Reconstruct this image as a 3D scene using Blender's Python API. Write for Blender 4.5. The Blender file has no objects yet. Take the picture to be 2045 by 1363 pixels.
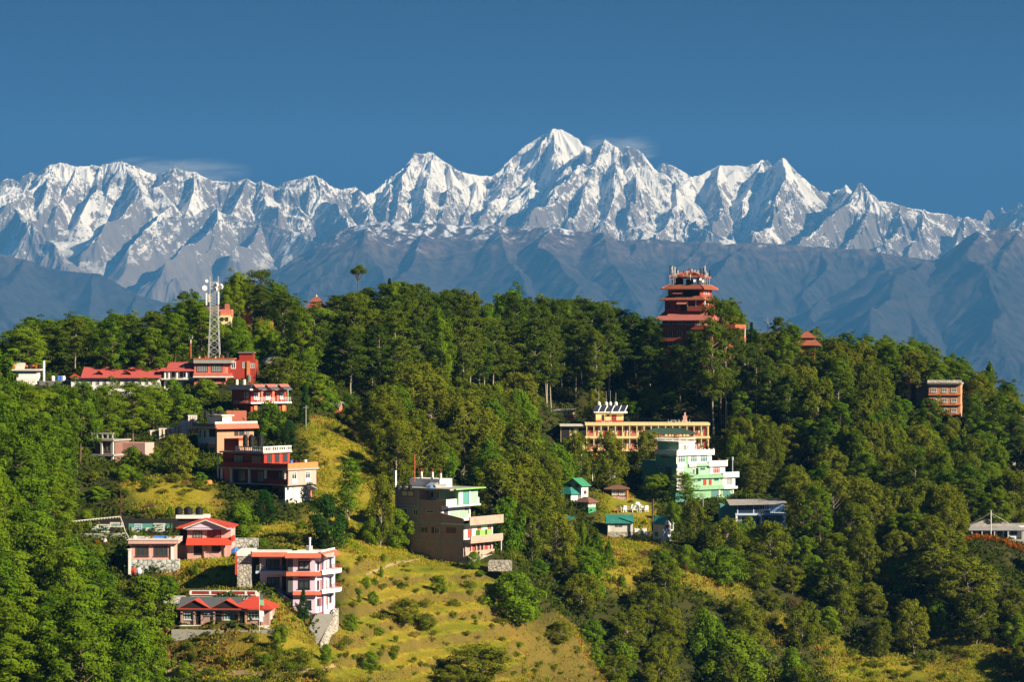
import bpy, bmesh, math, random
import numpy as np
from mathutils import Vector, Matrix, noise as mnoise

# ------------------------------------------------------------------ camera, sky, sun, exposure
scene = bpy.context.scene
W_IMG, H_IMG, F = 2045.0, 1363.0, 5695.0          # photo size and focal length in photo pixels
CX, CY = W_IMG / 2, H_IMG / 2
cam_d = bpy.data.cameras.new("camera")
cam_d.sensor_width = 36.0
cam_d.lens = 36.0 * F / W_IMG
cam_d.clip_start = 1.0
cam_d.clip_end = 80000.0
cam = bpy.data.objects.new("camera", cam_d)
scene.collection.objects.link(cam)
cam.location = (0, 0, 0)
cam.rotation_euler = (math.radians(90), 0, 0)
scene.camera = cam

SUN_EL, SUN_AZ = math.radians(28.0), math.radians(60.0)   # azimuth measured from behind the camera towards the right
SUN_DIR = Vector((math.cos(SUN_EL) * math.sin(SUN_AZ), -math.cos(SUN_EL) * math.cos(SUN_AZ), math.sin(SUN_EL)))
sun_d = bpy.data.lights.new("sun", 'SUN')
sun_d.energy = 5.0
sun_d.angle = math.radians(0.5)
sun_d.color = (1.0, 0.86, 0.64)
sun = bpy.data.objects.new("sun", sun_d)
scene.collection.objects.link(sun)
sun.rotation_euler = SUN_DIR.to_track_quat('Z', 'Y').to_euler()

world = bpy.data.worlds.new("World")
scene.world = world
world.use_nodes = True
wn, wl = world.node_tree.nodes, world.node_tree.links
wn.clear()
w_out = wn.new('ShaderNodeOutputWorld')
w_bg = wn.new('ShaderNodeBackground')
sky = wn.new('ShaderNodeTexSky')
sky.sky_type = 'NISHITA'
sky.sun_disc = False
sky.sun_elevation = SUN_EL
sky.sun_rotation = math.atan2(SUN_DIR.x, SUN_DIR.y)
sky.altitude = 2100.0
sky.air_density = 1.0
sky.dust_density = 0.3
sky.ozone_density = 3.0
# the air on a dry autumn day at 2000 m is clear down to the ridges: the sky is read a little above the true direction
w_geo = wn.new('ShaderNodeTexCoord')
w_map = wn.new('ShaderNodeMapping'); w_map.vector_type = 'POINT'
w_map.inputs['Scale'].default_value = (1, 1, 2.2)
w_map.inputs['Location'].default_value = (0, 0, 0.30)
w_nrm = wn.new('ShaderNodeVectorMath'); w_nrm.operation = 'NORMALIZE'
w_hsv = wn.new('ShaderNodeHueSaturation')
w_hsv.inputs['Saturation'].default_value = 1.55
w_hsv.inputs['Value'].default_value = 0.7
wl.new(w_geo.outputs['Generated'], w_map.inputs['Vector'])
wl.new(w_map.outputs['Vector'], w_nrm.inputs[0])
wl.new(w_nrm.outputs['Vector'], sky.inputs['Vector'])
wl.new(sky.outputs['Color'], w_hsv.inputs['Color'])
# the clear band over the ranges, opposite the sun, is a deeper blue than the rest of the dome
w_sep = wn.new('ShaderNodeSeparateXYZ'); wl.new(w_geo.outputs['Generated'], w_sep.inputs[0])
w_mr = wn.new('ShaderNodeMapRange'); w_mr.interpolation_type = 'SMOOTHSTEP'
w_mr.inputs[1].default_value = 0.40; w_mr.inputs[2].default_value = 0.16
w_mix = wn.new('ShaderNodeMix'); w_mix.data_type = 'RGBA'; w_mix.blend_type = 'MULTIPLY'
w_mix.inputs[7].default_value = (0.03, 0.15, 0.46, 1)
wl.new(w_sep.outputs['Z'], w_mr.inputs[0]); wl.new(w_mr.outputs[0], w_mix.inputs[0]); wl.new(w_hsv.outputs['Color'], w_mix.inputs[6])
wl.new(w_mix.outputs[2], w_bg.inputs['Color'])
w_bg.inputs['Strength'].default_value = 0.058
wl.new(w_bg.outputs['Background'], w_out.inputs['Surface'])

scene.view_settings.view_transform = 'Standard'
scene.view_settings.look = 'None'
scene.view_settings.gamma = 1.0
scene.view_settings.exposure = 1.1
scene.render.filter_size = 1.15
scene.cycles.use_denoising = True
scene.cycles.max_bounces = 6
scene.cycles.diffuse_bounces = 2
scene.cycles.glossy_bounces = 2
scene.cycles.transmission_bounces = 3
scene.cycles.volume_bounces = 0
scene.cycles.transparent_max_bounces = 6
COL = scene.collection
RNG = np.random.default_rng(7)

# ------------------------------------------------------------------ helpers
def at(px, py, D):
    """world point seen at photo pixel (px, py) at distance D along the view axis"""
    return Vector(((px - CX) / F * D, D, (CY - py) / F * D))

def tag(o, label=None, cat=None, group=None, kind=None):
    if label: o['label'] = label
    if cat: o['category'] = cat
    if group: o['group'] = group
    if kind: o['kind'] = kind
    return o

def link(o, parent=None):
    COL.objects.link(o)
    if parent is not None: o.parent = parent
    return o

def empty(name, loc, rz=0.0, parent=None):
    o = bpy.data.objects.new(name, None)
    o.empty_display_size = 0.5
    link(o, parent)
    o.location = loc
    o.rotation_euler = (0, 0, rz)
    return o

def mesh_from_arrays(name, verts, faces, smooth=False):
    """verts (n,3) array, faces (m,k) int array with constant k"""
    verts = np.asarray(verts, dtype=np.float32); faces = np.asarray(faces, dtype=np.int32)
    me = bpy.data.meshes.new(name)
    k = faces.shape[1]
    me.vertices.add(len(verts)); me.vertices.foreach_set('co', verts.ravel())
    me.loops.add(faces.size); me.loops.foreach_set('vertex_index', faces.ravel())
    me.polygons.add(len(faces))
    me.polygons.foreach_set('loop_start', np.arange(0, faces.size, k, dtype=np.int32))
    me.polygons.foreach_set('loop_total', np.full(len(faces), k, dtype=np.int32))
    me.polygons.foreach_set('use_smooth', np.full(len(faces), smooth, dtype=bool))
    me.update(calc_edges=True)
    return me

def grid_faces(nu, nv):
    i = np.arange(nu * nv).reshape(nv, nu)
    return np.stack([i[:-1, :-1], i[:-1, 1:], i[1:, 1:], i[1:, :-1]], -1).reshape(-1, 4)

class NT:
    """tiny node-tree writer"""
    def __init__(s, name):
        s.mat = bpy.data.materials.new(name); s.mat.use_nodes = True
        s.t = s.mat.node_tree; s.t.nodes.clear()
        s.out = s.t.nodes.new('ShaderNodeOutputMaterial')
    def n(s, typ, **kw):
        nd = s.t.nodes.new('ShaderNode' + typ)
        for k, v in kw.items():
            if k.startswith('i_'):
                key = k[2:]
                key = int(key) if key.isdigit() else key.replace('_', ' ')
                nd.inputs[key].default_value = v
            else: setattr(nd, k, v)
        return nd
    def l(s, a, b): s.t.links.new(a, b)
    def math(s, op, a, b=None, clamp=False):
        nd = s.n('Math', operation=op, use_clamp=clamp)
        for i, v in enumerate((a, b)):
            if v is None: continue
            if isinstance(v, (int, float)): nd.inputs[i].default_value = v
            else: s.l(v, nd.inputs[i])
        return nd.outputs[0]
    def mix(s, fac, a, b, blend='MIX'):
        nd = s.n('Mix', data_type='RGBA', blend_type=blend)
        for i, v in ((0, fac), (6, a), (7, b)):
            if isinstance(v, (int, float)): nd.inputs[i].default_value = v
            elif isinstance(v, (tuple, list)): nd.inputs[i].default_value = (*v[:3], 1)
            else: s.l(v, nd.inputs[i])
        return nd.outputs[2]
    def noise(s, scale, detail=4.0, rough=0.55, vec=None, dist=0.0):
        nd = s.n('TexNoise', i_Scale=scale, i_Detail=detail, i_Roughness=rough, i_Distortion=dist)
        if vec is not None: s.l(vec, nd.inputs['Vector'])
        return nd.outputs['Fac']
    def ramp(s, fac, stops, interp='LINEAR'):
        nd = s.n('ValToRGB'); cr = nd.color_ramp; cr.interpolation = interp
        while len(cr.elements) < len(stops): cr.elements.new(0.5)
        for e, (p, c) in zip(cr.elements, stops):
            e.position = p; e.color = (*c[:3], 1) if isinstance(c, (tuple, list)) else (c, c, c, 1)
        s.l(fac, nd.inputs[0]); return nd.outputs[0]
    def step(s, v, a, b):
        nd = s.n('MapRange', interpolation_type='SMOOTHSTEP'); s.l(v, nd.inputs[0])
        nd.inputs[1].default_value = a; nd.inputs[2].default_value = b
        return nd.outputs[0]
    def bsdf(s, color, rough=0.9, bump=None, bump_strength=0.3, bump_dist=0.05, spec=0.2, metal=0.0):
        p = s.n('BsdfPrincipled')
        if isinstance(color, (tuple, list)): p.inputs['Base Color'].default_value = (*color[:3], 1)
        else: s.l(color, p.inputs['Base Color'])
        if isinstance(rough, (int, float)): p.inputs['Roughness'].default_value = rough
        else: s.l(rough, p.inputs['Roughness'])
        p.inputs['Specular IOR Level'].default_value = spec
        p.inputs['Metallic'].default_value = metal
        if bump is not None:
            b = s.n('Bump', i_Strength=bump_strength, i_Distance=bump_dist); s.l(bump, b.inputs['Height'])
            s.l(b.outputs[0], p.inputs['Normal'])
        s.l(p.outputs[0], s.out.inputs['Surface'])
        return p
# ------------------------------------------------------------------ value noise on arrays
def hash2(ix, iy, seed):
    h = (ix.astype(np.int64) * 374761393 + iy.astype(np.int64) * 668265263 + seed * 2147483647) & 0xFFFFFFFF
    h = ((h ^ (h >> 13)) * 1274126177) & 0xFFFFFFFF
    h = h ^ (h >> 16)
    return (h & 0xFFFF) / 65535.0, ((h >> 16) & 0xFFFF) / 65535.0

def vnoise(x, y, seed=0):
    ix, iy = np.floor(x).astype(np.int64), np.floor(y).astype(np.int64)
    fx, fy = x - ix, y - iy
    fx = fx * fx * (3 - 2 * fx); fy = fy * fy * (3 - 2 * fy)
    a = hash2(ix, iy, seed)[0]; b = hash2(ix + 1, iy, seed)[0]
    c = hash2(ix, iy + 1, seed)[0]; d = hash2(ix + 1, iy + 1, seed)[0]
    return (a * (1 - fx) + b * fx) * (1 - fy) + (c * (1 - fx) + d * fx) * fy

def fbm(x, y, seed=0, octv=4, gain=0.5):
    s, a, t = 0.0, 1.0, 0.0
    for o in range(octv):
        s = s + a * (vnoise(x * 2 ** o + 13.1 * o, y * 2 ** o - 7.7 * o, seed + o) - 0.5); t += a; a *= gain
    return s / t

def blur(A, ry, rx):
    for ax, r in ((0, int(ry)), (1, int(rx))):
        if r < 1: continue
        for _ in range(2):
            pad = [(0, 0), (0, 0)]; pad[ax] = (r + 1, r)
            c = np.cumsum(np.pad(A, pad, mode='edge'), axis=ax)
            n = A.shape[ax]
            A = (np.take(c, range(2 * r + 1, 2 * r + 1 + n), axis=ax) - np.take(c, range(0, n), axis=ax)) / (2 * r + 1)
    return A

# ------------------------------------------------------------------ far mountains
def ridge_height(X, Y, lines, s1, L, s0):
    """height = highest of all ridge lines minus a concave fall with distance"""
    best = np.full(X.shape, -1e9)
    for ln in lines:
        P = np.array([tuple(at(*p[:2], p[2] * 1000.0)) for p in ln])
        for a, b in zip(P[:-1], P[1:]):
            d = b - a; l2 = d[0] ** 2 + d[1] ** 2 + 1e-6
            t = np.clip(((X - a[0]) * d[0] + (Y - a[1]) * d[1]) / l2, 0, 1)
            dist = np.hypot(X - a[0] - t * d[0], Y - a[1] - t * d[1])
            h = a[2] + t * d[2] - (s1 * L * (1 - np.exp(-dist / L)) + s0 * dist)
            best = np.maximum(best, h)
    return best

def gullies(X, Y, H, dx, dy, lam, amp, seed, keep=None):
    """stripes that run down the fall line, blended over random cells: water- and avalanche-cut flutes"""
    gy, gx = np.gradient(blur(H, 0.45 * lam / dy, 0.45 * lam / dx), dy, dx)
    sl = np.hypot(gx, gy) + 1e-6
    sx, sy = -gy / sl, gx / sl
    cell = lam * 2.2
    u, v = X / cell, Y / cell
    iu, iv = np.floor(u).astype(np.int64), np.floor(v).astype(np.int64)
    C = np.zeros_like(H); S = np.zeros_like(H)
    for du in (-1, 0, 1):
        for dv in (-1, 0, 1):
            rx, ry = hash2(iu + du, iv + dv, seed)
            vx, vy = X - (iu + du + rx) * cell, Y - (iv + dv + ry) * cell
            w = np.maximum(np.exp(-(vx * vx + vy * vy) / (cell * cell * 0.45)) - 0.02, 0)
            ph = (vx * sx + vy * sy) * (2 * math.pi / lam)
            C += w * np.cos(ph); S += w * np.sin(ph)
    m = np.hypot(C, S) + 1e-4
    r = C / m
    g = 1 - 2 * np.sqrt(np.clip((1 - r) / 2, 0, 1))
    k = np.clip(sl / 0.7, 0, 1.2) * np.clip(m * 2.5, 0, 1)
    out = amp * g * k
    return H + (out if keep is None else out * keep)

def build_range(name, lines, x_half, y0, y1, nx, ny, prof, octs, seed, mat, rough=60.0, label=None, smooth=False):
    xs = np.linspace(-x_half, x_half, nx); ys = np.linspace(y0, y1, ny)
    dx, dy = xs[1] - xs[0], ys[1] - ys[0]
    X, Y = np.meshgrid(xs, ys)
    wx = X + 140 * fbm(X / 500, Y / 500, seed + 11, 3); wy = Y + 140 * fbm(X / 500, Y / 500, seed + 17, 3)
    H0 = ridge_height(X, Y, lines[:1], 3.0, 400, 0.4)
    H = ridge_height(wx * 0.5 + X * 0.5, wy, lines, *prof)
    near = np.clip((H - H0) / 150.0, 0.25, 1.0)     # calmer right on the skyline
    H = H + rough * fbm(X / 420, Y / 420, seed, 4) * near
    q = np.clip((fbm(X / 1500 + 3.3, Y / 1500, seed + 5, 3) + 0.16) / 0.3, 0, 1)
    calm = 0.22 + 0.95 * q * q * (3 - 2 * q)          # broad snowfields and glaciers between the fluted faces
    for i, (lam, amp) in enumerate(octs):
        H = gullies(X, Y, H, dx, dy, lam, amp, seed + 31 * i, calm if i > 1 else near * (calm if i else 1))
    me = mesh_from_arrays(name, np.stack([X, Y, H], -1).reshape(-1, 3), grid_faces(nx, ny), smooth=smooth)
    me.materials.append(mat)
    o = link(bpy.data.objects.new(name, me))
    tag(o, kind='structure', label=label)
    return o

def mat_snow():
    t = NT('snow_rock')
    geo = t.n('NewGeometry'); sep = t.n('SeparateXYZ'); t.l(geo.outputs['Position'], sep.inputs[0])
    nz = t.n('SeparateXYZ'); t.l(geo.outputs['True Normal'], nz.inputs[0])
    mp = t.n('Mapping'); mp.inputs['Scale'].default_value = (1, 1, 0.4); t.l(geo.outputs['Position'], mp.inputs['Vector'])
    n1 = t.noise(0.0022, 6, 0.65, mp.outputs[0])
    n2 = t.noise(0.011, 5, 0.75, mp.outputs[0])
    n3 = t.noise(0.05, 3, 0.7, mp.outputs[0])
    # snow lies on all but the steepest faces; lower down only on gentle ground
    alt = t.math('DIVIDE', sep.outputs['Z'], 1000.0)
    v = t.math('ADD', nz.outputs['Z'], t.math('MULTIPLY', t.math('SUBTRACT', n1, 0.5), 1.7))
    v = t.math('ADD', v, t.math('MULTIPLY', t.math('SUBTRACT', n2, 0.5), 1.3))
    v = t.math('ADD', v, t.math('MULTIPLY', t.math('SUBTRACT', n3, 0.5), 0.85))
    v = t.math('ADD', v, t.math('MULTIPLY', t.math('SUBTRACT', alt, 1.4), 0.42))
    snow = t.step(v, 0.50, 0.66)
    line = t.math('ADD', alt, t.math('MULTIPLY', t.math('SUBTRACT', n1, 0.5), 0.7))
    snow = t.math('MULTIPLY', snow, t.step(line, 0.66, 1.0))
    rock = t.mix(n2, (0.09, 0.075, 0.065), (0.32, 0.25, 0.19))
    col = t.mix(snow, rock, (0.94, 0.88, 0.78))
    t.bsdf(col, 0.9, spec=0.1)
    return t.mat

def mat_brown():
    t = NT('brown_slope')
    geo = t.n('NewGeometry'); sep = t.n('SeparateXYZ'); t.l(geo.outputs['Position'], sep.inputs[0])
    nz = t.n('SeparateXYZ'); t.l(geo.outputs['True Normal'], nz.inputs[0])
    n1 = t.noise(0.003, 6, 0.65, geo.outputs['Position'])
    n2 = t.step(t.noise(0.012, 6, 0.75, geo.outputs['Position']), 0.38, 0.62)
    alt = t.math('DIVIDE', sep.outputs['Z'], 1000.0)
    a2 = t.math('ADD', alt, t.math('MULTIPLY', t.math('SUBTRACT', n1, 0.5), 0.5))
    grass = t.mix(n2, (0.065, 0.045, 0.038), (0.19, 0.125, 0.09))
    forest = t.mix(n2, (0.030, 0.028, 0.026), (0.060, 0.050, 0.044))  # low forest kept this dark so the slopes fade as if in valley haze
    col = t.mix(t.step(a2, 0.5, 1.0), forest, grass)
    snow = t.math('MULTIPLY', t.step(t.math('ADD', a2, t.math('MULTIPLY', n2, 0.25)), 1.05, 1.2), t.step(nz.outputs['Z'], 0.3, 0.6))
    col = t.mix(snow, col, (0.85, 0.85, 0.85))
    t.bsdf(col, 0.95, spec=0.05)
    return t.mat

crest = [(-260,395,29.6),(-150,392,29.6),(-60,385,29.6),(0,366,29.5),(15,352,29.5),(35,357,29.5),(62,343,29.5),(75,347,29.5),(100,328,29.5),(120,325,29.5),(155,331,29.5),(200,327,29.6),(245,322,29.5),(265,332,29.5),(285,336,29.6),(320,347,29.7),
 (352,336,29.5),(372,346,29.5),(395,349,29.5),(420,359,29.6),(445,361,29.6),(470,363,29.5),(493,356,29.5),(510,366,29.5),(520,361,29.5),(550,374,29.6),(565,363,29.6),(600,358,29.6),(634,351,29.6),(655,360,29.6),(672,374,29.7),(690,376,29.7),(712,371,29.8),(735,388,29.9),(750,382,30.0),
 (785,352,30.2),(820,322,30.4),(830,304,30.5),(866,302,30.5),(890,322,30.5),(915,342,30.5),(957,348,30.6),(985,348,30.7),(1020,315,30.9),(1060,287,31.0),(1095,258,31.0),(1105,250,31.0),(1122,252,31.0),(1140,265,31.0),(1160,290,31.0),(1172,299,30.8)]
crest2 = [(1130,360,29.3),(1172,299,29.9),(1190,287,30.0),(1210,277,30.0),(1228,287,30.0),(1238,292,30.0),(1255,284,30.0),(1275,300,30.0),(1285,312,30.0),(1310,345,30.0),(1340,372,30.0)]
hump = [(1250,400,32.6),(1305,345,32.6),(1322,326,32.6),(1345,335,32.6),(1383,350,32.6),(1420,380,32.6)]
crest3 = [(1350,372,29.7),(1383,352,30.2),(1400,345,30.2),(1420,335,30.3),(1440,329,30.3),(1490,330,30.3),(1510,322,30.3),(1525,313,30.4),(1540,325,30.2),(1558,316,30.0),(1575,330,30.0),(1590,352,30.0),(1615,372,30.0),(1640,390,30.0),(1660,395,30.2),(1672,384,30.3),(1690,382,30.3),(1700,380,29.4),
 (1717,364,29.0),(1740,386,29.0),(1760,398,29.0),(1800,408,29.0),(1850,425,29.0),(1900,434,29.2),(1915,430,29.6),(1960,440,30.2),(1985,425,30.4),(2015,422,30.4),(2045,405,30.0),(2100,385,29.8),(2200,360,29.8),(2300,350,29.8)]
spurs = [
 [(1105,250,31),(1109,290,30.6),(1118,345,30.1),(1122,365,29.8)],
 [(1095,258,31),(1078,300,30.7),(1066,335,30.4),(1058,375,30.0)],
 [(1020,315,30.9),(1012,350,30.4),(1000,385,29.9),(960,410,29.3)],
 [(1130,360,29.3),(1100,385,28.9),(1075,410,28.5),(1055,445,28.0)],
 [(1210,277,30.0),(1190,320,29.7),(1175,350,29.4),(1165,400,28.9),(1130,450,28.2)],
 [(1228,287,30),(1235,340,29.5),(1225,385,29.1),(1205,430,28.5)],
 [(1255,284,30),(1272,345,29.5),(1268,385,29.1),(1255,420,28.7)],
 [(1350,372,29.7),(1352,400,29.2),(1330,440,28.6),(1310,470,28.1)],
 [(1352,400,29.2),(1385,440,28.7),(1420,478,28.1)],
 [(1440,329,30.3),(1432,370,29.9),(1445,410,29.4),(1425,440,28.9)],
 [(1525,313,30.4),(1500,360,29.9),(1480,400,29.5)],
 [(1558,316,30),(1570,350,29.6),(1555,400,29.1),(1540,445,28.6),(1500,475,28.1)],
 [(1615,372,30),(1612,410,29.5),(1625,445,28.9)],
 [(1717,364,29),(1700,400,28.7),(1660,430,28.4),(1620,465,27.9),(1590,490,27.5)],
 [(1740,386,29),(1735,430,28.5),(1700,470,28.0)],
 [(1800,408,29),(1795,440,28.5),(1770,480,27.9)],
 [(1850,425,29),(1835,460,28.5),(1815,490,28.0)],
 [(1915,430,29.6),(1925,455,29.0),(1900,480,28.4)],
 [(120,325,29.5),(60,370,29.1),(25,395,28.7),(45,440,28.2),(110,485,27.6)],
 [(200,327,29.6),(190,380,29.1),(160,420,28.7)],
 [(155,331,29.5),(130,380,29.1),(110,420,28.7)],
 [(245,322,29.5),(275,365,29.1),(282,395,28.7),(240,430,28.3),(200,465,27.9)],
 [(352,336,29.5),(322,375,29.1),(345,400,28.7),(300,450,28.1),(260,490,27.6)],
 [(395,349,29.5),(385,390,29.0),(370,420,28.6)],
 [(330,430,28.2),(400,412,28.3),(440,412,28.4),(520,440,28.2),(600,465,27.9),(640,490,27.4)],
 [(440,412,28.4),(430,450,27.8),(380,490,27.3),(330,520,26.9)],
 [(520,440,28.2),(500,480,27.6),(460,510,27.2)],
 [(520,361,29.5),(530,395,29.1),(560,430,28.6)],
 [(493,356,29.5),(480,390,29.1),(470,410,28.8)],
 [(634,351,29.6),(640,390,29.2),(690,420,28.7),(700,450,28.2)],
 [(565,363,29.6),(590,400,29.2),(620,440,28.6)],
 [(712,371,29.8),(735,410,29.3),(740,440,28.8)],
 [(785,352,30.2),(780,390,29.7),(770,425,29.2)],
 [(830,304,30.5),(812,345,30.1),(800,390,29.6),(790,430,29.0)],
 [(866,302,30.5),(858,345,30.0),(848,390,29.5),(850,430,28.9)],
 [(890,322,30.5),(905,360,30.1),(890,400,29.6),(880,440,29.0)],
 [(957,348,30.6),(940,390,30.1),(925,430,29.4)],
 [(100,328,29.5),(95,380,29.0)],[(-60,385,29.6),(-40,430,28.9),(0,470,28.2)],
]
build_range('snow_range', [crest + crest2[1:2] + crest3[:0], crest2, hump, crest3] + spurs, 6900, 26300, 33600, 1500, 560,
            (0.95, 520.0, 0.36), [(620, 72), (300, 30), (140, 12), (66, 5.5), (36, 3)], 3, mat_snow(), 170.0)

bc = [(-260,470,23.6),(-150,480,23.6),(0,505,23.6),(60,520,23.6),(120,538,23.5),(190,548,23.4),(230,562,23.3),(280,590,23.2),(330,606,23.2),(400,596,23.3),(470,582,23.4),(540,560,23.6),(600,522,23.8),(650,488,24.0),(700,458,24.0),(740,442,24.0),(790,440,24.0),(850,446,24.0),(920,448,24.0),(1000,450,24.0),(1060,458,23.9),
      (1110,452,23.8),(1150,461,23.8),(1200,466,23.8),(1230,481,23.8),(1280,478,23.8),(1340,483,23.8),(1400,480,23.8),(1450,487,23.8),(1500,480,23.8),(1560,488,23.8),(1640,492,23.8),(1700,498,23.8),(1760,503,23.8),(1830,515,23.8),(1900,525,23.8),(2000,520,23.8),(2300,520,23.8)]
bc2 = [(1560,640,22.6),(1650,590,22.7),(1720,560,22.7),(1780,540,22.8),(1830,520,22.8),(1870,503,22.8),(1920,480,22.8),(1960,468,22.8),(2000,463,22.8),(2045,458,22.8),(2150,440,22.8),(2300,430,22.8)]
rr = random.Random(5)
bsp = []
for ln, step in ((bc, 2), (bc2, 2)):
    for p in ln[1::step]:
        x, y, d = p; pts = [p]; s = rr.choice((-1, -1, 1))
        for k in range(5):
            x += s * rr.uniform(8, 46); y += rr.uniform(28, 62); d -= rr.uniform(0.45, 0.75)
            if rr.random() < 0.3: s = -s
            pts.append((x, y, d))
        bsp.append(pts)
        if rr.random() < 0.6:
            x, y, d = pts[2]; q = [pts[2]]
            for k in range(3):
                x -= s * rr.uniform(20, 50); y += rr.uniform(30, 60); d -= rr.uniform(0.4, 0.6); q.append((x, y, d))
            bsp.append(q)
build_range('brown_ridge', [bc, bc2] + bsp, 5400, 14800, 25500, 1200, 700, (0.30, 900.0, 0.36), [(800, 26), (380, 16), (180, 8), (84, 4.5), (44, 2)], 9, mat_brown(), 200.0, smooth=True)

# valley floor far below, between the near hill and the ranges
vm = NT('valley_forest'); g = vm.n('NewGeometry')
vm.bsdf(vm.mix(vm.noise(0.004, 5, 0.6, g.outputs['Position']), (0.03, 0.05, 0.015), (0.10, 0.09, 0.05)), 0.95, spec=0.05)
vx = np.linspace(-16000, 16000, 90); vy = np.linspace(1100, 27000, 90)
VX, VY = np.meshgrid(vx, vy)
VZ = -640 + 260 * fbm(VX / 2600, VY / 2600, 77, 4)
vme = mesh_from_arrays('valley_floor', np.stack([VX, VY, VZ], -1).reshape(-1, 3), grid_faces(90, 90), True)
vme.materials.append(vm.mat)
tag(link(bpy.data.objects.new('valley_floor', vme)), kind='structure')
# ------------------------------------------------------------------ the near hill
CP = [(0,1363,405),(100,1363,415),(200,1363,428),(300,1363,448),(400,1363,455),(480,1363,452),(650,1352,452),
 (340,1262,469),(440,1260,468),(540,1257,469),(440,1345,461),(330,1345,466),(600,1350,452),(300,1262,476),(560,1275,466),(620,1234,480),(655,1236,480),(640,1280,474),(560,1205,479),(500,1167,486),
 (420,1140,492),(420,1162,487),(430,1190,480),(350,1147,494),(305,1148,493),(240,1115,510),(410,1122,503),(470,1118,505),
 (200,1089,525),(245,1087,525),(200,1070,532),(300,1070,532),(150,1000,548),(200,985,550),(330,1000,547),(400,960,562),(330,930,575),(250,935,577),
 (530,992,556),(590,1032,550),(622,1022,553),(430,968,563),(480,1080,530),(560,1070,526),(620,1090,521),(560,1105,500),(690,1100,522),(700,1000,567),(700,900,602),(640,862,620),
 (390,912,590),(515,902,592),(215,927,582),(455,830,612),(580,835,610),(310,882,597),(350,862,607),(200,792,640),(300,792,640),(430,764,641),(500,768,645),(50,772,640),(0,792,637),(425,717,662),
 (0,1200,440),(0,1000,500),(0,880,565),(130,962,548),(100,1150,470),(200,1205,470),(240,1162,492),(130,1250,448),
 (0,722,690),(100,702,700),(250,702,700),(350,685,702),(480,655,708),(560,655,718),(640,650,737),(720,642,752),(850,690,762),(950,700,770),(1100,717,780),(1250,722,780),(1400,722,768),(1480,718,768),
 (1090,817,732),(900,800,702),(800,850,662),(950,842,692),(860,950,627),(960,1000,612),(1060,1050,602),(1160,802,747),(1300,802,752),(1450,832,745),
 (1130,907,720),(1270,922,717),(1420,907,722),(1120,840,741),(1300,838,745),(1290,997,683),(1400,1014,677),(1475,1012,680),(1200,947,692),(1180,930,702),
 (1150,1024,645),(1185,1022,648),(1235,993,665),(1260,1027,655),(1220,1027,655),(1215,1074,638),(1265,1074,638),(1325,1087,632),(1250,1097,624),(1300,1122,612),(1400,1150,614),(1330,1150,603),
 (1450,1062,655),(1560,1062,655),(1930,1080,665),(2040,1080,668),(1990,1094,655),(1990,1162,630),(1800,842,755),(1910,842,755),
 (1600,717,770),(1700,732,780),(1800,747,786),(1900,792,790),(2000,862,790),(2045,902,790),
 (1560,932,722),(1700,852,738),(1750,1000,702),(1850,1000,717),(1900,950,742),(2000,960,747),(2045,985,737),(1640,1100,657),(1700,1052,690),(1800,1100,667),(1880,1150,640),
 (750,1363,470),(850,1363,482),(950,1363,495),(1100,1363,530),(1200,1363,552),(1300,1363,570),(1400,1363,580),(1500,1363,590),(1600,1363,597),(1700,1363,603),(1850,1363,606),(2045,1363,606),
 (900,1122,545),(930,1124,540),(1003,1112,548),(800,1092,550),(1000,1142,541),(850,1200,521),(1000,1200,533),(750,1150,521),(720,1250,493),(850,1290,500),(1000,1290,515),(1150,1280,545),(1100,1180,576),(1100,1100,596),
 (1250,1250,577),(1400,1250,596),(1550,1200,620),(1700,1200,631),(1650,1290,613),(1850,1250,626),(2045,1250,621),(2045,1150,651),
 (0,1760,345),(500,1760,365),(1000,1760,410),(1500,1760,480),(2045,1760,505)]
cpw = [tuple(at(*c)) for c in CP]
for x in (-130, -60, 10, 80, 150):
    cpw += [(x, 850, -22 - abs(x - 20) * 0.06), (x, 950, -62), (x, 1150, -190)]
for x, y, z in ((-400,420,-70),(-400,560,-40),(-400,700,-6),(-400,850,-30),(400,450,-110),(400,600,-80),(400,750,-50),(400,900,-80),(-300,200,-140),(300,200,-150),(0,150,-140),(-300,-200,-40),(300,-200,-40),(0,-30,-14),(-400,1150,-220),(400,1150,-230)):
    cpw.append((x, y, z))
cpw = np.array(cpw)

def tps(r2):
    return np.where(r2 > 1e-9, 0.5 * r2 * np.log(np.maximum(r2, 1e-9)), 0.0)
_sc = 100.0
_P = cpw[:, :2] / _sc
_n = len(_P)
_K = tps(((_P[:, None] - _P[None]) ** 2).sum(-1)) + np.eye(_n) * 2e-4
_Q = np.c_[np.ones(_n), _P]
_A = np.zeros((_n + 3, _n + 3)); _A[:_n, :_n] = _K; _A[:_n, _n:] = _Q; _A[_n:, :_n] = _Q.T
_wt = np.linalg.solve(_A, np.r_[cpw[:, 2], 0, 0, 0])

def hill_smooth(X, Y):
    X = np.asarray(X, float); Y = np.asarray(Y, float); sh = X.shape
    p = np.c_[X.ravel(), Y.ravel()] / _sc
    out = np.empty(len(p))
    for i in range(0, len(p), 40000):
        q = p[i:i + 40000]
        out[i:i + 40000] = tps(((q[:, None] - _P[None]) ** 2).sum(-1)) @ _wt[:_n] + np.c_[np.ones(len(q)), q] @ _wt[_n:]
    return out.reshape(sh)

def in_poly(px, py, poly):
    px = np.asarray(px, float); py = np.asarray(py, float)
    r = np.zeros(px.shape, bool); n = len(poly)
    for i in range(n):
        (x1, y1), (x2, y2) = poly[i], poly[(i + 1) % n]
        c = ((y1 > py) != (y2 > py)) & (px < (x2 - x1) * (py - y1) / (y2 - y1 + 1e-12) + x1)
        r ^= c
    return r

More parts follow.
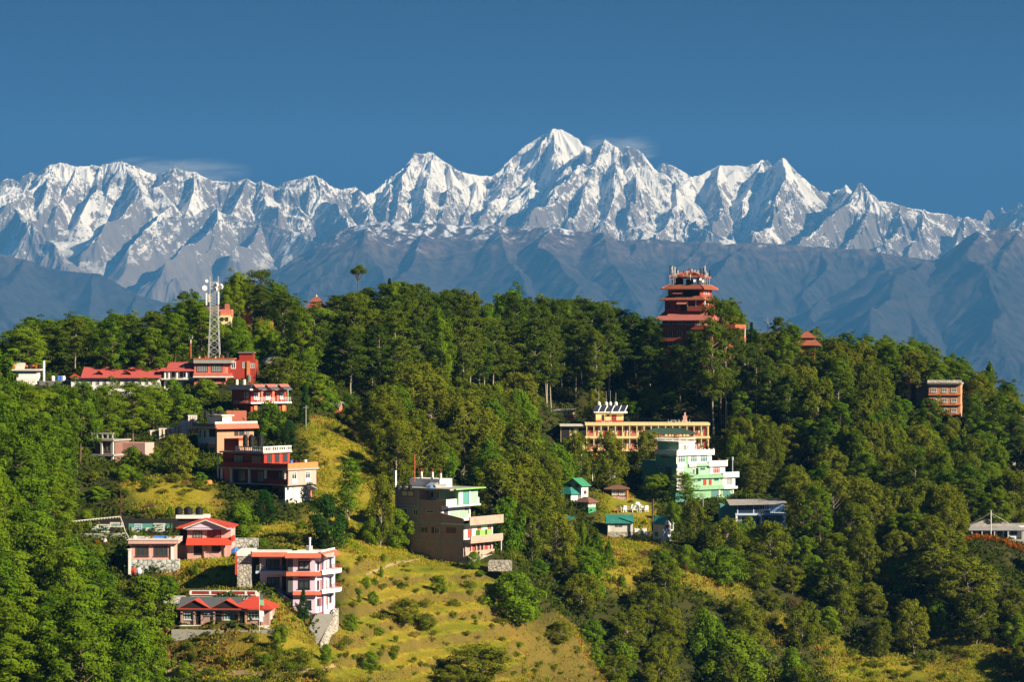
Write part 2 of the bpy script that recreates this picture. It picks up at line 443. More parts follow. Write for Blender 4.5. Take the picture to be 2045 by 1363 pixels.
# open grass, outlined as seen and then laid on the hill
GRASS = {
 'slope': [(610,830),(700,850),(775,940),(800,1030),(840,1090),(1000,1140),(1030,1165),(1010,1190),(1060,1215),(1045,1240),(1140,1250),(1180,1275),(1150,1300),(1205,1318),(1198,1340),(1235,1363),(650,1363),(640,1295),(690,1240),(690,1130),(610,1050),(640,960),(620,900)],
 'mound': [(340,1112),(500,1120),(500,1180),(480,1195),(380,1195),(330,1150)],
 'lawn': [(1195,985),(1300,985),(1330,1100),(1210,1105)],
 'corner': [(1640,1275),(1760,1300),(1900,1340),(2045,1345),(2045,1363),(1650,1363)],
 'garden': [(250,960),(420,945),(440,1035),(340,1040),(250,1000)],
 'bank': [(540,1190),(600,1215),(610,1240),(545,1250)],
 'below': [(500,1040),(610,1050),(640,1110),(480,1100)],
 'cliff': [(290,1262),(600,1262),(655,1290),(655,1363),(290,1363)],
 'gap': [(1190,1100),(1290,1110),(1310,1150),(1230,1190),(1180,1150)],
 'clearing': [(1660,1125),(1790,1120),(1800,1165),(1690,1180)],
 'verge': [(1500,1240),(1570,1225),(1600,1270),(1530,1290)],
 'edge': [(1840,1270),(1960,1275),(2045,1310),(2045,1340),(1900,1330)],
 'shelf': [(1360,1110),(1520,1150),(1480,1200),(1330,1165)],
}
TERR = [(640,1120),(1010,1130),(1060,1200),(1220,1363),(630,1363),(640,1290)]

gx = np.unique(np.r_[np.linspace(-420, -150, 40), np.linspace(-150, 160, 460), np.linspace(160, 420, 40)])
gy = np.unique(np.r_[np.linspace(-220, 340, 40), np.linspace(340, 820, 640), np.linspace(820, 1200, 70)])
GX, GY = np.meshgrid(gx, gy)
GZ = hill_smooth(GX, GY)
GZ += 0.9 * fbm(GX / 14, GY / 14, 5, 4) * np.clip((GY - 300) / 60, 0, 1) + 3.0 * fbm(GX / 60, GY / 60, 8, 2) * np.clip((GY - 780) / 60, 0, 1)
gpx, gpy = CX + GX / np.maximum(GY, 1) * F, CY - GZ / np.maximum(GY, 1) * F
tm = in_poly(gpx, gpy, TERR).astype(float)
tm = blur(tm, 5, 5)
# old farming terraces: level treads and steep risers
STEP = 2.9
q = (GZ + 1.6 * fbm(GX / 22, GY / 22, 21, 3)) / STEP
fr = q - np.floor(q)
st = np.floor(q) + np.where(fr < 0.70, fr * 0.27, 0.189 + (fr - 0.70) / 0.30 * 0.811)
GZ = GZ + tm * ((st - q) * STEP * 0.85)
gmask = np.zeros_like(GZ)
for k, pl in GRASS.items():
    gmask = np.maximum(gmask, in_poly(gpx, gpy, pl).astype(float))
gmask = np.clip(blur(gmask, 3, 3) + 0.25 * fbm(GX / 6, GY / 6, 4, 3), 0, 1)

_dzy, _dzx = np.gradient(GZ, gy, gx)
GN = 1 / np.sqrt(1 + _dzx ** 2 + _dzy ** 2)
def hz_at(X, Y):
    """terrain height by bilinear look-up"""
    X = np.asarray(X, float); Y = np.asarray(Y, float)
    i = np.clip(np.searchsorted(gx, X) - 1, 0, len(gx) - 2); j = np.clip(np.searchsorted(gy, Y) - 1, 0, len(gy) - 2)
    u = np.clip((X - gx[i]) / (gx[i + 1] - gx[i]), 0, 1); v = np.clip((Y - gy[j]) / (gy[j + 1] - gy[j]), 0, 1)
    return (GZ[j, i] * (1 - u) + GZ[j, i + 1] * u) * (1 - v) + (GZ[j + 1, i] * (1 - u) + GZ[j + 1, i + 1] * u) * v

_D = np.arange(360, 860, 0.5)
def ground(px, py):
    """first point of the hill met along the line of sight through a photo pixel"""
    xs = (px - CX) / F * _D; zs = (CY - py) / F * _D
    hit = np.nonzero(hz_at(xs, _D) >= zs)[0]
    D = _D[hit[0]] if len(hit) else 780.0
    return Vector(((px - CX) / F * D, D, float(hz_at((px - CX) / F * D, D))))

def mat_ground():
    t = NT('hill_grass')
    geo = t.n('NewGeometry'); at_ = t.n('Attribute', attribute_name='grass')
    nz = t.n('SeparateXYZ'); t.l(geo.outputs['Normal'], nz.inputs[0])
    P = geo.outputs['Position']
    n0 = t.noise(0.06, 4, 0.6, P); n1 = t.noise(0.35, 5, 0.65, P); n2 = t.noise(2.2, 4, 0.7, P)
    g = t.ramp(t.math('ADD', t.math('MULTIPLY', n0, 0.55), t.math('MULTIPLY', n1, 0.45)),
               [(0.34, (0.12, 0.16, 0.010)), (0.46, (0.26, 0.25, 0.016)), (0.56, (0.40, 0.30, 0.026)), (0.68, (0.45, 0.29, 0.055))])
    g = t.mix(t.math('MULTIPLY', n2, 0.7), g, (0.06, 0.07, 0.010))
    soil = t.mix(n2, (0.035, 0.030, 0.010), (0.20, 0.125, 0.045))
    steep = t.step(t.math('ADD', nz.outputs['Z'], t.math('MULTIPLY', t.math('SUBTRACT', n1, 0.5), 0.5)), 0.88, 0.66)
    g = t.mix(t.math('MULTIPLY', steep, 0.7), g, soil)
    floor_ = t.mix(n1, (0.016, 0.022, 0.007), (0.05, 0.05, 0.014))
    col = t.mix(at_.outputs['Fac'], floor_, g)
    t.bsdf(col, 0.95, bump=n2, bump_strength=0.8, bump_dist=0.4, spec=0.1)
    return t.mat
gme = mesh_from_arrays('hillside', np.stack([GX, GY, GZ], -1).reshape(-1, 3), grid_faces(len(gx), len(gy)), True)
ga = gme.attributes.new('grass', 'FLOAT', 'POINT'); ga.data.foreach_set('value', gmask.ravel().astype(np.float32))
gme.materials.append(mat_ground())
tag(link(bpy.data.objects.new('hillside', gme)), kind='structure')
# ------------------------------------------------------------------ tree and bush meshes
def unit(v): return v / np.maximum(np.linalg.norm(v, axis=-1, keepdims=True), 1e-9)

class Leaves:
    """leaf tufts as small diamonds, each with its own tint"""
    def __init__(s, rng): s.rng = rng; s.V = []; s.T = []
    def add(s, pos, nrm, size, aspect=0.45, droop=None, tint=None):
        n = len(pos); r = s.rng
        nrm = unit(nrm)
        t = r.normal(size=(n, 3))
        if droop is not None: t = t * 0.5 + droop
        t = unit(t - nrm * (t * nrm).sum(1, keepdims=True))
        b = np.cross(nrm, t)
        L = (size * r.uniform(0.6, 1.35, n))[:, None]; Wd = L * aspect * r.uniform(0.7, 1.3, n)[:, None]
        v = np.stack([pos - t * L * 0.5, pos + b * Wd * 0.5 + nrm * 0.05 * L, pos + t * L * 0.5, pos - b * Wd * 0.5 + nrm * 0.05 * L], 1)
        s.V.append(v.reshape(-1, 3))
        tt = r.uniform(0, 1, n) if tint is None else np.clip(tint + r.normal(0, 0.22, n), 0, 1)
        s.T.append(np.repeat(tt, 4))
    def clump(s, c, rad, n, size, aspect=0.45, jitter=0.6, up=0.25, tint=None, droop=None):
        r = s.rng
        d = unit(r.normal(size=(n, 3)) + np.array([0, 0, up]))
        k = r.uniform(0.55, 1.08, n)[:, None]
        rad = np.asarray(rad, float)
        c = np.asarray(c, float); co = unit(np.array([c[0], c[1], 0.4 * math.hypot(c[0], c[1]) + 0.15]))
        s.add(c + d * rad * k, unit(d / rad) * 0.75 + co * 0.45 + r.normal(size=(n, 3)) * jitter * 0.75, size, aspect, droop, r.uniform(0.2, 0.8) if tint is None else tint)
    def mesh(s, name, mat):
        V = np.concatenate(s.V); F_ = np.arange(len(V)).reshape(-1, 4)
        me = mesh_from_arrays(name, V, F_, False)
        a = me.attributes.new('tint', 'FLOAT', 'POINT'); a.data.foreach_set('value', np.concatenate(s.T).astype(np.float32))
        me.materials.append(mat)
        return me

class Tubes:
    def __init__(s): s.V = []; s.Fc = []; s.n = 0
    def add(s, pts, rads, k=5):
        pts = np.asarray(pts, float); m = len(pts)
        tan = unit(np.gradient(pts, axis=0))
        ref = np.array([0.31, 0.17, 0.93]) if abs(tan[0][2]) < 0.8 else np.array([0.95, 0.2, 0.1])
        u = unit(np.cross(tan, ref)); w = np.cross(tan, u)
        a = np.arange(k) * 2 * math.pi / k
        ring = pts[:, None] + (u[:, None] * np.cos(a)[None, :, None] + w[:, None] * np.sin(a)[None, :, None]) * np.asarray(rads, float)[:, None, None]
        s.V.append(ring.reshape(-1, 3))
        i = s.n + np.arange(m * k).reshape(m, k); j = np.roll(i, -1, axis=1)
        s.Fc.append(np.stack([i[:-1], j[:-1], j[1:], i[1:]], -1).reshape(-1, 4))
        s.n += m * k
    def mesh(s, name, mat):
        me = mesh_from_arrays(name, np.concatenate(s.V), np.concatenate(s.Fc), True)
        me.materials.append(mat); return me

def mat_leaf(name, dark, light, warm, trans=0.17):
    t = NT(name)
    at_ = t.n('Attribute', attribute_name='tint'); oi = t.n('ObjectInfo')
    c = t.mix(at_.outputs['Fac'], dark, light)
    c = t.mix(t.math('MULTIPLY', oi.outputs['Random'], 0.65), c, warm)
    r2 = t.math('FRACT', t.math('MULTIPLY', oi.outputs['Random'], 7.31))
    c = t.mix(t.math('MULTIPLY', r2, 0.4), c, t.mix(1.0, c, (0.34, 0.40, 0.5), 'MULTIPLY'))
    df = t.n('BsdfDiffuse', i_Roughness=0.6); t.l(c, df.inputs['Color'])
    tr = t.n('BsdfTranslucent'); t.l(t.mix(0.5, c, (light[0] * 1.5, light[1] * 1.5, light[2]), 'MIX'), tr.inputs['Color'])
    m = t.n('MixShader'); m.inputs[0].default_value = trans
    t.l(df.outputs[0], m.inputs[1]); t.l(tr.outputs[0], m.inputs[2]); t.l(m.outputs[0], t.out.inputs['Surface'])
    return t.mat

def mat_bark(name, a, b):
    t = NT(name); g = t.n('TexCoord')
    mp = t.n('Mapping'); mp.inputs['Scale'].default_value = (1, 1, 0.25); t.l(g.outputs['Object'], mp.inputs['Vector'])
    n = t.noise(4.0, 4, 0.65, mp.outputs[0])
    t.bsdf(t.mix(n, a, b), 0.9, bump=n, bump_strength=0.6, bump_dist=0.05, spec=0.1); return t.mat

ML = {
 'pine':  mat_leaf('pine_needles', (0.019, 0.052, 0.005), (0.159, 0.285, 0.012), (0.215, 0.280, 0.012)),
 'tall':  mat_leaf('dark_foliage', (0.014, 0.036, 0.006), (0.112, 0.185, 0.012), (0.150, 0.185, 0.014)),
 'alder': mat_leaf('olive_foliage', (0.034, 0.060, 0.006), (0.210, 0.265, 0.015), (0.235, 0.235, 0.018)),
 'leafy': mat_leaf('bright_foliage', (0.031, 0.085, 0.006), (0.172, 0.320, 0.014), (0.232, 0.30, 0.014), 0.2),
 'dark':  mat_leaf('deep_green_foliage', (0.007, 0.030, 0.007), (0.034, 0.105, 0.014), (0.034, 0.085, 0.012)),
 'bush':  mat_leaf('bush_foliage', (0.047, 0.085, 0.007), (0.198, 0.26, 0.018), (0.215, 0.20, 0.022), 0.2),
 'undergrowth': mat_leaf('undergrowth_leaves', (0.012, 0.030, 0.004), (0.085, 0.125, 0.011), (0.09, 0.11, 0.016)),  # leaves darkened to put the deep shade under the crowns into their colour
 'purple': mat_leaf('purple_blossom', (0.04, 0.02, 0.03), (0.22, 0.06, 0.14), (0.14, 0.05, 0.06)),
 'rust':  mat_leaf('dry_twigs', (0.10, 0.055, 0.03), (0.30, 0.15, 0.085), (0.26, 0.16, 0.09)),
 'orange': mat_leaf('orange_blossom', (0.10, 0.06, 0.01), (0.60, 0.22, 0.010), (0.52, 0.15, 0.01)),
}
MB_ = {'pale': mat_bark('pale_bark', (0.20, 0.17, 0.12), (0.42, 0.37, 0.28)), 'brown': mat_bark('brown_bark', (0.06, 0.042, 0.028), (0.17, 0.12, 0.08))}

def limb(tb, rng, a, b, r0, sag=0.0, k=4):
    a = np.asarray(a, float); b = np.asarray(b, float)
    m = (a + b) / 2 + rng.normal(0, 0.12, 3) * np.linalg.norm(b - a) * 0.5 + np.array([0, 0, sag])
    tb.add([a, m, b], [r0, r0 * 0.65, r0 * 0.25], k)

def trunk_pts(rng, H, lean=0.03, wig=0.02, n=7):
    z = np.linspace(-1.5, H, n); o = np.cumsum(rng.normal(0, wig * H / n * 2, (n, 2)), 0) + np.outer(z / H, rng.normal(0, lean * H, 2))
    o -= o[1]
    return np.c_[o, z]

def interp(pts, z):
    return np.array([np.interp(z, pts[:, 2], pts[:, 0]), np.interp(z, pts[:, 2], pts[:, 1]), z])

def make_pine(seed, H=18., W=8.5, base=0.26, nb=40, leaf=0.5):
    """broad pine: rounded irregular head of needle tufts on up-swept boughs"""
    rng = np.random.default_rng(seed); lv = Leaves(rng); tb = Tubes()
    P = trunk_pts(rng, H * 0.96); tb.add(P, np.interp(P[:, 2], [-1.5, H], [0.30, 0.05]), 7)
    for i in range(nb):
        t = (i + rng.uniform(0, 1)) / nb
        z = H * (base + (0.98 - base) * t)
        prof = math.sin(math.pi * min(1, (t * 0.80 + 0.16))) ** 0.75
        R = W / 2 * prof * rng.uniform(0.45, 1.08)
        th = i * 2.399 + rng.uniform(-0.5, 0.5)
        c = interp(P, z) + np.array([math.cos(th) * R, math.sin(th) * R, R * 0.12])
        limb(tb, rng, interp(P, max(0, z - R * 0.35)), c, 0.09)
        s = rng.uniform(0.85, 1.5) * W / 9
        lv.clump(c, (s * 1.15, s * 1.15, s * 0.8), int(165 * s), leaf, 0.42, 0.42, 0.55)
        if rng.random() < 0.6:
            lv.clump(c + rng.normal(0, 0.9, 3) * s, (s * .7, s * .7, s * .55), int(75 * s), leaf, 0.42, 0.45, 0.5)
    return tb, lv

def make_tall(seed, H=24., W=6.5, base=0.36, nb=46, leaf=0.5):
    """tall thin-limbed forest tree, long bare stem, loose layered crown"""
    rng = np.random.default_rng(seed); lv = Leaves(rng); tb = Tubes()
    P = trunk_pts(rng, H * 0.97, 0.02, 0.02, 9); tb.add(P, np.interp(P[:, 2], [-1.5, H], [0.24, 0.04]), 7)
    for i in range(nb):
        t = (i + rng.uniform(0, 1)) / nb
        z = H * (base + (0.99 - base) * t)
        R = W / 2 * (0.42 + 0.75 * math.sin(math.pi * min(1, t * 0.85 + 0.1))) * rng.uniform(0.35, 1.0) * (1 if t < 0.9 else 0.6)
        th = i * 2.399 + rng.uniform(-0.8, 0.8)
        c = interp(P, z) + np.array([math.cos(th) * R, math.sin(th) * R, R * rng.uniform(-0.1, 0.35)])
        limb(tb, rng, interp(P, max(0, z - R * 0.5)), c, 0.07)
        s = rng.uniform(0.7, 1.3)
        lv.clump(c, (s * 1.2, s * 1.2, s * 0.75), int(105 * s), leaf, 0.45, 0.6, 0.3)
        for _ in range(2):
            lv.clump(c + rng.normal(0, 1.0, 3) * np.array([1, 1, .5]), (s * .8, s * .8, s * .6), int(46 * s), leaf, 0.45, 0.65, 0.3)
    return tb, lv

def make_alder(seed, H=13., W=8., base=0.14, nb=62, leaf=0.46):
    """airy small-leaved tree: many thin shoots, the sky and stems show through"""
    rng = np.random.default_rng(seed); lv = Leaves(rng); tb = Tubes()
    P = trunk_pts(rng, H * 0.9, 0.04, 0.03); tb.add(P, np.interp(P[:, 2], [-1.5, H], [0.19, 0.03]), 6)
    for i in range(nb):
        t = (i + rng.uniform(0, 1)) / nb
        z = H * (base + (0.97 - base) * t)
        R = W / 2 * (0.25 + 0.85 * math.sin(math.pi * min(1, t * 0.78 + 0.16))) * math.sqrt(rng.uniform(0.1, 1.1))
        th = i * 2.399 + rng.uniform(-0.9, 0.9)
        c = interp(P, z) + np.array([math.cos(th) * R, math.sin(th) * R, R * 0.1])
        limb(tb, rng, interp(P, max(0.2, z - R * 0.7)), c, 0.05)
        s = rng.uniform(0.7, 1.25) * W / 8
        lv.clump(c, (s * 1.05, s * 1.05, s * 0.95), int(110 * s), leaf, 0.5, 0.7, 0.35)
        lv.clump(c + rng.normal(0, 0.8, 3), (s * .9, s * .9, s * .7), int(55 * s), leaf, 0.5, 0.8, 0.3)
    return tb, lv

def make_leafy(seed, H=9., W=7.5, base=0.05, nb=44, leaf=0.42):
    """dense broad-leaved tree with bright rounded masses"""
    rng = np.random.default_rng(seed); lv = Leaves(rng); tb = Tubes()
    P = trunk_pts(rng, H * 0.75, 0.04, 0.03); tb.add(P, np.interp(P[:, 2], [-1.5, H], [0.17, 0.03]), 6)
    for i in range(nb):
        t = (i + rng.uniform(0, 1)) / nb
        z = H * (base + (0.92 - base) * t)
        th = i * 2.399 + rng.uniform(-0.5, 0.5)
        R = W / 2 * math.sin(math.pi * min(1, t * 0.72 + 0.24)) ** 0.7 * rng.uniform(0.35, 1.02) * (1 + 0.32 * math.sin(2 * th + seed) * math.sin(5 * t + seed))
        c = interp(P, z) + np.array([math.cos(th) * R, math.sin(th) * R, 0])
        limb(tb, rng, interp(P, max(0.2, z - R * 0.6)), c, 0.05)
        s = rng.uniform(0.6, 1.35) * W / 8
        lv.clump(c, (s * 1.15, s * 1.15, s), int(140 * s), leaf, 0.6, 0.45, 0.5)
    return tb, lv

def make_cone(seed, H=8., W=3., nb=40, leaf=0.34, plume=False):
    """narrow cone: cypress, or a young pine with upright plumes"""
    rng = np.random.default_rng(seed); lv = Leaves(rng); tb = Tubes()
    P = trunk_pts(rng, H * 0.97, 0.01, 0.008); tb.add(P, np.interp(P[:, 2], [-1.5, H], [0.13, 0.02]), 6)
    for i in range(nb):
        t = (i + rng.uniform(0, 1)) / nb
        z = H * (0.06 + 0.92 * t)
        R = W / 2 * (1 - t) ** 0.75 * rng.uniform(0.4, 1.0)
        th = i * 2.399 + rng.uniform(-0.5, 0.5)
        c = interp(P, z) + np.array([math.cos(th) * R, math.sin(th) * R, 0])
        s = W / 3 * rng.uniform(0.4, 0.65) * (1.15 - 0.6 * t)
        if plume:
            limb(tb, rng, interp(P, max(0.1, z - R * 0.5)), c, 0.03)
            lv.clump(c + np.array([0, 0, s]), (s * 0.55, s * 0.55, s * 1.7), int(80 * s + 20), leaf * 1.3, 0.25, 0.5, 0.5, droop=np.array([0, 0, 1.5]))
        else:
            lv.clump(c, (s, s, s * 1.2), int(110 * s + 20), leaf, 0.5, 0.5, 0.3)
    return tb, lv

def make_bush(seed, H=2.2, W=3., nb=11, leaf=0.28, jit=0.7):
    rng = np.random.default_rng(seed); lv = Leaves(rng); tb = Tubes()
    for i in range(nb):
        th = rng.uniform(0, 6.28); R = W / 2 * math.sqrt(rng.uniform(0.02, 0.7)); z = H * rng.uniform(0.3, 0.8) * (1 - 0.5 * (R / (W / 2)) ** 2)
        c = np.array([math.cos(th) * R, math.sin(th) * R, z])
        limb(tb, rng, (c[0] * 0.2, c[1] * 0.2, -0.5), c, 0.03)
        s = rng.uniform(0.4, 0.75) * W / 3
        lv.clump(c, (s, s, s * 0.85), int(85 * s + 10), leaf, 0.5, jit, 0.4)
    return tb, lv

def make_bare(seed, H=4.5, W=4.5):
    rng = np.random.default_rng(seed); lv = Leaves(rng); tb = Tubes()
    for i in range(26):
        th = rng.uniform(0, 6.28); R = W / 2 * math.sqrt(rng.uniform(0.05, 1)); z = H * (1 - 0.45 * (R / (W / 2)) ** 2) * rng.uniform(0.6, 1)
        c = np.array([math.cos(th) * R, math.sin(th) * R, z])
        limb(tb, rng, (0, 0, -0.5), c, 0.045)
        lv.clump(c - np.array([0, 0, .3]), (.6, .6, .7), 46, 0.42, 0.13, 0.9, 0.3)
    return tb, lv

def make_flat(seed, H=14., W=8., base=0.72, nb=14):
    """old pine whose head is a flat tilted umbrella on a bare stem"""
    rng = np.random.default_rng(seed); lv = Leaves(rng); tb = Tubes()
    P = trunk_pts(rng, H * 0.95, 0.03, 0.05, 9); tb.add(P, np.interp(P[:, 2], [-1.5, H], [0.26, 0.08]), 7)
    for i in range(nb):
        th = i * 2.399; R = W / 2 * math.sqrt((i + 0.5) / nb) * rng.uniform(0.7, 1)
        z = H * (0.97 - (1 - base) * rng.uniform(0.1, 0.8) * (R / (W / 2) + 0.2))
        c = interp(P, z) + np.array([math.cos(th) * R, math.sin(th) * R, 0])
        limb(tb, rng, interp(P, H * base * rng.uniform(0.92, 1.05)), c, 0.09)
        s = rng.uniform(0.8, 1.3) * W / 8
        lv.clump(c, (s * 1.3, s * 1.3, s * 0.6), int(120 * s), 0.45, 0.42, 0.55, 0.4)
    return tb, lv

PROTO = {}
def proto(kind, variants, H, W, name, cat, leafmat, bark):
    PROTO[kind] = dict(H=H, W=W, name=name, cat=cat, v=[(tb.mesh(name + '_trunk', MB_[bark]), lv.mesh(name + '_crown', ML[leafmat])) for tb, lv in variants])
proto('pine', [make_pine(s) for s in (1, 2, 3, 4)], 18., 8.5, 'pine_tree', 'tree', 'pine', 'brown')
proto('tall', [make_tall(s) for s in (11, 12, 13, 14, 15)], 24., 6.5, 'tall_tree', 'tree', 'tall', 'pale')
proto('alder', [make_alder(s) for s in (21, 22, 23, 24)], 13., 8., 'alder_tree', 'tree', 'alder', 'pale')
proto('leafy', [make_leafy(s) for s in (31, 32, 33, 34)], 9., 7.5, 'broadleaf_tree', 'tree', 'leafy', 'brown')
proto('deep', [make_leafy(s, leaf=0.38) for s in (36, 37)], 9., 7.5, 'dark_broadleaf_tree', 'tree', 'dark', 'brown')
proto('cypress', [make_cone(41)], 8., 3., 'cypress_tree', 'tree', 'dark', 'brown')
proto('plume', [make_cone(s, 9., 4.2, 46, 0.4, True) for s in (43, 44)], 9., 4.2, 'young_pine_tree', 'tree', 'leafy', 'brown')
proto('flat', [make_flat(51), make_flat(52)], 14., 8., 'umbrella_pine_tree', 'tree', 'tall', 'brown')
proto('slim', [make_tall(s, 14., 3.4, 0.22, 26, 0.42) for s in (61, 62)], 14., 3.4, 'slender_tree', 'tree', 'leafy', 'pale')
proto('bush', [make_bush(s) for s in (71, 72, 73, 74)], 2.4, 3., 'bush', 'bush', 'bush', 'brown')
proto('bare', [make_bare(81), make_bare(82)], 4.5, 4.5, 'bare_shrub', 'shrub', 'rust', 'brown')
proto('flower', [make_bush(91, 1.4, 2.6, 12, 0.24, 0.9)], 1.5, 2.6, 'flowering_shrub', 'shrub', 'orange', 'brown')

proto('purple', [make_bush(93, 2.2, 3.2, 14, 0.3, 0.9)], 2.4, 3.2, 'flowering_shrub', 'shrub', 'purple', 'brown')

def plant(kind, pos, H, W, label, group=None, rng=RNG, v=None):
    p = PROTO[kind]
    tm_, cm_ = p['v'][int(rng.integers(len(p['v']))) if v is None else v]
    r = empty(p['name'], pos, float(rng.uniform(0, 6.28)))
    r.scale = (W / p['W'], W / p['W'], H / p['H'])
    link(bpy.data.objects.new('trunk', tm_), r); link(bpy.data.objects.new('crown', cm_), r)
    tag(r, label, p['cat'], group)
    return r
# ------------------------------------------------------------------ building kit
class MB:
    def __init__(s): s.v = []; s.f = []
    def poly8(s, c):
        i = len(s.v); s.v += [tuple(p) for p in c]
        s.f += [(i, i + 3, i + 2, i + 1), (i + 4, i + 5, i + 6, i + 7), (i, i + 1, i + 5, i + 4), (i + 1, i + 2, i + 6, i + 5), (i + 2, i + 3, i + 7, i + 6), (i + 3, i, i + 4, i + 7)]
        return s
    def box(s, x0, x1, y0, y1, z0, z1):
        x0, x1 = min(x0, x1), max(x0, x1); y0, y1 = min(y0, y1), max(y0, y1); z0, z1 = min(z0, z1), max(z0, z1)
        return s.poly8([(x0, y0, z0), (x1, y0, z0), (x1, y1, z0), (x0, y1, z0), (x0, y0, z1), (x1, y0, z1), (x1, y1, z1), (x0, y1, z1)])
    def ob(s, p, u, a0, a1, d0, d1, z0, z1):
        """box on a wall: a along the wall from p in direction u, d outwards"""
        ux, uy = u; nx, ny = uy, -ux
        q = lambda a, d, z: (p[0] + ux * a + nx * d, p[1] + uy * a + ny * d, z)
        return s.poly8([q(a0, d1, z0), q(a1, d1, z0), q(a1, d0, z0), q(a0, d0, z0), q(a0, d1, z1), q(a1, d1, z1), q(a1, d0, z1), q(a0, d0, z1)])
    def prism(s, pts, z0, z1):
        """counter-clockwise outline pts"""
        i = len(s.v); n = len(pts)
        s.v += [(x, y, z0) for x, y in pts] + [(x, y, z1) for x, y in pts]
        s.f += [tuple(range(i + n - 1, i - 1, -1)), tuple(range(i + n, i + 2 * n))]
        s.f += [(i + k, i + (k + 1) % n, i + n + (k + 1) % n, i + n + k) for k in range(n)]
        return s
    def gable(s, x0, x1, y0, y1, z0, z1, axis='x', th=0.14, over=0.0):
        """two roof slabs, ridge along axis"""
        if axis == 'x':
            ym = (y0 + y1) / 2
            A = [(x0, y0, z0), (x1, y0, z0), (x1, ym, z1), (x0, ym, z1)]; B = [(x0, ym, z1), (x1, ym, z1), (x1, y1, z0), (x0, y1, z0)]
        else:
            xm = (x0 + x1) / 2
            A = [(xm, y0, z1), (xm, y1, z1), (x0, y1, z0), (x0, y0, z0)]; B = [(x1, y0, z0), (x1, y1, z0), (xm, y1, z1), (xm, y0, z1)]
        for q in (A, B): s.poly8([(a, b, c - th) for a, b, c in q] + q)
        return s
    def gable_wall(s, x0, x1, y0, y1, z0, z1, axis='x'):
        i = len(s.v)
        if axis == 'x':
            ym = (y0 + y1) / 2; s.v += [(x0, y0, z0), (x1, y0, z0), (x1, y1, z0), (x0, y1, z0), (x0, ym, z1), (x1, ym, z1)]
            s.f += [(i, i + 4, i + 3), (i + 1, i + 2, i + 5), (i, i + 1, i + 5, i + 4), (i + 2, i + 3, i + 4, i + 5), (i + 3, i + 2, i + 1, i)]
        else:
            xm = (x0 + x1) / 2; s.v += [(x0, y0, z0), (x1, y0, z0), (x1, y1, z0), (x0, y1, z0), (xm, y0, z1), (xm, y1, z1)]
            s.f += [(i, i + 1, i + 4), (i + 2, i + 3, i + 5), (i + 1, i + 2, i + 5, i + 4), (i + 3, i, i + 4, i + 5), (i + 3, i + 2, i + 1, i)]
        return s
    def hip(s, x0, x1, y0, y1, z0, z1, inset=None, top=None, th=0.15):
        """hipped roof with a ridge (or a small flat top) and a fascia"""
        w, d = x1 - x0, y1 - y0; k = min(w, d) / 2 * 0.995 if inset is None else inset
        i = len(s.v)
        s.v += [(x0, y0, z0 - th), (x1, y0, z0 - th), (x1, y1, z0 - th), (x0, y1, z0 - th), (x0, y0, z0), (x1, y0, z0), (x1, y1, z0), (x0, y1, z0), (x0 + k, y0 + k, z1), (x1 - k, y0 + k, z1), (x1 - k, y1 - k, z1), (x0 + k, y1 - k, z1)]
        s.f += [(i + 3, i + 2, i + 1, i)] + [(i + a, i + (a + 1) % 4, i + 4 + (a + 1) % 4, i + 4 + a) for a in range(4)] + [(i + 4 + a, i + 4 + (a + 1) % 4, i + 8 + (a + 1) % 4, i + 8 + a) for a in range(4)] + [(i + 8, i + 9, i + 10, i + 11)]
        return s
    def bar(s, a, b, r, k=4):
        a, b = Vector(a), Vector(b); d = (b - a).normalized(); ref = Vector((0, 0, 1)) if abs(d.z) < 0.9 else Vector((1, 0, 0))
        u = d.cross(ref).normalized(); w = d.cross(u); i = len(s.v)
        for p in (a, b):
            for q in range(k):
                t = 2 * math.pi * (q + 0.5) / k; s.v.append(tuple(p + u * math.cos(t) * r + w * math.sin(t) * r))
        s.f += [(i + q, i + (q + 1) % k, i + k + (q + 1) % k, i + k + q) for q in range(k)] + [tuple(range(i + k - 1, i - 1, -1)), tuple(range(i + k, i + 2 * k))]
        return s
    def lathe(s, c, prof, k=14):
        """prof: (radius, z) from bottom to top"""
        i = len(s.v); m = len(prof)
        for r, z in prof:
            for q in range(k):
                t = 2 * math.pi * q / k; s.v.append((c[0] + r * math.cos(t), c[1] + r * math.sin(t), c[2] + z))
        s.f += [(i + j * k + q, i + j * k + (q + 1) % k, i + (j + 1) * k + (q + 1) % k, i + (j + 1) * k + q) for j in range(m - 1) for q in range(k)]
        s.f += [tuple(range(i + k - 1, i - 1, -1)), tuple(range(i + (m - 1) * k, i + m * k))]
        return s
    def obj(s, name, mat, parent=None, label=None):
        me = bpy.data.meshes.new(name); me.from_pydata(s.v, [], s.f); me.update()
        bm = bmesh.new(); bm.from_mesh(me); bmesh.ops.recalc_face_normals(bm, faces=bm.faces); bm.to_mesh(me); bm.free()
        me.materials.append(mat)
        o = link(bpy.data.objects.new(name, me), parent)
        if label: o['label'] = label
        return o

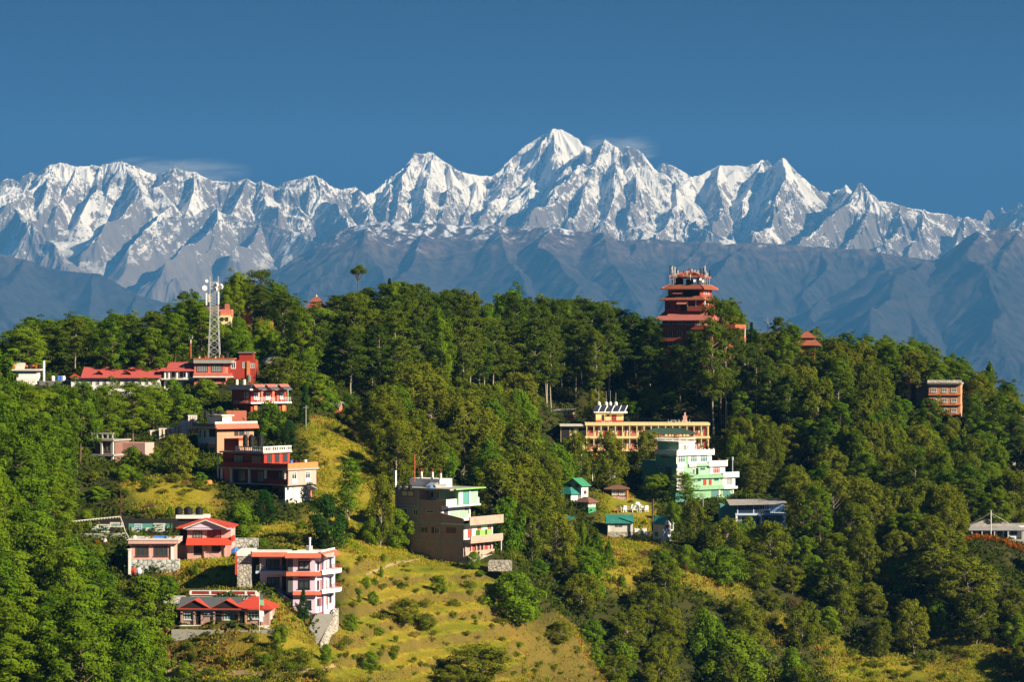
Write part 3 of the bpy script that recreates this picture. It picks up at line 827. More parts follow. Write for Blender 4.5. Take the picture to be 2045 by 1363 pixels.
_pm = {}
def paint(col, rough=0.75, grime=0.5, name='painted_plaster'):
    """plaster paint with rain streaks and weathering"""
    key = (col, rough, grime)
    if key in _pm: return _pm[key]
    t = NT(name); g = t.n('TexCoord'); mp = t.n('Mapping'); mp.inputs['Scale'].default_value = (1, 1, 0.22); t.l(g.outputs['Object'], mp.inputs['Vector'])
    n = t.noise(1.3, 5, 0.7, mp.outputs[0]); n2 = t.noise(5.0, 4, 0.65, g.outputs['Object'])
    m = t.math('MULTIPLY', t.step(n, 0.48, 0.78), grime)
    m = t.math('ADD', m, t.math('MULTIPLY', t.step(n2, 0.5, 0.8), grime * 0.5))
    d = tuple(c * 0.45 + 0.012 for c in col)
    t.bsdf(t.mix(m, col, d), rough, bump=n2, bump_strength=0.15, bump_dist=0.03); _pm[key] = t.mat
    return t.mat
def brick(c1, c2, mortar, name='brick_masonry', sc=1.0):
    t = NT(name); g = t.n('TexCoord'); sp = t.n('SeparateXYZ'); t.l(g.outputs['Object'], sp.inputs[0])
    cb = t.n('CombineXYZ'); t.l(t.math('ADD', sp.outputs['X'], sp.outputs['Y']), cb.inputs[0]); t.l(sp.outputs['Z'], cb.inputs[1])
    b = t.n('TexBrick'); t.l(cb.outputs[0], b.inputs['Vector'])
    b.inputs['Scale'].default_value = 2.2 * sc; b.inputs['Mortar Size'].default_value = 0.03; b.inputs['Color1'].default_value = (*c1, 1); b.inputs['Color2'].default_value = (*c2, 1); b.inputs['Mortar'].default_value = (*mortar, 1)
    n = t.noise(0.9, 5, 0.65, g.outputs['Object'])
    t.bsdf(t.mix(t.math('MULTIPLY', t.step(n, 0.45, 0.75), 0.45), b.outputs['Color'], tuple(c * 0.5 for c in c1)), 0.9, bump=b.outputs['Fac'], bump_strength=-0.3, bump_dist=0.02); return t.mat
def stone(a, b, name='rubble_stone', sc=1.6):
    t = NT(name); g = t.n('TexCoord'); v = t.n('TexVoronoi', i_Scale=sc); t.l(g.outputs['Object'], v.inputs['Vector'])
    sp = t.n('SeparateColor'); t.l(v.outputs['Color'], sp.inputs[0])
    e = t.n('TexVoronoi', feature='DISTANCE_TO_EDGE', i_Scale=sc); t.l(g.outputs['Object'], e.inputs['Vector'])
    c = t.mix(sp.outputs[0], a, b); c = t.mix(t.step(e.outputs['Distance'], 0.02, 0.09), tuple(x * 0.35 for x in a), c)
    t.bsdf(c, 0.9, bump=e.outputs['Distance'], bump_strength=0.7, bump_dist=0.2); return t.mat
def sheet(col, col2, name='corrugated_roof', axis='x', sc=18.0, rough=0.45, rust=0.5):
    t = NT(name); g = t.n('TexCoord'); w = t.n('TexWave', wave_type='BANDS', bands_direction=axis.upper(), i_Scale=sc / 6.0); t.l(g.outputs['Object'], w.inputs['Vector'])
    n = t.noise(0.8, 5, 0.7, g.outputs['Object'])
    t.bsdf(t.mix(t.math('MULTIPLY', t.step(n, 0.48, 0.72), rust), col, col2), rough, bump=w.outputs['Fac'], bump_strength=0.5, bump_dist=0.06, spec=0.35); return t.mat
def glass(col, name='window_glass'):
    t = NT(name); g = t.n('TexCoord'); n = t.noise(1.2, 2, 0.5, g.outputs['Object'])
    t.bsdf(t.mix(n, col, tuple(c * 2.2 for c in col)), 0.12, spec=0.6); return t.mat

M = dict(
 white=paint((0.78, 0.76, 0.73)), offwhite=paint((0.62, 0.60, 0.55)), concrete=paint((0.34, 0.33, 0.30), grime=0.6), darkconc=paint((0.16, 0.16, 0.15), grime=0.6),
 pink=paint((0.62, 0.36, 0.32), grime=0.5), salmon=paint((0.58, 0.17, 0.12)), lilac=paint((0.66, 0.54, 0.68), grime=0.2), red=paint((0.36, 0.048, 0.034), grime=0.6), brightred=paint((0.58, 0.055, 0.03), grime=0.25), maroon=paint((0.30, 0.035, 0.024)), orange=paint((0.66, 0.22, 0.075)),
 yellow=paint((0.80, 0.66, 0.34), grime=0.45), green=paint((0.22, 0.42, 0.24)), teal=paint((0.10, 0.30, 0.25)), palegreen=paint((0.30, 0.52, 0.34), grime=0.5), mint=paint((0.52, 0.70, 0.58)), blue=paint((0.13, 0.22, 0.40)), paleblue=paint((0.50, 0.60, 0.74)), limegreen=paint((0.25, 0.62, 0.12)),
 brick=brick((0.46, 0.25, 0.20), (0.38, 0.20, 0.16), (0.42, 0.38, 0.35)), pbrick=brick((0.52, 0.32, 0.25), (0.44, 0.26, 0.2), (0.45, 0.4, 0.35)), lbrick=brick((0.56, 0.25, 0.13), (0.48, 0.20, 0.10), (0.45, 0.38, 0.30)), dbrick=brick((0.26, 0.11, 0.08), (0.22, 0.09, 0.07), (0.22, 0.2, 0.18)), obrick=brick((0.72, 0.33, 0.16), (0.64, 0.28, 0.13), (0.5, 0.36, 0.24)),
 stone=stone((0.36, 0.33, 0.28), (0.52, 0.48, 0.41)), greystone=stone((0.36, 0.38, 0.36), (0.56, 0.58, 0.55), sc=1.3),
 redroof=sheet((0.54, 0.065, 0.036), (0.36, 0.08, 0.05), rust=0.65), lodgeroof=sheet((0.50, 0.10, 0.085), (0.40, 0.10, 0.09), rust=0.6), redtile=sheet((0.56, 0.14, 0.08), (0.40, 0.10, 0.06), name='red_tile', rough=0.7), pinkroof=sheet((0.46, 0.15, 0.12), (0.36, 0.11, 0.09), rough=0.55), tealroof=sheet((0.03, 0.20, 0.17), (0.10, 0.30, 0.26), rust=0.6), greenroof=sheet((0.05, 0.27, 0.13), (0.09, 0.3, 0.17)), darkgreen=sheet((0.05, 0.10, 0.07), (0.07, 0.11, 0.08)), tin=sheet((0.42, 0.40, 0.38), (0.34, 0.13, 0.06), rust=0.75), grey=sheet((0.30, 0.30, 0.31), (0.2, 0.2, 0.2)), slate=paint((0.09, 0.10, 0.11), grime=0.6, name='slate'), towerred=paint((0.46, 0.11, 0.065), grime=0.6), rooftile=sheet((0.29, 0.085, 0.045), (0.14, 0.06, 0.04), name='clay_tile', rough=0.8, rust=0.7), brownroof=sheet((0.20, 0.10, 0.07), (0.14, 0.08, 0.06)),
 wood=paint((0.10, 0.045, 0.03), 0.6), dark=paint((0.022, 0.02, 0.02), 0.8), redwood=paint((0.35, 0.05, 0.035), 0.6), glass=glass((0.025, 0.035, 0.04)), tglass=glass((0.06, 0.13, 0.13), 'teal_glass'), pglass=glass((0.16, 0.18, 0.18), 'curtained_glass'), redglass=paint((0.62, 0.03, 0.06)),
 black=paint((0.018, 0.019, 0.022), 0.4, name='black_plastic'), steel=paint((0.50, 0.51, 0.53), 0.45, name='galvanised_steel'), whitep=paint((0.85, 0.85, 0.84), 0.4, 0.1, name='white_plastic'), rustp=paint((0.45, 0.12, 0.05)), banner=paint((0.85, 0.42, 0.01)), tarp=paint((0.06, 0.20, 0.62)), solar=paint((0.03, 0.04, 0.07), 0.2), plank=paint((0.40, 0.28, 0.16)))

class House:
    """building placed by the photo pixel of its nearest foot corner; X, Y, Z turn photo pixels into metres along its front, its right side and up"""
    def __init__(s, name, label, cat, px, py, D, yaw=0.0, group=None):
        s.px, s.py, s.D = px, py, D; s.k = F / D; s.c, s.s_ = math.cos(math.radians(yaw)), abs(math.sin(math.radians(yaw)))
        s.root = empty(name, at(px, py, D), math.radians(yaw)); tag(s.root, label, cat, group)
    def X(s, p): return (p - s.px) / s.k / s.c
    def Y(s, p): return (p - s.px) / s.k / max(s.s_, 0.05)
    def Z(s, p): return (s.py - p) / s.k
    def world(s, x, y, z): return s.root.matrix_basis @ Vector((x, y, z))
    def box(s, name, mat, *a, parent=None, label=None): return MB().box(*a).obj(name, mat, parent or s.root, label)
    def win(s, p, u, a0, a1, z0, z1, fm=None, gm=None, mx=2, mz=1, fw=0.09, sill=False, parent=None):
        """framed window standing 6 cm proud of the wall, pane as its own sub-part"""
        fm = fm or M['wood']; gm = gm or M['glass']; a0, a1 = min(a0, a1), max(a0, a1)
        m = MB()
        m.ob(p, u, a0, a0 + fw, 0.0, 0.07, z0, z1).ob(p, u, a1 - fw, a1, 0.0, 0.07, z0, z1).ob(p, u, a0 + fw, a1 - fw, 0.0, 0.07, z0, z0 + fw).ob(p, u, a0 + fw, a1 - fw, 0.0, 0.07, z1 - fw, z1)
        for i in range(1, mx):
            a = a0 + (a1 - a0) * i / mx; m.ob(p, u, a - fw * 0.4, a + fw * 0.4, 0.0, 0.06, z0 + fw, z1 - fw)
        if mz > 1: m.ob(p, u, a0 + fw, a1 - fw, 0.0, 0.055, z0 + (z1 - z0) * 0.68, z0 + (z1 - z0) * 0.68 + fw * 0.7)
        if sill: m.ob(p, u, a0 - 0.12, a1 + 0.12, 0.0, 0.16, z0 - 0.1, z0 - 0.004)
        w = m.obj('window', fm, parent or s.root)
        MB().ob(p, u, a0 + 0.02, a1 - 0.02, 0.004, 0.03, z0 + 0.02, z1 - 0.02).obj('pane', gm, w)
        return w
    def door(s, p, u, a0, a1, z0, z1, mat=None):
        a0, a1 = min(a0, a1), max(a0, a1); mat = mat or M['wood']
        d = MB().ob(p, u, a0, a1, 0.0, 0.05, z0, z1).ob(p, u, a0 + .12, a1 - .12, 0.05, 0.07, z0 + .12, z0 + (z1 - z0) * .45).ob(p, u, a0 + .12, a1 - .12, 0.05, 0.07, z0 + (z1 - z0) * .52, z1 - .12).obj('door', mat, s.root)
        MB().ob(p, u, a1 - 0.1, a1 - 0.06, 0.05, 0.11, z0 + (z1 - z0) * .47, z0 + (z1 - z0) * .5).obj('handle', M['steel'], d)
        return d
    def rail(s, p, u, a0, a1, z0, h, mat, n=None, name='railing', d=0.0):
        m = MB(); a0, a1 = min(a0, a1), max(a0, a1); n = n or max(2, int((a1 - a0) / 0.45))
        m.ob(p, u, a0, a1, d - 0.03, d + 0.03, z0 + h - 0.07, z0 + h).ob(p, u, a0, a1, d - 0.02, d + 0.02, z0 + h * .5, z0 + h * .5 + .04)
        for i in range(n + 1):
            a = a0 + (a1 - a0 - 0.05) * i / n; m.ob(p, u, a, a + 0.05, d - 0.025, d + 0.025, z0, z0 + h - 0.07)
        return m.obj(name, mat, s.root)
FR, RT, LF = (1, 0), (0, 1), (0, -1)

def tank(pos, r, h, label, group, mat='black'):
    t = empty('water_tank', pos); tag(t, label, 'water tank', group)
    MB().lathe((0, 0, 0), [(r, 0), (r, h * .28), (r * 1.03, h * .3), (r, h * .32), (r, h * .58), (r * 1.03, h * .6), (r, h * .62), (r, h * .84), (r * .55, h * .95)]).obj('tank_body', M[mat], t)
    MB().lathe((0, 0, h * .95), [(r * .5, 0), (r * .5, h * .05), (r * .2, h * .07)], 10).obj('lid', M[mat], t)
    return t
def tanks_px(lst, base, top, D, label, group, mat='black'):
    for px, w in lst:
        p = at(px, base, D); tank(p, w / 2 / F * D, (base - top) / F * D, label, group, mat)
# ------------------------------------------------------------------ lower left: lilac house
h = House('villa', 'three-storey lilac and white house with red roof trim and round balconies', 'house', 585, 1232, 480)
X, Z = h.X, h.Z
pr = [(X(585), 0), (X(630), 0), (X(642), 2.3), (X(645), 2.0), (X(661), 6.4), (X(661), 11), (X(585), 11)]
MB().prism(pr, -3.0, Z(1113)).obj('wall', M['lilac'], h.root)
xl = X(472)
MB().box(X(516), X(585), 3.2, 11, Z(1190) - 4, Z(1113)).obj('wall', M['lilac'], h.root)
MB().box(X(500), X(516), 6.0, 11, Z(1190) - 4, Z(1113)).obj('stair_wall', M['slate'], h.root)
MB().box(xl, X(500), 1.6, 10, Z(1190) - 3, Z(1113)).obj('stone_wall', M['stone'], h.root)
MB().box(xl - .1, X(502), 1.5, 10.1, Z(1113), Z(1104)).obj('parapet', M['white'], h.root)
MB().box(xl - .35, xl - .1, 1.4, 2.0, Z(1150), Z(1104)).obj('corner_strip', M['brightred'], h.root)
MB().box(X(502), X(585), 1.2, 11.2, Z(1113), Z(1108)).box(X(574), X(664), -0.6, 11.2, Z(1113), Z(1108)).obj('roof_slab', M['offwhite'], h.root)
# red sloping roof skirts
def skirt(b, name, mat, p, u, a0, a1, z0, z1, d0, d1):
    ux, uy = u; nx, ny = uy, -ux
    q = lambda a, d, z: (p[0] + ux * a + nx * d, p[1] + uy * a + ny * d, z)
    return MB().poly8([q(a0, d1, z0 - .1), q(a1, d1, z0 - .1), q(a1, d0, z1 - .1), q(a0, d0, z1 - .1), q(a0, d1, z0), q(a1, d1, z0), q(a1, d0, z1), q(a0, d0, z1)]).obj(name, mat, b.root)
skirt(h, 'roof_skirt', M['redtile'], (0, 1.2), FR, X(502), X(572), Z(1112.5), Z(1105), .02, 0.9)
skirt(h, 'roof_skirt', M['redtile'], (0, -.6), FR, X(570), X(642), Z(1113.5), Z(1105), .02, 0.9)
a = (X(642), -0.5); b2 = (X(664), 6.6); uu = unit(np.array([b2[0] - a[0], b2[1] - a[1]])); ul = float(np.hypot(b2[0] - a[0], b2[1] - a[1]))
skirt(h, 'roof_skirt', M['redtile'], a, tuple(uu), -.3, ul, Z(1113), Z(1103.5), .02, 1.0)
MB().ob(a, tuple(uu), -.2, ul, -.2, 0.0, Z(1108), Z(1100)).ob((X(502), 1.25), FR, 0, X(640) - X(502), -.3, -.1, Z(1108), Z(1102)).obj('parapet', M['white'], h.root)
MB().lathe((X(615), 4.5, Z(1104)), [(.16, 0), (.16, 1.9), (.2, 1.95), (.2, 2.2)], 8).obj('vent_pipe', M['white'], h.root)
MB().box(X(607), X(619), 4.8, 6.2, Z(1108), Z(1096)).obj('chimney_block', M['offwhite'], h.root)
# floor bands and balconies
for (t, b_) in ((1143, 1150), (1182, 1188)):
    skirt(h, 'floor_skirt', M['redtile'], (0, 0), FR, X(572) if t < 1150 else X(585), X(642), Z(b_), Z(t), .02, .75)
    MB().prism([(X(640), -.1), (X(644), -.3), (X(676), 4.0), (X(678), 6.6), (X(661) + .01, 6.8), (X(661) + .01, 6.3), (X(645), 1.9), (X(642), 2.2)], Z(b_ - 1), Z(t - 2)).obj('balcony', M['white'], h.root)
    p0, p1 = (X(661), 2.2), (X(677), 5.6); u_ = unit(np.array([p1[0] - p0[0], p1[1] - p0[1]])); h.rail(p0, tuple(u_), 0, float(np.hypot(p1[0] - p0[0], p1[1] - p0[1])), Z(t - 2), .85, M['redwood'])
MB().box(X(509), X(571), 1.4, 3.2, Z(1148), Z(1143)).obj('gallery_slab', M['paleblue'], h.root)
h.rail((0, 1.45), FR, X(511), X(570), Z(1143), .95, M['darkconc'])
for px_, t0, t1 in ((518, 1113, 1143), (572, 1113, 1143), (572, 1150, 1184)):
    MB().lathe((X(px_), 1.6, Z(t1)), [(.2, 0), (.2, .15), (.15, .2), (.15, Z(t0) - Z(t1) - .4), (.24, Z(t0) - Z(t1) - .25), (.24, Z(t0) - Z(t1))], 10).obj('column', M['concrete'], h.root)
h.win((0, 3.2), FR, X(528), X(555), Z(1141), Z(1121), M['black'], M['tglass'], 3, 1, .16)
h.win((0, 3.2), FR, X(530), X(555), Z(1180), Z(1157), M['black'], M['tglass'], 3, 1, .16)
for t0, t1 in ((1118, 1143), (1155, 1184)): h.door((0, 3.2), FR, X(560), X(570), Z(t1), Z(t0), M['dark']); MB().box(X(575), X(585) - .01, -.02 + .03, .4, Z(t1), Z(t0)).obj('door_recess', M['slate'], h.root)
for t0, t1 in ((1122, 1139), (1160, 1177), (1200, 1218)):
    h.win((0, 0), FR, X(596) if t0 < 1190 else X(612), X(619) if t0 < 1190 else X(622), Z(t1), Z(t0), M['black'], M['pglass'] if t0 < 1140 else M['glass'], 2, 1, .2, True)
    if t0 < 1190: MB().ob((0, 0), FR, X(595), X(620), 0, .3, Z(t0 - 3), Z(t0 - 5)).obj('window_hood', M['redwood'], h.root)
wa, wb = (X(630), 0), (X(642), 2.3); u1 = tuple(unit(np.array([wb[0] - wa[0], wb[1] - wa[1]])))
wc, wd = (X(645), 2.0), (X(661), 6.4); u2 = tuple(unit(np.array([wd[0] - wc[0], wd[1] - wc[1]])))
for t0, t1 in ((1124, 1142), (1161, 1181), (1197, 1213)):
    h.win(wa, u1, .5, 1.3, Z(t1), Z(t0), M['redwood'], M['glass'], 1); h.win(wa, u1, 1.7, 2.2, Z(t1), Z(t0), M['redwood'], M['pglass'], 1)
    h.win(wc, u2, 2.6, 3.6, Z(t1 - 2), Z(t0 - 3), M['redwood'], M['glass'], 1); h.win(wc, u2, .9, 1.5, Z(t1), Z(t0), M['pink'], M['pglass'], 1)
h.door(wa, u1, 1.45, 1.62, Z(1225), Z(1197), M['redwood']); h.door(wc, u2, 1.7, 1.95, Z(1222), Z(1195), M['redwood'])
MB().prism([(X(628), -.1), (X(642), 2.4), (X(642), 1.2), (X(630), -.12)][::1], -1.5, Z(1226)).obj('plinth', M['brightred'], h.root)
# terrace of the middle floor, its retaining wall falling to the right
t = MB(); t.prism([(X(505), 1.3), (X(553), 1.3), (X(553), 3.1), (X(505), 3.1)], Z(1188) - 5, Z(1187)).obj('terrace', M['stone'], h.root)
m = MB(); m.poly8([(X(553), 1.2, Z(1235) - 3), (X(624), -.9, Z(1240) - 3), (X(624), -.6, Z(1240) - 3), (X(553), 1.6, Z(1235) - 3), (X(553), 1.2, Z(1185)), (X(624), -.9, Z(1225)), (X(624), -.6, Z(1225)), (X(553), 1.6, Z(1185))]).obj('retaining_wall', M['stone'], h.root)
m = MB(); m.poly8([(X(553), 1.15, Z(1187)), (X(618), -.95, Z(1224)), (X(618), -.5, Z(1224)), (X(553), 1.65, Z(1187)), (X(553), 1.15, Z(1183)), (X(618), -.95, Z(1220)), (X(618), -.5, Z(1220)), (X(553), 1.65, Z(1183))]).obj('wall_coping', M['concrete'], h.root)

# stone steps and their side wall
st = empty('stone_steps', at(640, 1236, 478)); tag(st, 'flight of grey stone steps descending from the lilac house', 'steps')
n = 17; p0, p1 = at(648, 1228, 479.4), at(622, 1284, 473.2)
for i in range(n):
    q = p0.lerp(p1, i / (n - 1)) - st.location; w = 1.55 + .25 * (i / n)
    MB().box(q.x - w, q.x + w, q.y - .05, q.y + .75, q.z - 1.6, q.z).obj('step', M['concrete'], st)
wl_ = MB(); A = [at(668, 1216, 480.5), at(664, 1238, 478.6), at(650, 1262, 475.6), at(640, 1284, 472.8)]
for a, b_ in zip(A[:-1], A[1:]):
    wl_.poly8([(a.x, a.y, a.z - 3.5), (b_.x, b_.y, b_.z - 3.5), (b_.x + .7, b_.y + .2, b_.z - 3.5), (a.x + .7, a.y + .2, a.z - 3.5), (a.x, a.y, a.z), (b_.x, b_.y, b_.z), (b_.x + .7, b_.y + .2, b_.z), (a.x + .7, a.y + .2, a.z)])
o = wl_.obj('step_wall', M['stone']); tag(o, 'pale rubble wall running down beside the stone steps', 'wall')

# ------------------------------------------------------------------ brick cottage row
h = House('cottage_row', 'low brick cottage row with red sheet gables and teal windows', 'house', 538, 1255, 469, -4)
X, Z = h.X, h.Z
x0, x1 = X(359), X(538)
MB().box(x0, x1, 0, 6.5, -2.2, Z(1217)).obj('wall', M['brick'], h.root)
MB().box(x0 - .15, x1 + .15, -.32, -.02, Z(1222), Z(1218)).obj('eaves_beam', M['paleblue'], h.root)
MB().box(x0 - .1, x1 + .1, -.3, -.04, -.35, Z(1250.5)).obj('plinth', M['white'], h.root)
for p_, w_, mt in ((362, .35, 'brick'), (387, .25, 'brick'), (402, .25, 'brick'), (427, .3, 'brick'), (472, .75, 'lbrick'), (491, .3, 'lbrick'), (524, .4, 'lbrick')):
    MB().box(X(p_) - w_ / 2, X(p_) + w_ / 2, -.28, -.01, -.3, Z(1222)).obj('pilaster', M[mt], h.root)
for a, b_, t0, t1, n_ in ((366, 384, 1240, 1224, 3), (407, 424, 1231, 1224, 2), (447, 466, 1240, 1224, 3), (495, 521, 1238, 1222, 4)):
    h.win((0, 0), FR, X(a), X(b_), Z(t0), Z(t1), M['offwhite'], M['tglass'], n_, 1, .12, True)
for a, b_ in ((391, 401), (430, 442), (479, 489)): h.door((0, 0), FR, X(a), X(b_), Z(1249), Z(1222), M['dark'])
h.win((x1, 0), RT, 1.2, 2.6, Z(1240), Z(1226), M['white'], M['pglass'], 2)
MB().box(x0 - .4, X(476), -.7, 7.0, Z(1217.5), Z(1216)).obj('ceiling_slab', M['darkconc'], h.root)
m = MB(); m.poly8([(x0 - .4, -.7, Z(1217)), (X(478), -.7, Z(1217)), (X(478), 3.2, Z(1199)), (x0 - .4, 3.2, Z(1199)), (x0 - .4, -.7, Z(1216)), (X(478), -.7, Z(1216)), (X(478), 3.2, Z(1197.5)), (x0 - .4, 3.2, Z(1197.5))])
m.obj('slate_roof', M['slate'], h.root)
MB().hip(X(458), x1 + .7, -.75, 6.8, Z(1216.5), Z(1196), 3.2).obj('red_roof', M['redroof'], h.root)
for ax in (389, 453):
    gx_, hw = X(ax), 2.75
    MB().gable(gx_ - hw, gx_ + hw, -1.0, 2.8, Z(1216.3), Z(1198.5), 'y', .1).obj('gable_roof', M['redroof'], h.root)
    MB().gable_wall(gx_ - hw + .3, gx_ + hw - .3, -.72, 1.5, Z(1216), Z(1200.5), 'y').obj('gable_wall', M['dark'], h.root)
MB().box(x0 - .5, x1 + .7, -1.05, -.95, Z(1218.5), Z(1216)).obj('fascia', M['redroof'], h.root)
# flat-roofed back part with red panels
MB().box(X(364), X(498), 7.0, 12, -1, Z(1194)).obj('back_wall', M['offwhite'], h.root)
m = MB().box(X(363), X(499), 6.8, 7.0, Z(1198), Z(1196.5)).box(X(363), X(499), 6.8, 7.0, Z(1190), Z(1188.5))
for p_ in (364, 404, 440, 477, 498): m.box(X(p_) - .18, X(p_) + .18, 6.79, 7.01, Z(1196.5), Z(1190))
m.obj('parapet_frame', M['white'], h.root)
MB().box(X(364), X(498), 6.86, 6.95, Z(1196.5), Z(1190)).obj('parapet_panel', M['maroon'], h.root)
h.rail((0, 7.1), FR, X(364), X(488), Z(1188.5), .55, M['black'], 12)
MB().box(X(326), x0, 1.5, 6, -2, Z(1206)).obj('annexe_wall', M['dbrick'], h.root)
MB().gable(X(322), x0 + .1, 1.0, 6.6, Z(1208), Z(1196), 'x', .15).obj('annexe_roof', M['stone'], h.root)
MB().box(X(345), X(560), -1.9, -.34, -2.5, -.3).obj('terrace', M['concrete'], h.root)

# ------------------------------------------------------------------ pink flat-roofed house on its stone wall
h = House('flat_roofed_house', 'pink flat-roofed single-storey house with two dark windows above a stone wall', 'house', 260, 1118, 495, 2)
X, Z = h.X, h.Z
MB().box(0, X(347), 0, 7, -1, Z(1086)).obj('wall', M['pink'], h.root)
MB().box(X(257), X(357), -.8, 7.4, Z(1086.5), Z(1079.5)).obj('roof_slab', M['pink'], h.root)
MB().box(X(256.5), X(357.5), -.9, 7.5, Z(1079.5), Z(1077.5)).obj('roof_coping', M['offwhite'], h.root)
for a, b_ in ((271, 297), (307, 335)): h.win((0, 0), FR, X(a), X(b_), Z(1112), Z(1093), M['wood'], M['glass'], 3, 1, .14, True)
for p_ in (262, 301, 339): MB().box(X(p_) - .12, X(p_) + .12, -.55, -.02, Z(1090), Z(1086.6)).obj('bracket', M['salmon'], h.root)
MB().box(X(341), X(346), -.25, 0, -.5, Z(1087)).obj('pilaster', M['white'], h.root)
o = MB().prism([(X(262), -.9), (X(358), -.9), (X(358), 1.4), (X(262), 1.4)], -5.5, -.02).obj('retaining_wall', M['greystone']); o.matrix_world = h.root.matrix_basis
tag(o, 'rounded grey rubble retaining wall under the pink flat-roofed house', 'wall')
o = MB().box(-.22, .22, -.22, .22, 0, 4.2).box(-.3, .3, -.3, .3, 4.2, 4.4).obj('gate_pillar', M['white']); o.location = at(259, 1148, 492); tag(o, 'white pillar at the left end of the grey rubble wall', 'pillar')
for px_, mt, l in ((268, 'brightred', 'red plastic sack at the foot of the grey rubble wall'), (277, 'paleblue', 'pale blue plastic bundle at the foot of the grey rubble wall')):
    o = MB().lathe((0, 0, 0), [(.35, 0), (.55, .3), (.5, .8), (.25, 1.15)], 8).obj('sack', M[mt]); o.location = at(px_, 1148, 492.4); tag(o, l, 'sack', 'sacks by the rubble wall')

def potted(px, py, D, s, label, k='bush', rr_=random.Random(1)):
    e = empty('potted_plant', at(px, py, D)); tag(e, label, 'plant', 'potted plants on roofs')
    MB().lathe((0, 0, 0), [(.16 * s, 0), (.24 * s, .36 * s), (.26 * s, .38 * s)], 10).obj('pot', M['offwhite'] if k == 'bush' else M['rustp'], e)
    c = link(bpy.data.objects.new('foliage', PROTO[k]['v'][0][1]), e); c.location = (0, 0, .3 * s); c.scale = (.34 * s,) * 3
for px_, s, k in ((268, 1.8, 'bush'), (292, 1., 'bush'), (303, 1., 'flower'), (338, 1., 'bush'), (347, .9, 'flower')):
    potted(px_, 1078, 497, s, {268: 'big yellow-green potted shrub on the pink flat roof', 292: 'small white pot second from left on the pink flat roof', 303: 'terracotta pot of flowers mid-way along the pink flat roof', 338: 'white pot near the right end of the pink flat roof', 347: 'terracotta pot at the right end of the pink flat roof'}[px_], k)
o = MB().box(-1.1, 1.1, -.5, .5, 0, .5).box(-1.0, 1.0, -.45, .45, .5, .62).obj('water_trough', M['tarp']); o.location = at(320, 1078, 498); tag(o, 'blue plastic trough on the pink flat roof', 'trough')

# ------------------------------------------------------------------ pink red-roofed house
h = House('gabled_house', 'pink two-storey house with bright red roof and front gable', 'house', 374, 1118, 505, 0)
X, Z = h.X, h.Z
MB().box(0, X(461), 0, 8, -3, Z(1053)).obj('wall', M['pink'], h.root)
MB().box(X(355), 0, 2.2, 8, -2, Z(1053)).obj('side_wall', M['salmon'], h.root)
MB().box(X(353), X(374) - .02, 2.0, 2.2, Z(1118), Z(1092)).obj('low_wall', M['pink'], h.root)
MB().box(X(357), X(371), 2.12, 2.19, Z(1088), Z(1060)).obj('doorway', M['dark'], h.root)
MB().hip(X(352), X(467), -.9, 8.8, Z(1054), Z(1038), 4.7).obj('roof', M['redroof'], h.root)
gx0, gx1 = X(368), X(456)
MB().gable(gx0, gx1, -1.6, 4, Z(1054.5), Z(1037.5), 'y', .13).obj('gable_roof', M['redroof'], h.root)
MB().gable_wall(gx0 + .5, gx1 - .5, -1.1, 2, Z(1054.2), Z(1040), 'y').obj('gable_wall', M['lilac'], h.root)
for s_ in (-1, 1):
    xm = (gx0 + gx1) / 2; xe = gx0 if s_ < 0 else gx1
    MB().poly8([(xe, -1.66, Z(1056.5)), (xm, -1.66, Z(1039.5)), (xm, -1.56, Z(1039.5)), (xe, -1.56, Z(1056.5)), (xe, -1.66, Z(1054.3)), (xm, -1.66, Z(1037.2)), (xm, -1.56, Z(1037.2)), (xe, -1.56, Z(1054.3))]).obj('barge_board', M['offwhite'], h.root)
MB().box(X(370), X(465), -1.0, -.02, Z(1058), Z(1054.6)).obj('eaves_beam', M['lilac'], h.root)
skirt(h, 'balcony_roof', M['redroof'], (0, -.02), FR, X(373), X(464), Z(1088), Z(1075), 0, 1.4)
MB().box(X(462), X(467), -.6, 3.0, Z(1082), Z(1072)).obj('balcony_side', M['brightred'], h.root)
h.win((0, 0), FR, X(385), X(404), Z(1076), Z(1061), M['wood'], M['pglass'], 3, 1, .14)
h.win((0, 0), FR, X(414), X(442), Z(1075), Z(1059), M['wood'], M['redwood'], 2, 1, .14)
h.win((0, 0), FR, X(423), X(441), Z(1103), Z(1089), M['wood'], M['glass'], 3, 1, .14)
MB().box(X(387), X(404), -.01, .3, Z(1110), Z(1089)).obj('porch_opening', M['dark'], h.root)
h.win((X(461), 0), RT, 1, 2.6, Z(1076), Z(1060), M['white'], M['salmon'], 2)
for p_ in (409, 449): MB().box(X(p_) - .13, X(p_) + .13, -.3, 0, -.5, Z(1088)).obj('pilaster', M['pink'], h.root)
MB().box(X(345), X(410), 4.6, 8.4, Z(1040), Z(1033)).obj('tank_platform', M['white'], h.root)
MB().box(X(348), X(407), 5, 8, Z(1053), Z(1040)).obj('platform_wall', M['dark'], h.root)
tanks_px(((357, 15), (376, 17), (398, 15)), 1032.5, 1013, 511, 'black plastic water tank in the row on the pink red-roofed house', 'tanks on the pink red-roofed house')
m = MB(); a, b_ = at(410, 1112, 503.5), at(436, 1126, 500)
for i in range(7):
    q = a.lerp(b_, i / 6); m.bar((q.x, q.y, q.z - .2), (q.x, q.y, q.z + .95), .04)
m.bar(a + Vector((0, 0, .9)), b_ + Vector((0, 0, .9)), .045); o = m.obj('handrail', M['concrete']); tag(o, 'sloping metal handrail below the pink red-roofed house', 'railing')
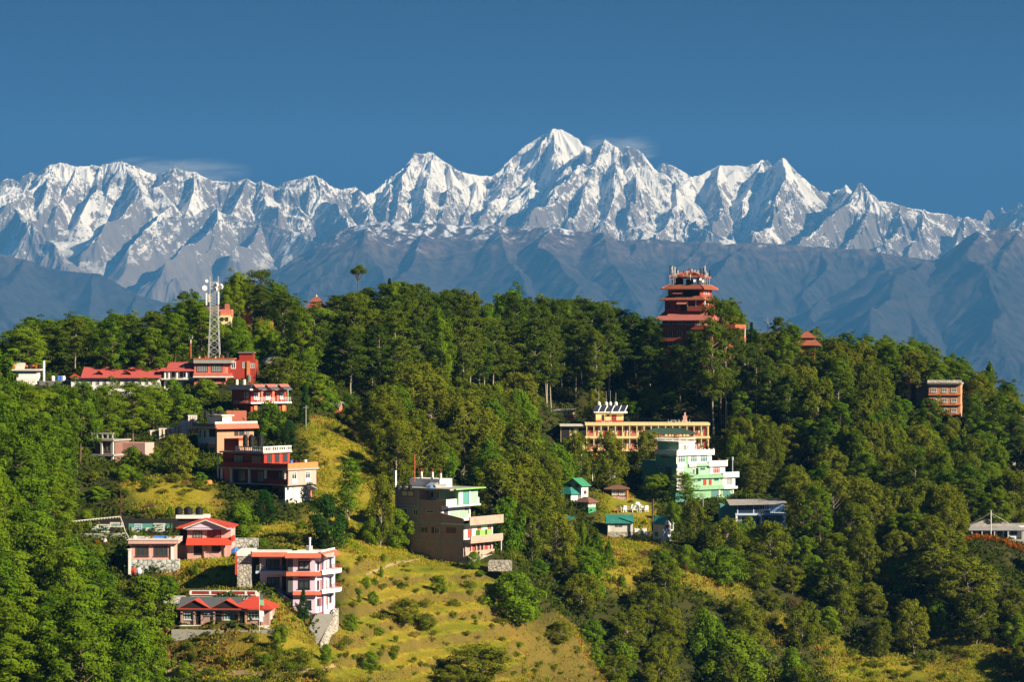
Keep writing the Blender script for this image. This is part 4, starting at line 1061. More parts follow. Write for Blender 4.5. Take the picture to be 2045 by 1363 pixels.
o = MB().lathe((0, 0, 0), [(.7, 0), (.9, .5), (.6, 1.1), (.3, 1.4)], 8).obj('tarpaulin', M['tarp']); o.location = at(470, 1110, 506); tag(o, 'bundled blue tarpaulin beside the pink red-roofed house', 'tarpaulin')
o = MB().box(-2.6, 2.6, 0, .4, -1.5, 2.2).obj('garden_wall', M['greystone']); o.location = at(487, 1100, 512); tag(o, 'grey block wall behind the lilac house', 'wall')

# ------------------------------------------------------------------ road-side wall with painted boards
o = MB().box(0, 18.4, 0, .5, -4, 2.9).obj('roadside_wall', M['dark']); o.location = at(172, 1068, 534); tag(o, 'dark retaining wall along the road that carries the billboards', 'wall')
wz = 534; rb = random.Random(3)
for i, (a, b_, t0, t1, c, l) in enumerate(((175, 198, 1048, 1064, 'offwhite', 'leftmost white painted board on the dark road wall'), (199, 219, 1048, 1065, 'offwhite', 'white painted board with a diagonal pen, second from left on the road wall'),
        (219.5, 246, 1044, 1054, 'offwhite', 'narrow white board placed higher than its neighbours on the road wall'), (257, 344, 1046.5, 1067, 'teal', 'long teal painted board right of the road on the dark wall'),
        (268, 284, 1047, 1064, 'paleblue', 'small pale board painted on the left of the teal board'), (306, 330, 1046, 1064, 'offwhite', 'large white board painted on the right of the teal board'))):
    p = at(a, t1, wz - .07 - .05 * (i > 3)); w_, h_ = (b_ - a) / F * wz, (t1 - t0) / F * wz
    e = empty('billboard', p); tag(e, l, 'sign', 'painted boards on the road wall')
    MB().box(0, w_, 0, .05, 0, h_).obj('board', M[c], e)
    lm = M['teal'] if c != 'teal' else M['offwhite']
    if c != 'teal':
        for r_ in range(2 if h_ < 1.2 else 3):
            m = MB(); zz = h_ * (.2 + .27 * r_); xx = w_ * .12; m.box(xx, w_ * .86, -.02, 0, zz + .2, zz + .24)
            while xx < w_ * .78:
                ww = rb.uniform(.1, .26); m.box(xx, xx + ww, -.02, 0, zz, zz + .21); xx += ww + rb.uniform(.06, .14)
            m.obj('lettering', lm, e)
        if i == 1: MB().bar((w_ * .15, -.02, h_ * .85), (w_ * .8, -.02, h_ * .25), .09).obj('painted_pen', lm, e)
    else:
        for xx in (.2, 3.2, 7.2): MB().box(xx, xx + .8, -.02, 0, h_ * .25, h_ * .6).obj('lettering', lm, e)
o = MB().box(0, 9.2, 0, .45, -3, 2.0).obj('parapet_wall', M['concrete']); o.location = at(142, 1088, 527); tag(o, 'grey roadside parapet wall left of the dark jeep', 'wall')
rdm = MB().box(-3, 21, 0, 5, -.6, .05).obj('road', M['darkconc']); rdm.location = at(150, 1088, 528); tag(rdm, None, None, None, 'structure')
for px_, l in ((131, 'leftmost white bollard at the road bend'), (137.5, 'middle white bollard at the road bend'), (144.5, 'rightmost white bollard at the road bend')):
    e = MB().lathe((0, 0, 0), [(.22, -.5), (.22, 2.1), (.26, 2.15), (.26, 2.25), (.12, 2.4)], 10).obj('bollard', M['white']); e.location = at(px_, 1086, 524); tag(e, l, 'bollard', 'bollards at the road bend')
# parked jeep, seen from its nose
e = empty('parked_car', at(247, 1087, 526.5), 0.25); tag(e, 'dark jeep with white bonnet parked beside the pink flat-roofed house', 'car')
MB().box(-.85, .85, 0, 3.9, .4, 1.0).poly8([(-.85, .9, 1.0), (.85, .9, 1.0), (.85, 3.85, 1.0), (-.85, 3.85, 1.0), (-.7, 1.5, 1.75), (.7, 1.5, 1.75), (.7, 3.7, 1.75), (-.7, 3.7, 1.75)]).obj('body', M['black'], e)
MB().box(-.75, .75, -.03, .85, 1.0, 1.07).obj('bonnet', M['white'], e); MB().box(-.72, .72, 1.45, 3.72, 1.752, 1.8).obj('roof', M['offwhite'], e)
MB().poly8([(-.7, 1.0, 1.12), (.7, 1.0, 1.12), (.7, 1.05, 1.12), (-.7, 1.05, 1.12), (-.62, 1.36, 1.66), (.62, 1.36, 1.66), (.62, 1.41, 1.66), (-.62, 1.41, 1.66)]).obj('windscreen', M['pglass'], e)
for sx in (-.6, .6): MB().lathe((0, 0, 0), [(.14, 0), (.14, .06)], 12).obj('headlight', M['white'], e).matrix_local = Matrix.Translation((sx, -.01, .75)) @ Matrix.Rotation(math.pi / 2, 4, 'X')
for sx in (-.8, .8):
    for sy in (.7, 3.1):
        w = MB().lathe((0, 0, -.12), [(.36, 0), (.38, .06), (.38, .2), (.36, .25)], 14).obj('wheel', M['black'], e); w.matrix_local = Matrix.Translation((sx, sy, .38)) @ Matrix.Rotation(math.pi / 2, 4, 'Y')
        MB().lathe((0, 0, -.14), [(.2, 0), (.2, .29)], 10).obj('rim', M['steel'], w)
m = MB(); pts = [at(104, 1043, 520), at(150, 1041, 523), at(200, 1036, 526), at(240, 1032, 528), at(246, 1048, 526), at(250, 1062, 524), at(258, 1076, 522)]
for a, b_ in zip(pts[:-1], pts[1:]):
    m.bar(a, b_, .06); k = int((b_ - a).length / .55)
    for i in range(k):
        q = a.lerp(b_, (i + .5) / k); m.box(q.x - .12, q.x + .12, q.y - .02, q.y + .02, q.z - .24, q.z)
tag(m.obj('flag_string', M['offwhite']), 'string of small white flags hanging across the dark road cutting', 'flags')
e = MB().lathe((0, 0, 0), [(.1, -1), (.08, 6)], 6).obj('pole', M['wood']); e.location = at(241, 1040, 530); tag(e, 'brown wooden pole holding up the string of white flags', 'pole')
for px_, l in ((205, 'left'), (210, 'right')):
    e = MB().lathe((0, 0, 0), [(.35, 0), (.42, .4), (.2, .9)], 8).obj('sack', M['white']); e.location = at(px_, 1087, 524 if l == 'left' else 523); tag(e, l + ' one of two white sacks set on the wall below the road', 'sack', 'sacks below the road')

# ------------------------------------------------------------------ dark red guesthouse
h = House('guesthouse', 'dark red three-storey guesthouse stepping down to a white base with black roof tanks', 'hotel', 568, 1026, 553, -35)
X, Y, Z = h.X, h.Y, h.Z
dL, dR = X(428), 9.0
# mid floor
mx1 = X(575); sh = X(575)
MB().box(X(428), mx1 - 1.6, 1.4, dR, Z(971), Z(936)).obj('gallery_wall', M['maroon'], h.root)
MB().box(X(432) - .3, mx1, 0, dR, Z(971), Z(968.5)).box(X(432) - .4, mx1 + .3, -.3, dR + .3, Z(940.5), Z(937)).obj('floor_slab', M['concrete'], h.root)
MB().box(X(524), mx1 - .02, 0, .22, Z(968.5), Z(958)).obj('gallery_parapet', M['maroon'], h.root)
MB().box(X(432), mx1 + .05, -.1, .14, Z(937), Z(927)).obj('upper_parapet', M['red'], h.root)
for p_ in (432, 453, 492, 527, 567): MB().box(X(p_) - .2, X(p_) + .2, 0.02, .4, Z(968), Z(940.5)).obj('column', M['white'], h.root)
MB().box(X(435), X(452), .4, 1.38, Z(968), Z(941)).obj('stair_block', M['salmon'], h.root)
for a, b_ in ((458, 475), (500, 520), (545, 565)): h.win((0, 1.4), FR, X(a), X(b_), Z(966), Z(944), M['wood'], M['pglass'], 3)
MB().box(mx1 - 1.6, mx1 - .03, .25, dR - .2, Z(968.5), Z(940.5)).obj('pink_wall', M['pink'], h.root)
for a0, w_ in ((1.2, 1.5), (5.4, 1.5)):
    h.win((mx1 - .03, 0), RT, a0, a0 + w_, Z(959), Z(944), M['white'], M['glass'], 2, 2, .12, True)
    MB().ob((mx1 - .03, 0), RT, a0 - .1, a0 + w_ + .1, 0, .1, Z(967), Z(960)).obj('window_apron', M['offwhite'], h.root)
MB().box(mx1 - .2, mx1 + .1, -.05, dR + .2, Z(936.9), Z(926)).box(X(524), mx1 - .2, dR - .05, dR + .2, Z(936.9), Z(926)).obj('roof_parapet', M['orange'], h.root)
for i, (yy, c) in enumerate(((2.2, 'tarp'), (3.6, 'black'), (5.0, 'black'), (6.6, 'white'))):
    q = h.world(mx1 - 1.0, yy, Z(932)); e = MB().lathe((0, 0, 0), [(.3, 0), (.36, .4), (.3, .75)], 8).obj('drum', M[c]); e.location = q + Vector((0, 0, .3))
    tag(e, ['blue drum on the orange-edged terrace of the guesthouse', 'black drum nearer the blue one on the guesthouse terrace', 'black drum beside the white one on the guesthouse terrace', 'white drum on the orange-edged terrace of the guesthouse'][i], 'drum', 'drums on the guesthouse terrace')
# lowest floor and base
MB().box(X(527), -.4, 2.2, dR, Z(999), Z(971)).obj('lower_wall', M['salmon'], h.root)
MB().box(-.4, 0, .3, dR - 1, Z(999), Z(971)).box(-.39, -.01, .31, dR - 1, Z(973), Z(971)).obj('white_wall', M['white'], h.root)
MB().box(-3, 0.04, .25, dR - .9, Z(1026) - 4, Z(999)).obj('base', M['offwhite'], h.root)
MB().box(0.04, .12, 3.6, 3.75, Z(1026), Z(1000)).obj('drain_pipe', M['concrete'], h.root)
for a0 in (2.2, 4.4): h.win((0, 0), RT, a0, a0 + .8, Z(989), Z(976), M['lbrick'], M['offwhite'], 1)
for a0 in (.7, 6.6): h.win((0, 0), RT, a0, a0 + .6, Z(980), Z(975.5), M['wood'], M['glass'], 1)
h.door((0, 2.2), FR, X(531), X(541), Z(993), Z(978), M['dark'])
skirt(h, 'awning', M['tin'], (0, 0), RT, 6.0, 8.6, Z(981), Z(972), 0, 1.4)
# top floor
tx1 = X(521)
MB().box(X(432), tx1, .5, 8.2, Z(937), Z(907)).obj('wall', M['maroon'], h.root)
MB().box(X(430), tx1 + .5, -.3, 8.6, Z(908), Z(905)).obj('roof_slab', M['concrete'], h.root)
m = MB()
for p, u, L_ in (((X(464), -.2), FR, tx1 + .4 - X(464)), ((tx1 + .4, -.2), RT, 8.6)):
    m.ob(p, u, 0, L_, -.14, .02, Z(905), Z(902.5)).ob(p, u, 0, L_, -.16, .04, Z(896), Z(894))
    k = int(L_ / .55)
    for i in range(k + 1): m.ob(p, u, (L_ - .2) * i / k, (L_ - .2) * i / k + (.32 if i % 4 == 0 else .16), -.12, .0, Z(902.5), Z(896))
m.obj('balustrade', M['white'], h.root)
MB().box(X(431), X(463), 1, 5, Z(905), Z(880)).obj('stair_head', M['maroon'], h.root)
MB().box(X(463), X(463) + .05, 1.0, 5, Z(905), Z(884)).obj('stair_head_side', M['lbrick'], h.root)
for a, b_ in ((456, 477), (494, 515)): h.win((0, .5), FR, X(a), X(b_), Z(928), Z(912), M['wood'], M['pglass'], 3, 1, .13)
for a0 in (1.0, 3.3, 5.8): h.win((tx1, .5), RT, a0, a0 + 1.3, Z(927), Z(911), M['wood'], M['glass'], 2, 1, .1); MB().ob((tx1, .5), RT, a0 + 1.35, a0 + 2.0, 0, .08, Z(930), Z(908)).obj('shutter_panel', M['brightred'], h.root)
MB().lathe((X(423), .3, Z(975)), [(.16, 0), (.16, 6.5)], 8).obj('post', M['white'], h.root)
tanks_px(((490, 10), (502, 12), (520, 14)), 892, 869, 558, 'black water tank on the roof of the dark red guesthouse', 'tanks on the dark red guesthouse')

# ------------------------------------------------------------------ brick and white house
h = House('brick_house', 'brick house with a white shaded wing, red roof band and rooftop tank room', 'house', 433.5, 908, 590, -52)
X, Y, Z = h.X, h.Y, h.Z
MB().box(X(389), 0, 0, 9.0, Z(908) - 4, Z(856)).obj('wall', M['lbrick'], h.root)
MB().box(X(389), -.6, -.06, -.005, Z(888), Z(859)).obj('white_wall', M['paleblue'], h.root)  # shade on this white side is put into the bluish colour
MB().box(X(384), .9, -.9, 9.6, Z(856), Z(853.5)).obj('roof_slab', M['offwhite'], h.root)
MB().box(X(384), .1, -.95, -.7, Z(853.5), Z(847)).obj('shaded_parapet', M['darkconc'], h.root)  # white roof edge, its shade put into the dark colour
skirt(h, 'roof_band', M['redtile'], (.5, -.8), RT, 0, 10.4, Z(856.5), Z(847), 0, .7)
MB().box(.3, .5, -.8, 9.6, Z(853.5), Z(843)).obj('parapet', M['offwhite'], h.root)
for a, b_ in ((393, 398), (403, 409)): h.win((0, -.06), FR, X(a), X(b_), Z(877), Z(861), M['white'], M['glass'], 1, 1, .08)
MB().box(X(416), X(430), -.09, -.06, Z(874), Z(858)).obj('porch_opening', M['dark'], h.root)
h.win((0, 0), FR, X(417), X(428), Z(900), Z(894), M['concrete'], M['glass'], 2)
h.win((0, 0), RT, 4.2, 5.2, Z(872), Z(861), M['wood'], M['glass'], 2); h.win((0, 0), RT, 5.4, 6.7, Z(872), Z(861), M['wood'], M['glass'], 2); h.win((0, 0), RT, 7.1, 7.8, Z(872), Z(861), M['wood'], M['pglass'], 2)
bx = X(409)
MB().box(bx - 1.6, 0.2, 1.2, 3.5, Z(850), Z(832)).obj('tank_room', M['white'], h.root)
MB().box(bx - 2.0, .5, .8, 3.9, Z(832), Z(829.5)).obj('tank_room_roof', M['offwhite'], h.root)
tanks_px(((411, 7), (424, 9), (439, 11)), 833, 820, 594, 'small black water tank on the tank room of the brick and white house', 'tanks on the brick and white house')
tanks_px(((436, 6),), 847, 838, 592, 'small white roof vent tank on the brick and white house', 'tanks on the brick and white house', 'white')

# ------------------------------------------------------------------ red terraced hotel
h = House('terraced_hotel', 'red two-storey hotel with white balcony slabs and three pink roof hoods', 'hotel', 501, 824, 612, -48)
X, Y, Z = h.X, h.Y, h.Z
MB().box(X(458), 0, 0, 9.6, -6, Z(780)).obj('wall', M['red'], h.root)
MB().box(X(452), .8, -.8, 10.3, Z(780), Z(777.5)).obj('roof_slab', M['white'], h.root)
skirt(h, 'roof_skirt', M['slate'], (0, -.7), FR, X(452), .6, Z(779), Z(770), -.6, .3)
MB().box(X(452), 0, 2.5, 10, Z(777.5), Z(769)).obj('roof_deck', M['darkconc'], h.root)
for i in range(3):
    a0 = .2 + i * 3.4
    skirt(h, 'roof_hood', M['pinkroof'], (.3, a0), RT, 0, 2.5, Z(775.5), Z(768), .3, 1.4)
    skirt(h, 'hood_panel', M['slate'], (.3, a0), RT, .1, 2.4, Z(778.4), Z(773.5), 1.2, 2.2)
MB().box(-.2, .3, 0, 9.8, Z(777.5), Z(770)).obj('parapet', M['pink'], h.root)
MB().box(X(468), 1.1, -.8, 10.2, Z(807), Z(804)).obj('floor_slab', M['white'], h.root)
skirt(h, 'floor_skirt', M['redtile'], (0, -.7), FR, X(470), 0, Z(805.5), Z(800), 0, .5)
for a0, w_ in ((.8, 1.4), (4.0, 1.2), (7.8, 1.2)): h.win((0, 0), RT, a0, a0 + w_, Z(799), Z(785), M['white'], M['pglass'], 2, 1, .12)
for a0 in (2.6, 5.6, 6.8): MB().ob((0, 0), RT, a0, a0 + .55, 0, .25, Z(804), Z(780)).obj('pier', M['salmon'], h.root)
for a0, a1 in ((1.0, 5.6), (7.4, 10.0)): h.rail((0, 0), RT, a0, a1, Z(804), .95, M['white'], None, 'balustrade', 1.0)
MB().lathe((1.0, 9.2, Z(804)), [(.12, 0), (.12, 2.5)], 8).obj('column', M['palegreen'], h.root)
h.win((0, 0), FR, X(487), X(495), Z(795), Z(784), M['white'], M['glass'], 2)
for a0 in (.6, 3.4, 8.2): MB().ob((0, 0), RT, a0, a0 + .9, 0, .3, -1.5, Z(807)).obj('lower_pier', M['orange'], h.root)
MB().ob((0, 0), RT, 1.6, 3.3, .01, .04, Z(822), Z(809)).ob((0, 0), RT, 4.5, 7.6, .01, .04, Z(822), Z(809)).obj('ground_floor_opening', M['dark'], h.root)
for px_ in (473, 488):
    e = MB().lathe((0, 0, 0), [(.32, 0), (.32, 1.0), (.2, 1.15)], 10).obj('roof_drum', M['white']); e.location = at(px_, 769, 617); tag(e, ('left' if px_ < 480 else 'right') + ' white drum on the roof of the red terraced hotel', 'drum', 'white drums on the red terraced hotel')
e = MB().lathe((0, 0, 0), [(.45, 0), (.45, 1.3), (.2, 1.6)], 12).obj('water_tank', M['darkconc']); e.location = at(497, 763, 622); tag(e, 'upright grey cylinder tank behind the red terraced hotel', 'water tank')
o = MB().box(0, 4.2, 0, .6, -1, 1.6).obj('terrace_wall', M['salmon']); o.location = at(452, 836, 604); tag(o, 'short salmon terrace wall below the red terraced hotel', 'wall')

# ------------------------------------------------------------------ grey brick house among pines
h = House('unfinished_villa', 'grey concrete and dark brick house half hidden by pines', 'house', 226, 924, 582, -20)
X, Y, Z = h.X, h.Y, h.Z
MB().box(X(184), 0, .8, 7, -3, Z(882)).obj('wall', M['dbrick'], h.root)
for t0, t1 in ((879, 882), (908, 912)): MB().box(X(180), .3, -.3, 7.3, Z(t1), Z(t0)).obj('floor_slab', M['concrete'], h.root)
m = MB().box(X(181), .2, -.2, 0, Z(879), Z(876)).box(X(181), .2, -.2, 0, Z(868), Z(865))
for p_ in (182, 193, 204, 215, 225): m.box(X(p_) - .12, X(p_) + .12, -.2, 0, Z(876), Z(868))
m.obj('parapet', M['offwhite'], h.root)
for p_ in (202, 225): MB().box(X(p_) - .2, X(p_) + .2, -.2, .2, -1, Z(882)).obj('column', M['offwhite'], h.root)
for a, b_, t0, t1 in ((189, 197, 895, 886), (209, 224, 903, 886), (209, 222, 923, 914)): h.win((0, .8), FR, X(a), X(b_), Z(t0), Z(t1), M['concrete'], M['glass'], 2)
MB().box(0, 5.2, 4, 8, -2, Z(886)).obj('side_wing', M['pink'], h.root)

# stepped orange garden walls
for i, (a, b_, t, l) in enumerate(((300, 326, 862, 'lowest orange garden wall, partly behind pines'), (318, 345, 858, 'orange garden wall with white piers left of the steps'), (346, 366, 852, 'middle stepped orange garden wall'), (362, 374, 842, 'upper stepped orange garden wall'), (376, 392, 832, 'topmost orange garden wall by the brick and white house'))):
    e = empty('garden_wall', at(a, t + 16, 600 - i)); tag(e, l, 'wall', 'stepped orange garden walls'); w_ = (b_ - a) / F * 600
    MB().box(0, w_, 0, .4, -1.5, 1.7).obj('panel', M['orange'], e); MB().box(-.1, w_ + .1, -.08, .48, 1.7, 1.9).obj('coping', M['white'], e)
    for k in range(4): MB().box(w_ * k / 3.4, w_ * k / 3.4 + .35, -.1, -.005, -1, 1.7).obj('pier', M['white'], e)
# ------------------------------------------------------------------ unfinished brick house
h = House('unfinished_house', 'large unfinished stepped brick house with concrete frame and white-green upper rooms', 'house', 926, 1122, 541, -35)
X, Y, Z = h.X, h.Y, h.Z
xl = X(787); xt, x2 = X(834), X(880); dp = 9.6
MB().box(X(855), 0, 0, dp, Z(1150), Z(1084)).box(X(815), X(855), .02, dp, Z(1140), Z(1084)).obj('ground_floor_wall', M['brick'], h.root)
MB().box(xl + 1.2, 0, 0, dp, Z(1082), Z(1049)).obj('second_floor_wall', M['brick'], h.root)
MB().box(xl, x2, 0, dp, Z(1047), Z(1016)).obj('third_floor_wall', M['brick'], h.root)
MB().box(xl, xt, 0, dp, Z(1013), Z(982)).obj('top_floor_wall', M['brick'], h.root)
MB().box(xt, X(895), 3.2, dp, Z(1013), Z(982)).obj('set_back_wall', M['palegreen'], h.root)
m = MB()
for t0, t1, e0, e1 in ((1013, 1016.5, xl, x2 + .15), (1047, 1050, xl, .15), (1081.5, 1084.5, xl + 1.2, .15)): m.box(e0 - .06, e1, -.07, dp + .1, Z(t1), Z(t0))
for p_, z0, z1 in ((787.5, 1052, 982), (834, 1084, 982), (880, 1120, 1016), (926, 1122, 1050)): m.box(X(p_) - .22, X(p_) + .0 if p_ in (880, 926) else X(p_) + .22, -.09, -.005, Z(z0), Z(z1))
m.obj('concrete_frame', M['concrete'], h.root)
# right-hand rooms
MB().box(x2, x2 + .06, .2, dp - .1, Z(1046.9), Z(1017)).obj('third_floor_face', M['white'], h.root)
MB().box(0.01, .07, .2, dp - .2, Z(1081), Z(1050.2)).obj('second_floor_face', M['white'], h.root)
for a0 in (1.1,): h.win((.07, 0), RT, a0, a0 + 1.4, Z(1077), Z(1058), M['pbrick'], M['redwood'], 2)
for a0 in (4.2, 7.6): h.win((.07, 0), RT, a0, a0 + 1.3, Z(1072), Z(1055), M['pbrick'], M['redwood'], 2)
for a0 in (3.8, 6.2): MB().ob((.07, 0), RT, a0, a0 + 1.7, .02, 1.0, Z(1076), Z(1062)).obj('green_screen', M['limegreen'], h.root)
for a0 in (.8, 7.6): h.win((x2 + .06, 0), RT, a0, a0 + 1.3, Z(1034), Z(1022), M['wood'], M['glass'], 2)
for a0 in (3.0, 6.0): MB().ob((x2 + .06, 0), RT, a0, a0 + 2.6, .0, .08, Z(1040), Z(1026)).obj('green_shutter', M['palegreen'], h.root)
# terraces and parapets
MB().box(x2 + .08, 1.6, -.2, dp + 1.2, Z(1049.8), Z(1047)).obj('terrace_slab', M['mint'], h.root)
MB().box(1.45, 1.65, -.25, dp + 1.2, Z(1050), Z(1033)).obj('terrace_parapet', M['pbrick'], h.root)
m = MB(); m.poly8([(x2 + .1, -.14, Z(1048)), (.1, -.14, Z(1048)), (.1, .08, Z(1048)), (x2 + .1, .08, Z(1048)), (x2 + .1, -.14, Z(1027)), (.1, -.14, Z(1037)), (.1, .08, Z(1037)), (x2 + .1, .08, Z(1027))]); m.obj('sloping_parapet', M['brick'], h.root)
MB().box(xt + .25, X(890), -.13, .08, Z(1013), Z(1002)).obj('brick_parapet', M['brick'], h.root)
MB().box(X(890), X(890) + .2, -.15, dp + 1, Z(1013), Z(1000)).box(x2 + .15, X(895), -.1, dp + 1, Z(1016), Z(1013)).obj('white_parapet', M['white'], h.root)
MB().box(.2, 1.7, -.1, dp + .9, Z(1086), Z(1083)).box(1.55, 1.75, -.1, dp + .9, Z(1083), Z(1071)).obj('balcony', M['pbrick'], h.root)
m = MB()
for a0 in (.1, 2.0, 3.6, 4.8, 6.0, 8.6): m.ob((0.02, 0), RT, a0, a0 + .35, 0, .3, Z(1114), Z(1086.2))
m.obj('porch_pier', M['pbrick'], h.root)
for a0 in (2.5, 6.6): h.door((.02, 0), RT, a0, a0 + 1.2, Z(1110), Z(1090), M['redwood'])
for a0 in (4.0, 5.2): h.win((.02, 0), RT, a0, a0 + .8, Z(1103), Z(1088), M['wood'], M['glass'], 1)
MB().ob((.03, 0), RT, .1, dp, 0, .35, Z(1112), Z(1103)).obj('porch_parapet', M['pbrick'], h.root)
MB().lathe((1.6, dp + .5, Z(1120)), [(.12, 0), (.12, 3.4)], 8).obj('post', M['offwhite'], h.root)
MB().box(-1, 1.2, -.1, dp + 1, Z(1155), Z(1112.5)).obj('foundation', M['stone'], h.root)
for a, b_, t0, t1, fm in ((799, 823, 996, 986, 'wood'), (797, 810, 1030, 1022, 'concrete'), (824, 832, 1034, 1023, 'concrete'), (852, 864, 1028, 1023, 'concrete'), (862, 874, 1068, 1057, 'redwood'), (892, 909, 1066, 1057, 'redwood'), (868, 876, 1068, 1058, 'concrete'), (840, 852, 1068, 1058, 'lbrick')):
    h.win((0, 0), FR, X(a) - .15, X(b_) + .15, Z(t0) - .1, Z(t1) + .1, M['offwhite'] if fm == 'concrete' else M[fm], M['yellow'] if t0 == 996 else M['glass'], 2, 1, .13)
for p_ in (811.5, 834.5, 851.5):
    m = MB()
    for dx_, dy_ in ((-.12, .08), (.1, .1), (-.1, .3), (.12, .28)): m.bar((X(p_) + dx_, 4.2 + dy_, Z(949)), (X(p_) + dx_ * 1.6, 4.2 + dy_, Z(940)), .025)
    m.obj('rebar', M['rustp'], h.root)
h.win((0, 3.2), FR, X(838), X(845), Z(1000), Z(986), M['white'], M['glass'], 1); h.win((0, 3.2), FR, X(850), X(857), Z(1002), Z(986), M['white'], M['pglass'], 1)
MB().box(X(895), X(895) + .06, 3.4, 4.6, Z(1012), Z(983)).box(X(896), X(896) + .06, 6.6, 7.0, Z(1012), Z(983)).obj('white_pier', M['white'], h.root)
MB().box(X(895), X(895) + .05, 4.6, 6.6, Z(1012), Z(986)).obj('green_door', M['teal'], h.root)
MB().box(xl - .2, X(896) + .4, -.2, dp + .5, Z(982), Z(978.5)).obj('roof_slab', M['concrete'], h.root)
MB().box(X(870), X(896) + 1.0, 1, dp + 1.2, Z(981), Z(979)).obj('green_eave', M['limegreen'], h.root)
# roof room and starter columns
MB().box(xl + .3, X(852), 4, 8, Z(978.5), Z(962)).obj('roof_room', M['white'], h.root)
MB().poly8([(X(833), 2.4, Z(978)), (X(848), 2.4, Z(978)), (X(848), 4, Z(978)), (X(833), 4, Z(978)), (X(833), 2.4, Z(976)), (X(848), 2.4, Z(976)), (X(848), 4, Z(968)), (X(833), 4, Z(968))]).obj('lean_to_roof', M['grey'], h.root)
m = MB()
for p_, yy, tp in ((811, 4.2, 948), (834, 4.2, 948), (851, 4.2, 950), (783, .2, 945)): m.box(X(p_) - .18, X(p_) + .18, yy, yy + .36, Z(980), Z(tp))
m.obj('starter_column', M['white'], h.root)
tanks_px(((795, 8), (806.5, 8), (819, 8)), 979, 969, 539, 'black water tank on the roof of the unfinished brick house', 'tanks on the unfinished brick house')
e = MB().bar((0, 0, 0), (0, 0, 5.2), .1, 6).bar((0, 0, 4.2), (1.6, .2, .5), .04).obj('mast_pole', M['rustp']); e.location = at(828, 963, 546); tag(e, 'rusty pole with a stay on the unfinished brick house', 'pole')
e = MB().box(-1, 1, -.3, .3, 0, .9).box(-1.05, 1.05, -.35, .35, .9, 1.0).obj('crate', M['offwhite']); e.location = at(881, 978, 548); tag(e, 'pale box on the flat roof of the unfinished brick house', 'box')
e = MB().lathe((0, 0, 0), [(.5, 0), (.55, .4), (.3, .8)], 8).obj('tarpaulin', M['tarp']); e.location = at(860, 978, 547); tag(e, 'blue tarpaulin heap on the unfinished brick house roof', 'tarpaulin')
o = MB().box(0, 4.5, 0, 2.5, -1.5, .3).box(.2, 4.2, .2, 2.3, .3, .45).obj('rubble_terrace', M['stone']); o.location = at(975, 1126, 537); tag(o, 'pale rubble terrace at the foot of the unfinished brick house', 'terrace')

# ------------------------------------------------------------------ yellow hotel
h = House('long_hotel', 'long yellow and red hotel with open galleries and a flat roof terrace', 'hotel', 1171, 922, 720, 0)
X, Z = h.X, h.Z
x1 = X(1418)
MB().box(0, x1 - .3, 1.2, 9, -3, Z(848)).obj('wall', M['yellow'], h.root)
for t0, t1 in ((845.5, 850.5), (872, 876.5), (899, 902)): MB().box(-.3, x1, -.1, 9.2, Z(t1), Z(t0)).obj('gallery_slab', M['yellow'], h.root)
nb_ = 17
for t0, t1 in ((850.5, 872), (876.5, 899)):
    m = MB(); pp = MB(); bl = MB()
    for i in range(nb_ + 1):
        xx = (x1 - .5) * i / nb_; m.box(xx, xx + .22, 0, .22, Z(t1), Z(t0))
        if i < nb_ and i % 3 == 0: pp.box(xx + .24, xx + (x1 - .5) / nb_ - .02, .04, .14, Z(t1), Z(t1 - 6.5))
        if i < nb_: bl.box(xx + .7, xx + 1.15, 1.15, 1.19, Z(t1), Z(t0 + 3))
    m.obj('gallery_columns', M['yellow'], h.root); pp.obj('gallery_parapet', M['salmon'], h.root); bl.obj('wall_stripe', M['redwood'], h.root)
    for i in range(nb_):
        xx = (x1 - .5) * i / nb_
        if i % 2 == 0: h.door((0, 1.2), FR, xx + 1.2, xx + 1.75, Z(t1), Z(t0 + 4), M['wood'])
        h.win((0, 1.2), FR, xx + .28, xx + .66, Z(t1 - 8), Z(t0 + 4), M['white'], M['pglass'] if i % 3 else M['glass'], 1, 1, .07)
        if i % 2: MB().ob((0, 1.2), FR, xx + 1.2, xx + 1.8, 0, .05, Z(t1 - 7), Z(t0 + 4)).obj('white_panel', M['offwhite'], h.root)
h.rail((0, 0), FR, X(1130), x1, Z(845.5), 1.05, M['black'], 40, d=-.3)
MB().box(X(1120), -.3, 1.2, 8, -2, Z(852)).obj('wing_wall', M['yellow'], h.root); MB().box(X(1118), -.2, .2, 8.2, Z(852), Z(849)).obj('wing_roof', M['offwhite'], h.root)
MB().box(X(1122), X(1138), 1.1, 1.19, Z(895), Z(855)).box(X(1156), X(1170), 1.1, 1.19, Z(880), Z(856)).obj('wing_opening', M['dark'], h.root)
h.win((0, 1.2), FR, X(1140), X(1146), Z(866), Z(856), M['wood'], M['glass'], 1)
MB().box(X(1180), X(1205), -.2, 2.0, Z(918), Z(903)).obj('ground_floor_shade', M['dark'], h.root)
for a, b_, l in ((1183, 1197, 'left'), (1262, 1274, 'middle'), (1292, 1306, 'right')):
    e = empty('awning', at(a, 921 if a < 1200 else 924, 716)); tag(e, l + ' orange-yellow canvas awning at the foot of the yellow hotel', 'awning', 'awnings of the yellow hotel'); w_ = (b_ - a) / F * 716
    MB().poly8([(0, -1.2, 1.2), (w_, -1.2, 1.2), (w_, 0, 1.9), (0, 0, 1.9), (0, -1.2, 1.26), (w_, -1.2, 1.26), (w_, 0, 1.96), (0, 0, 1.96)]).box(0, w_, -1.22, -1.18, .55, 1.2).obj('canvas', M['banner'], e)
    MB().bar((.05, -1.15, -.6), (.05, -1.15, 1.2), .05).bar((w_ - .05, -1.15, -.6), (w_ - .05, -1.15, 1.2), .05).obj('frame', M['white'], e)
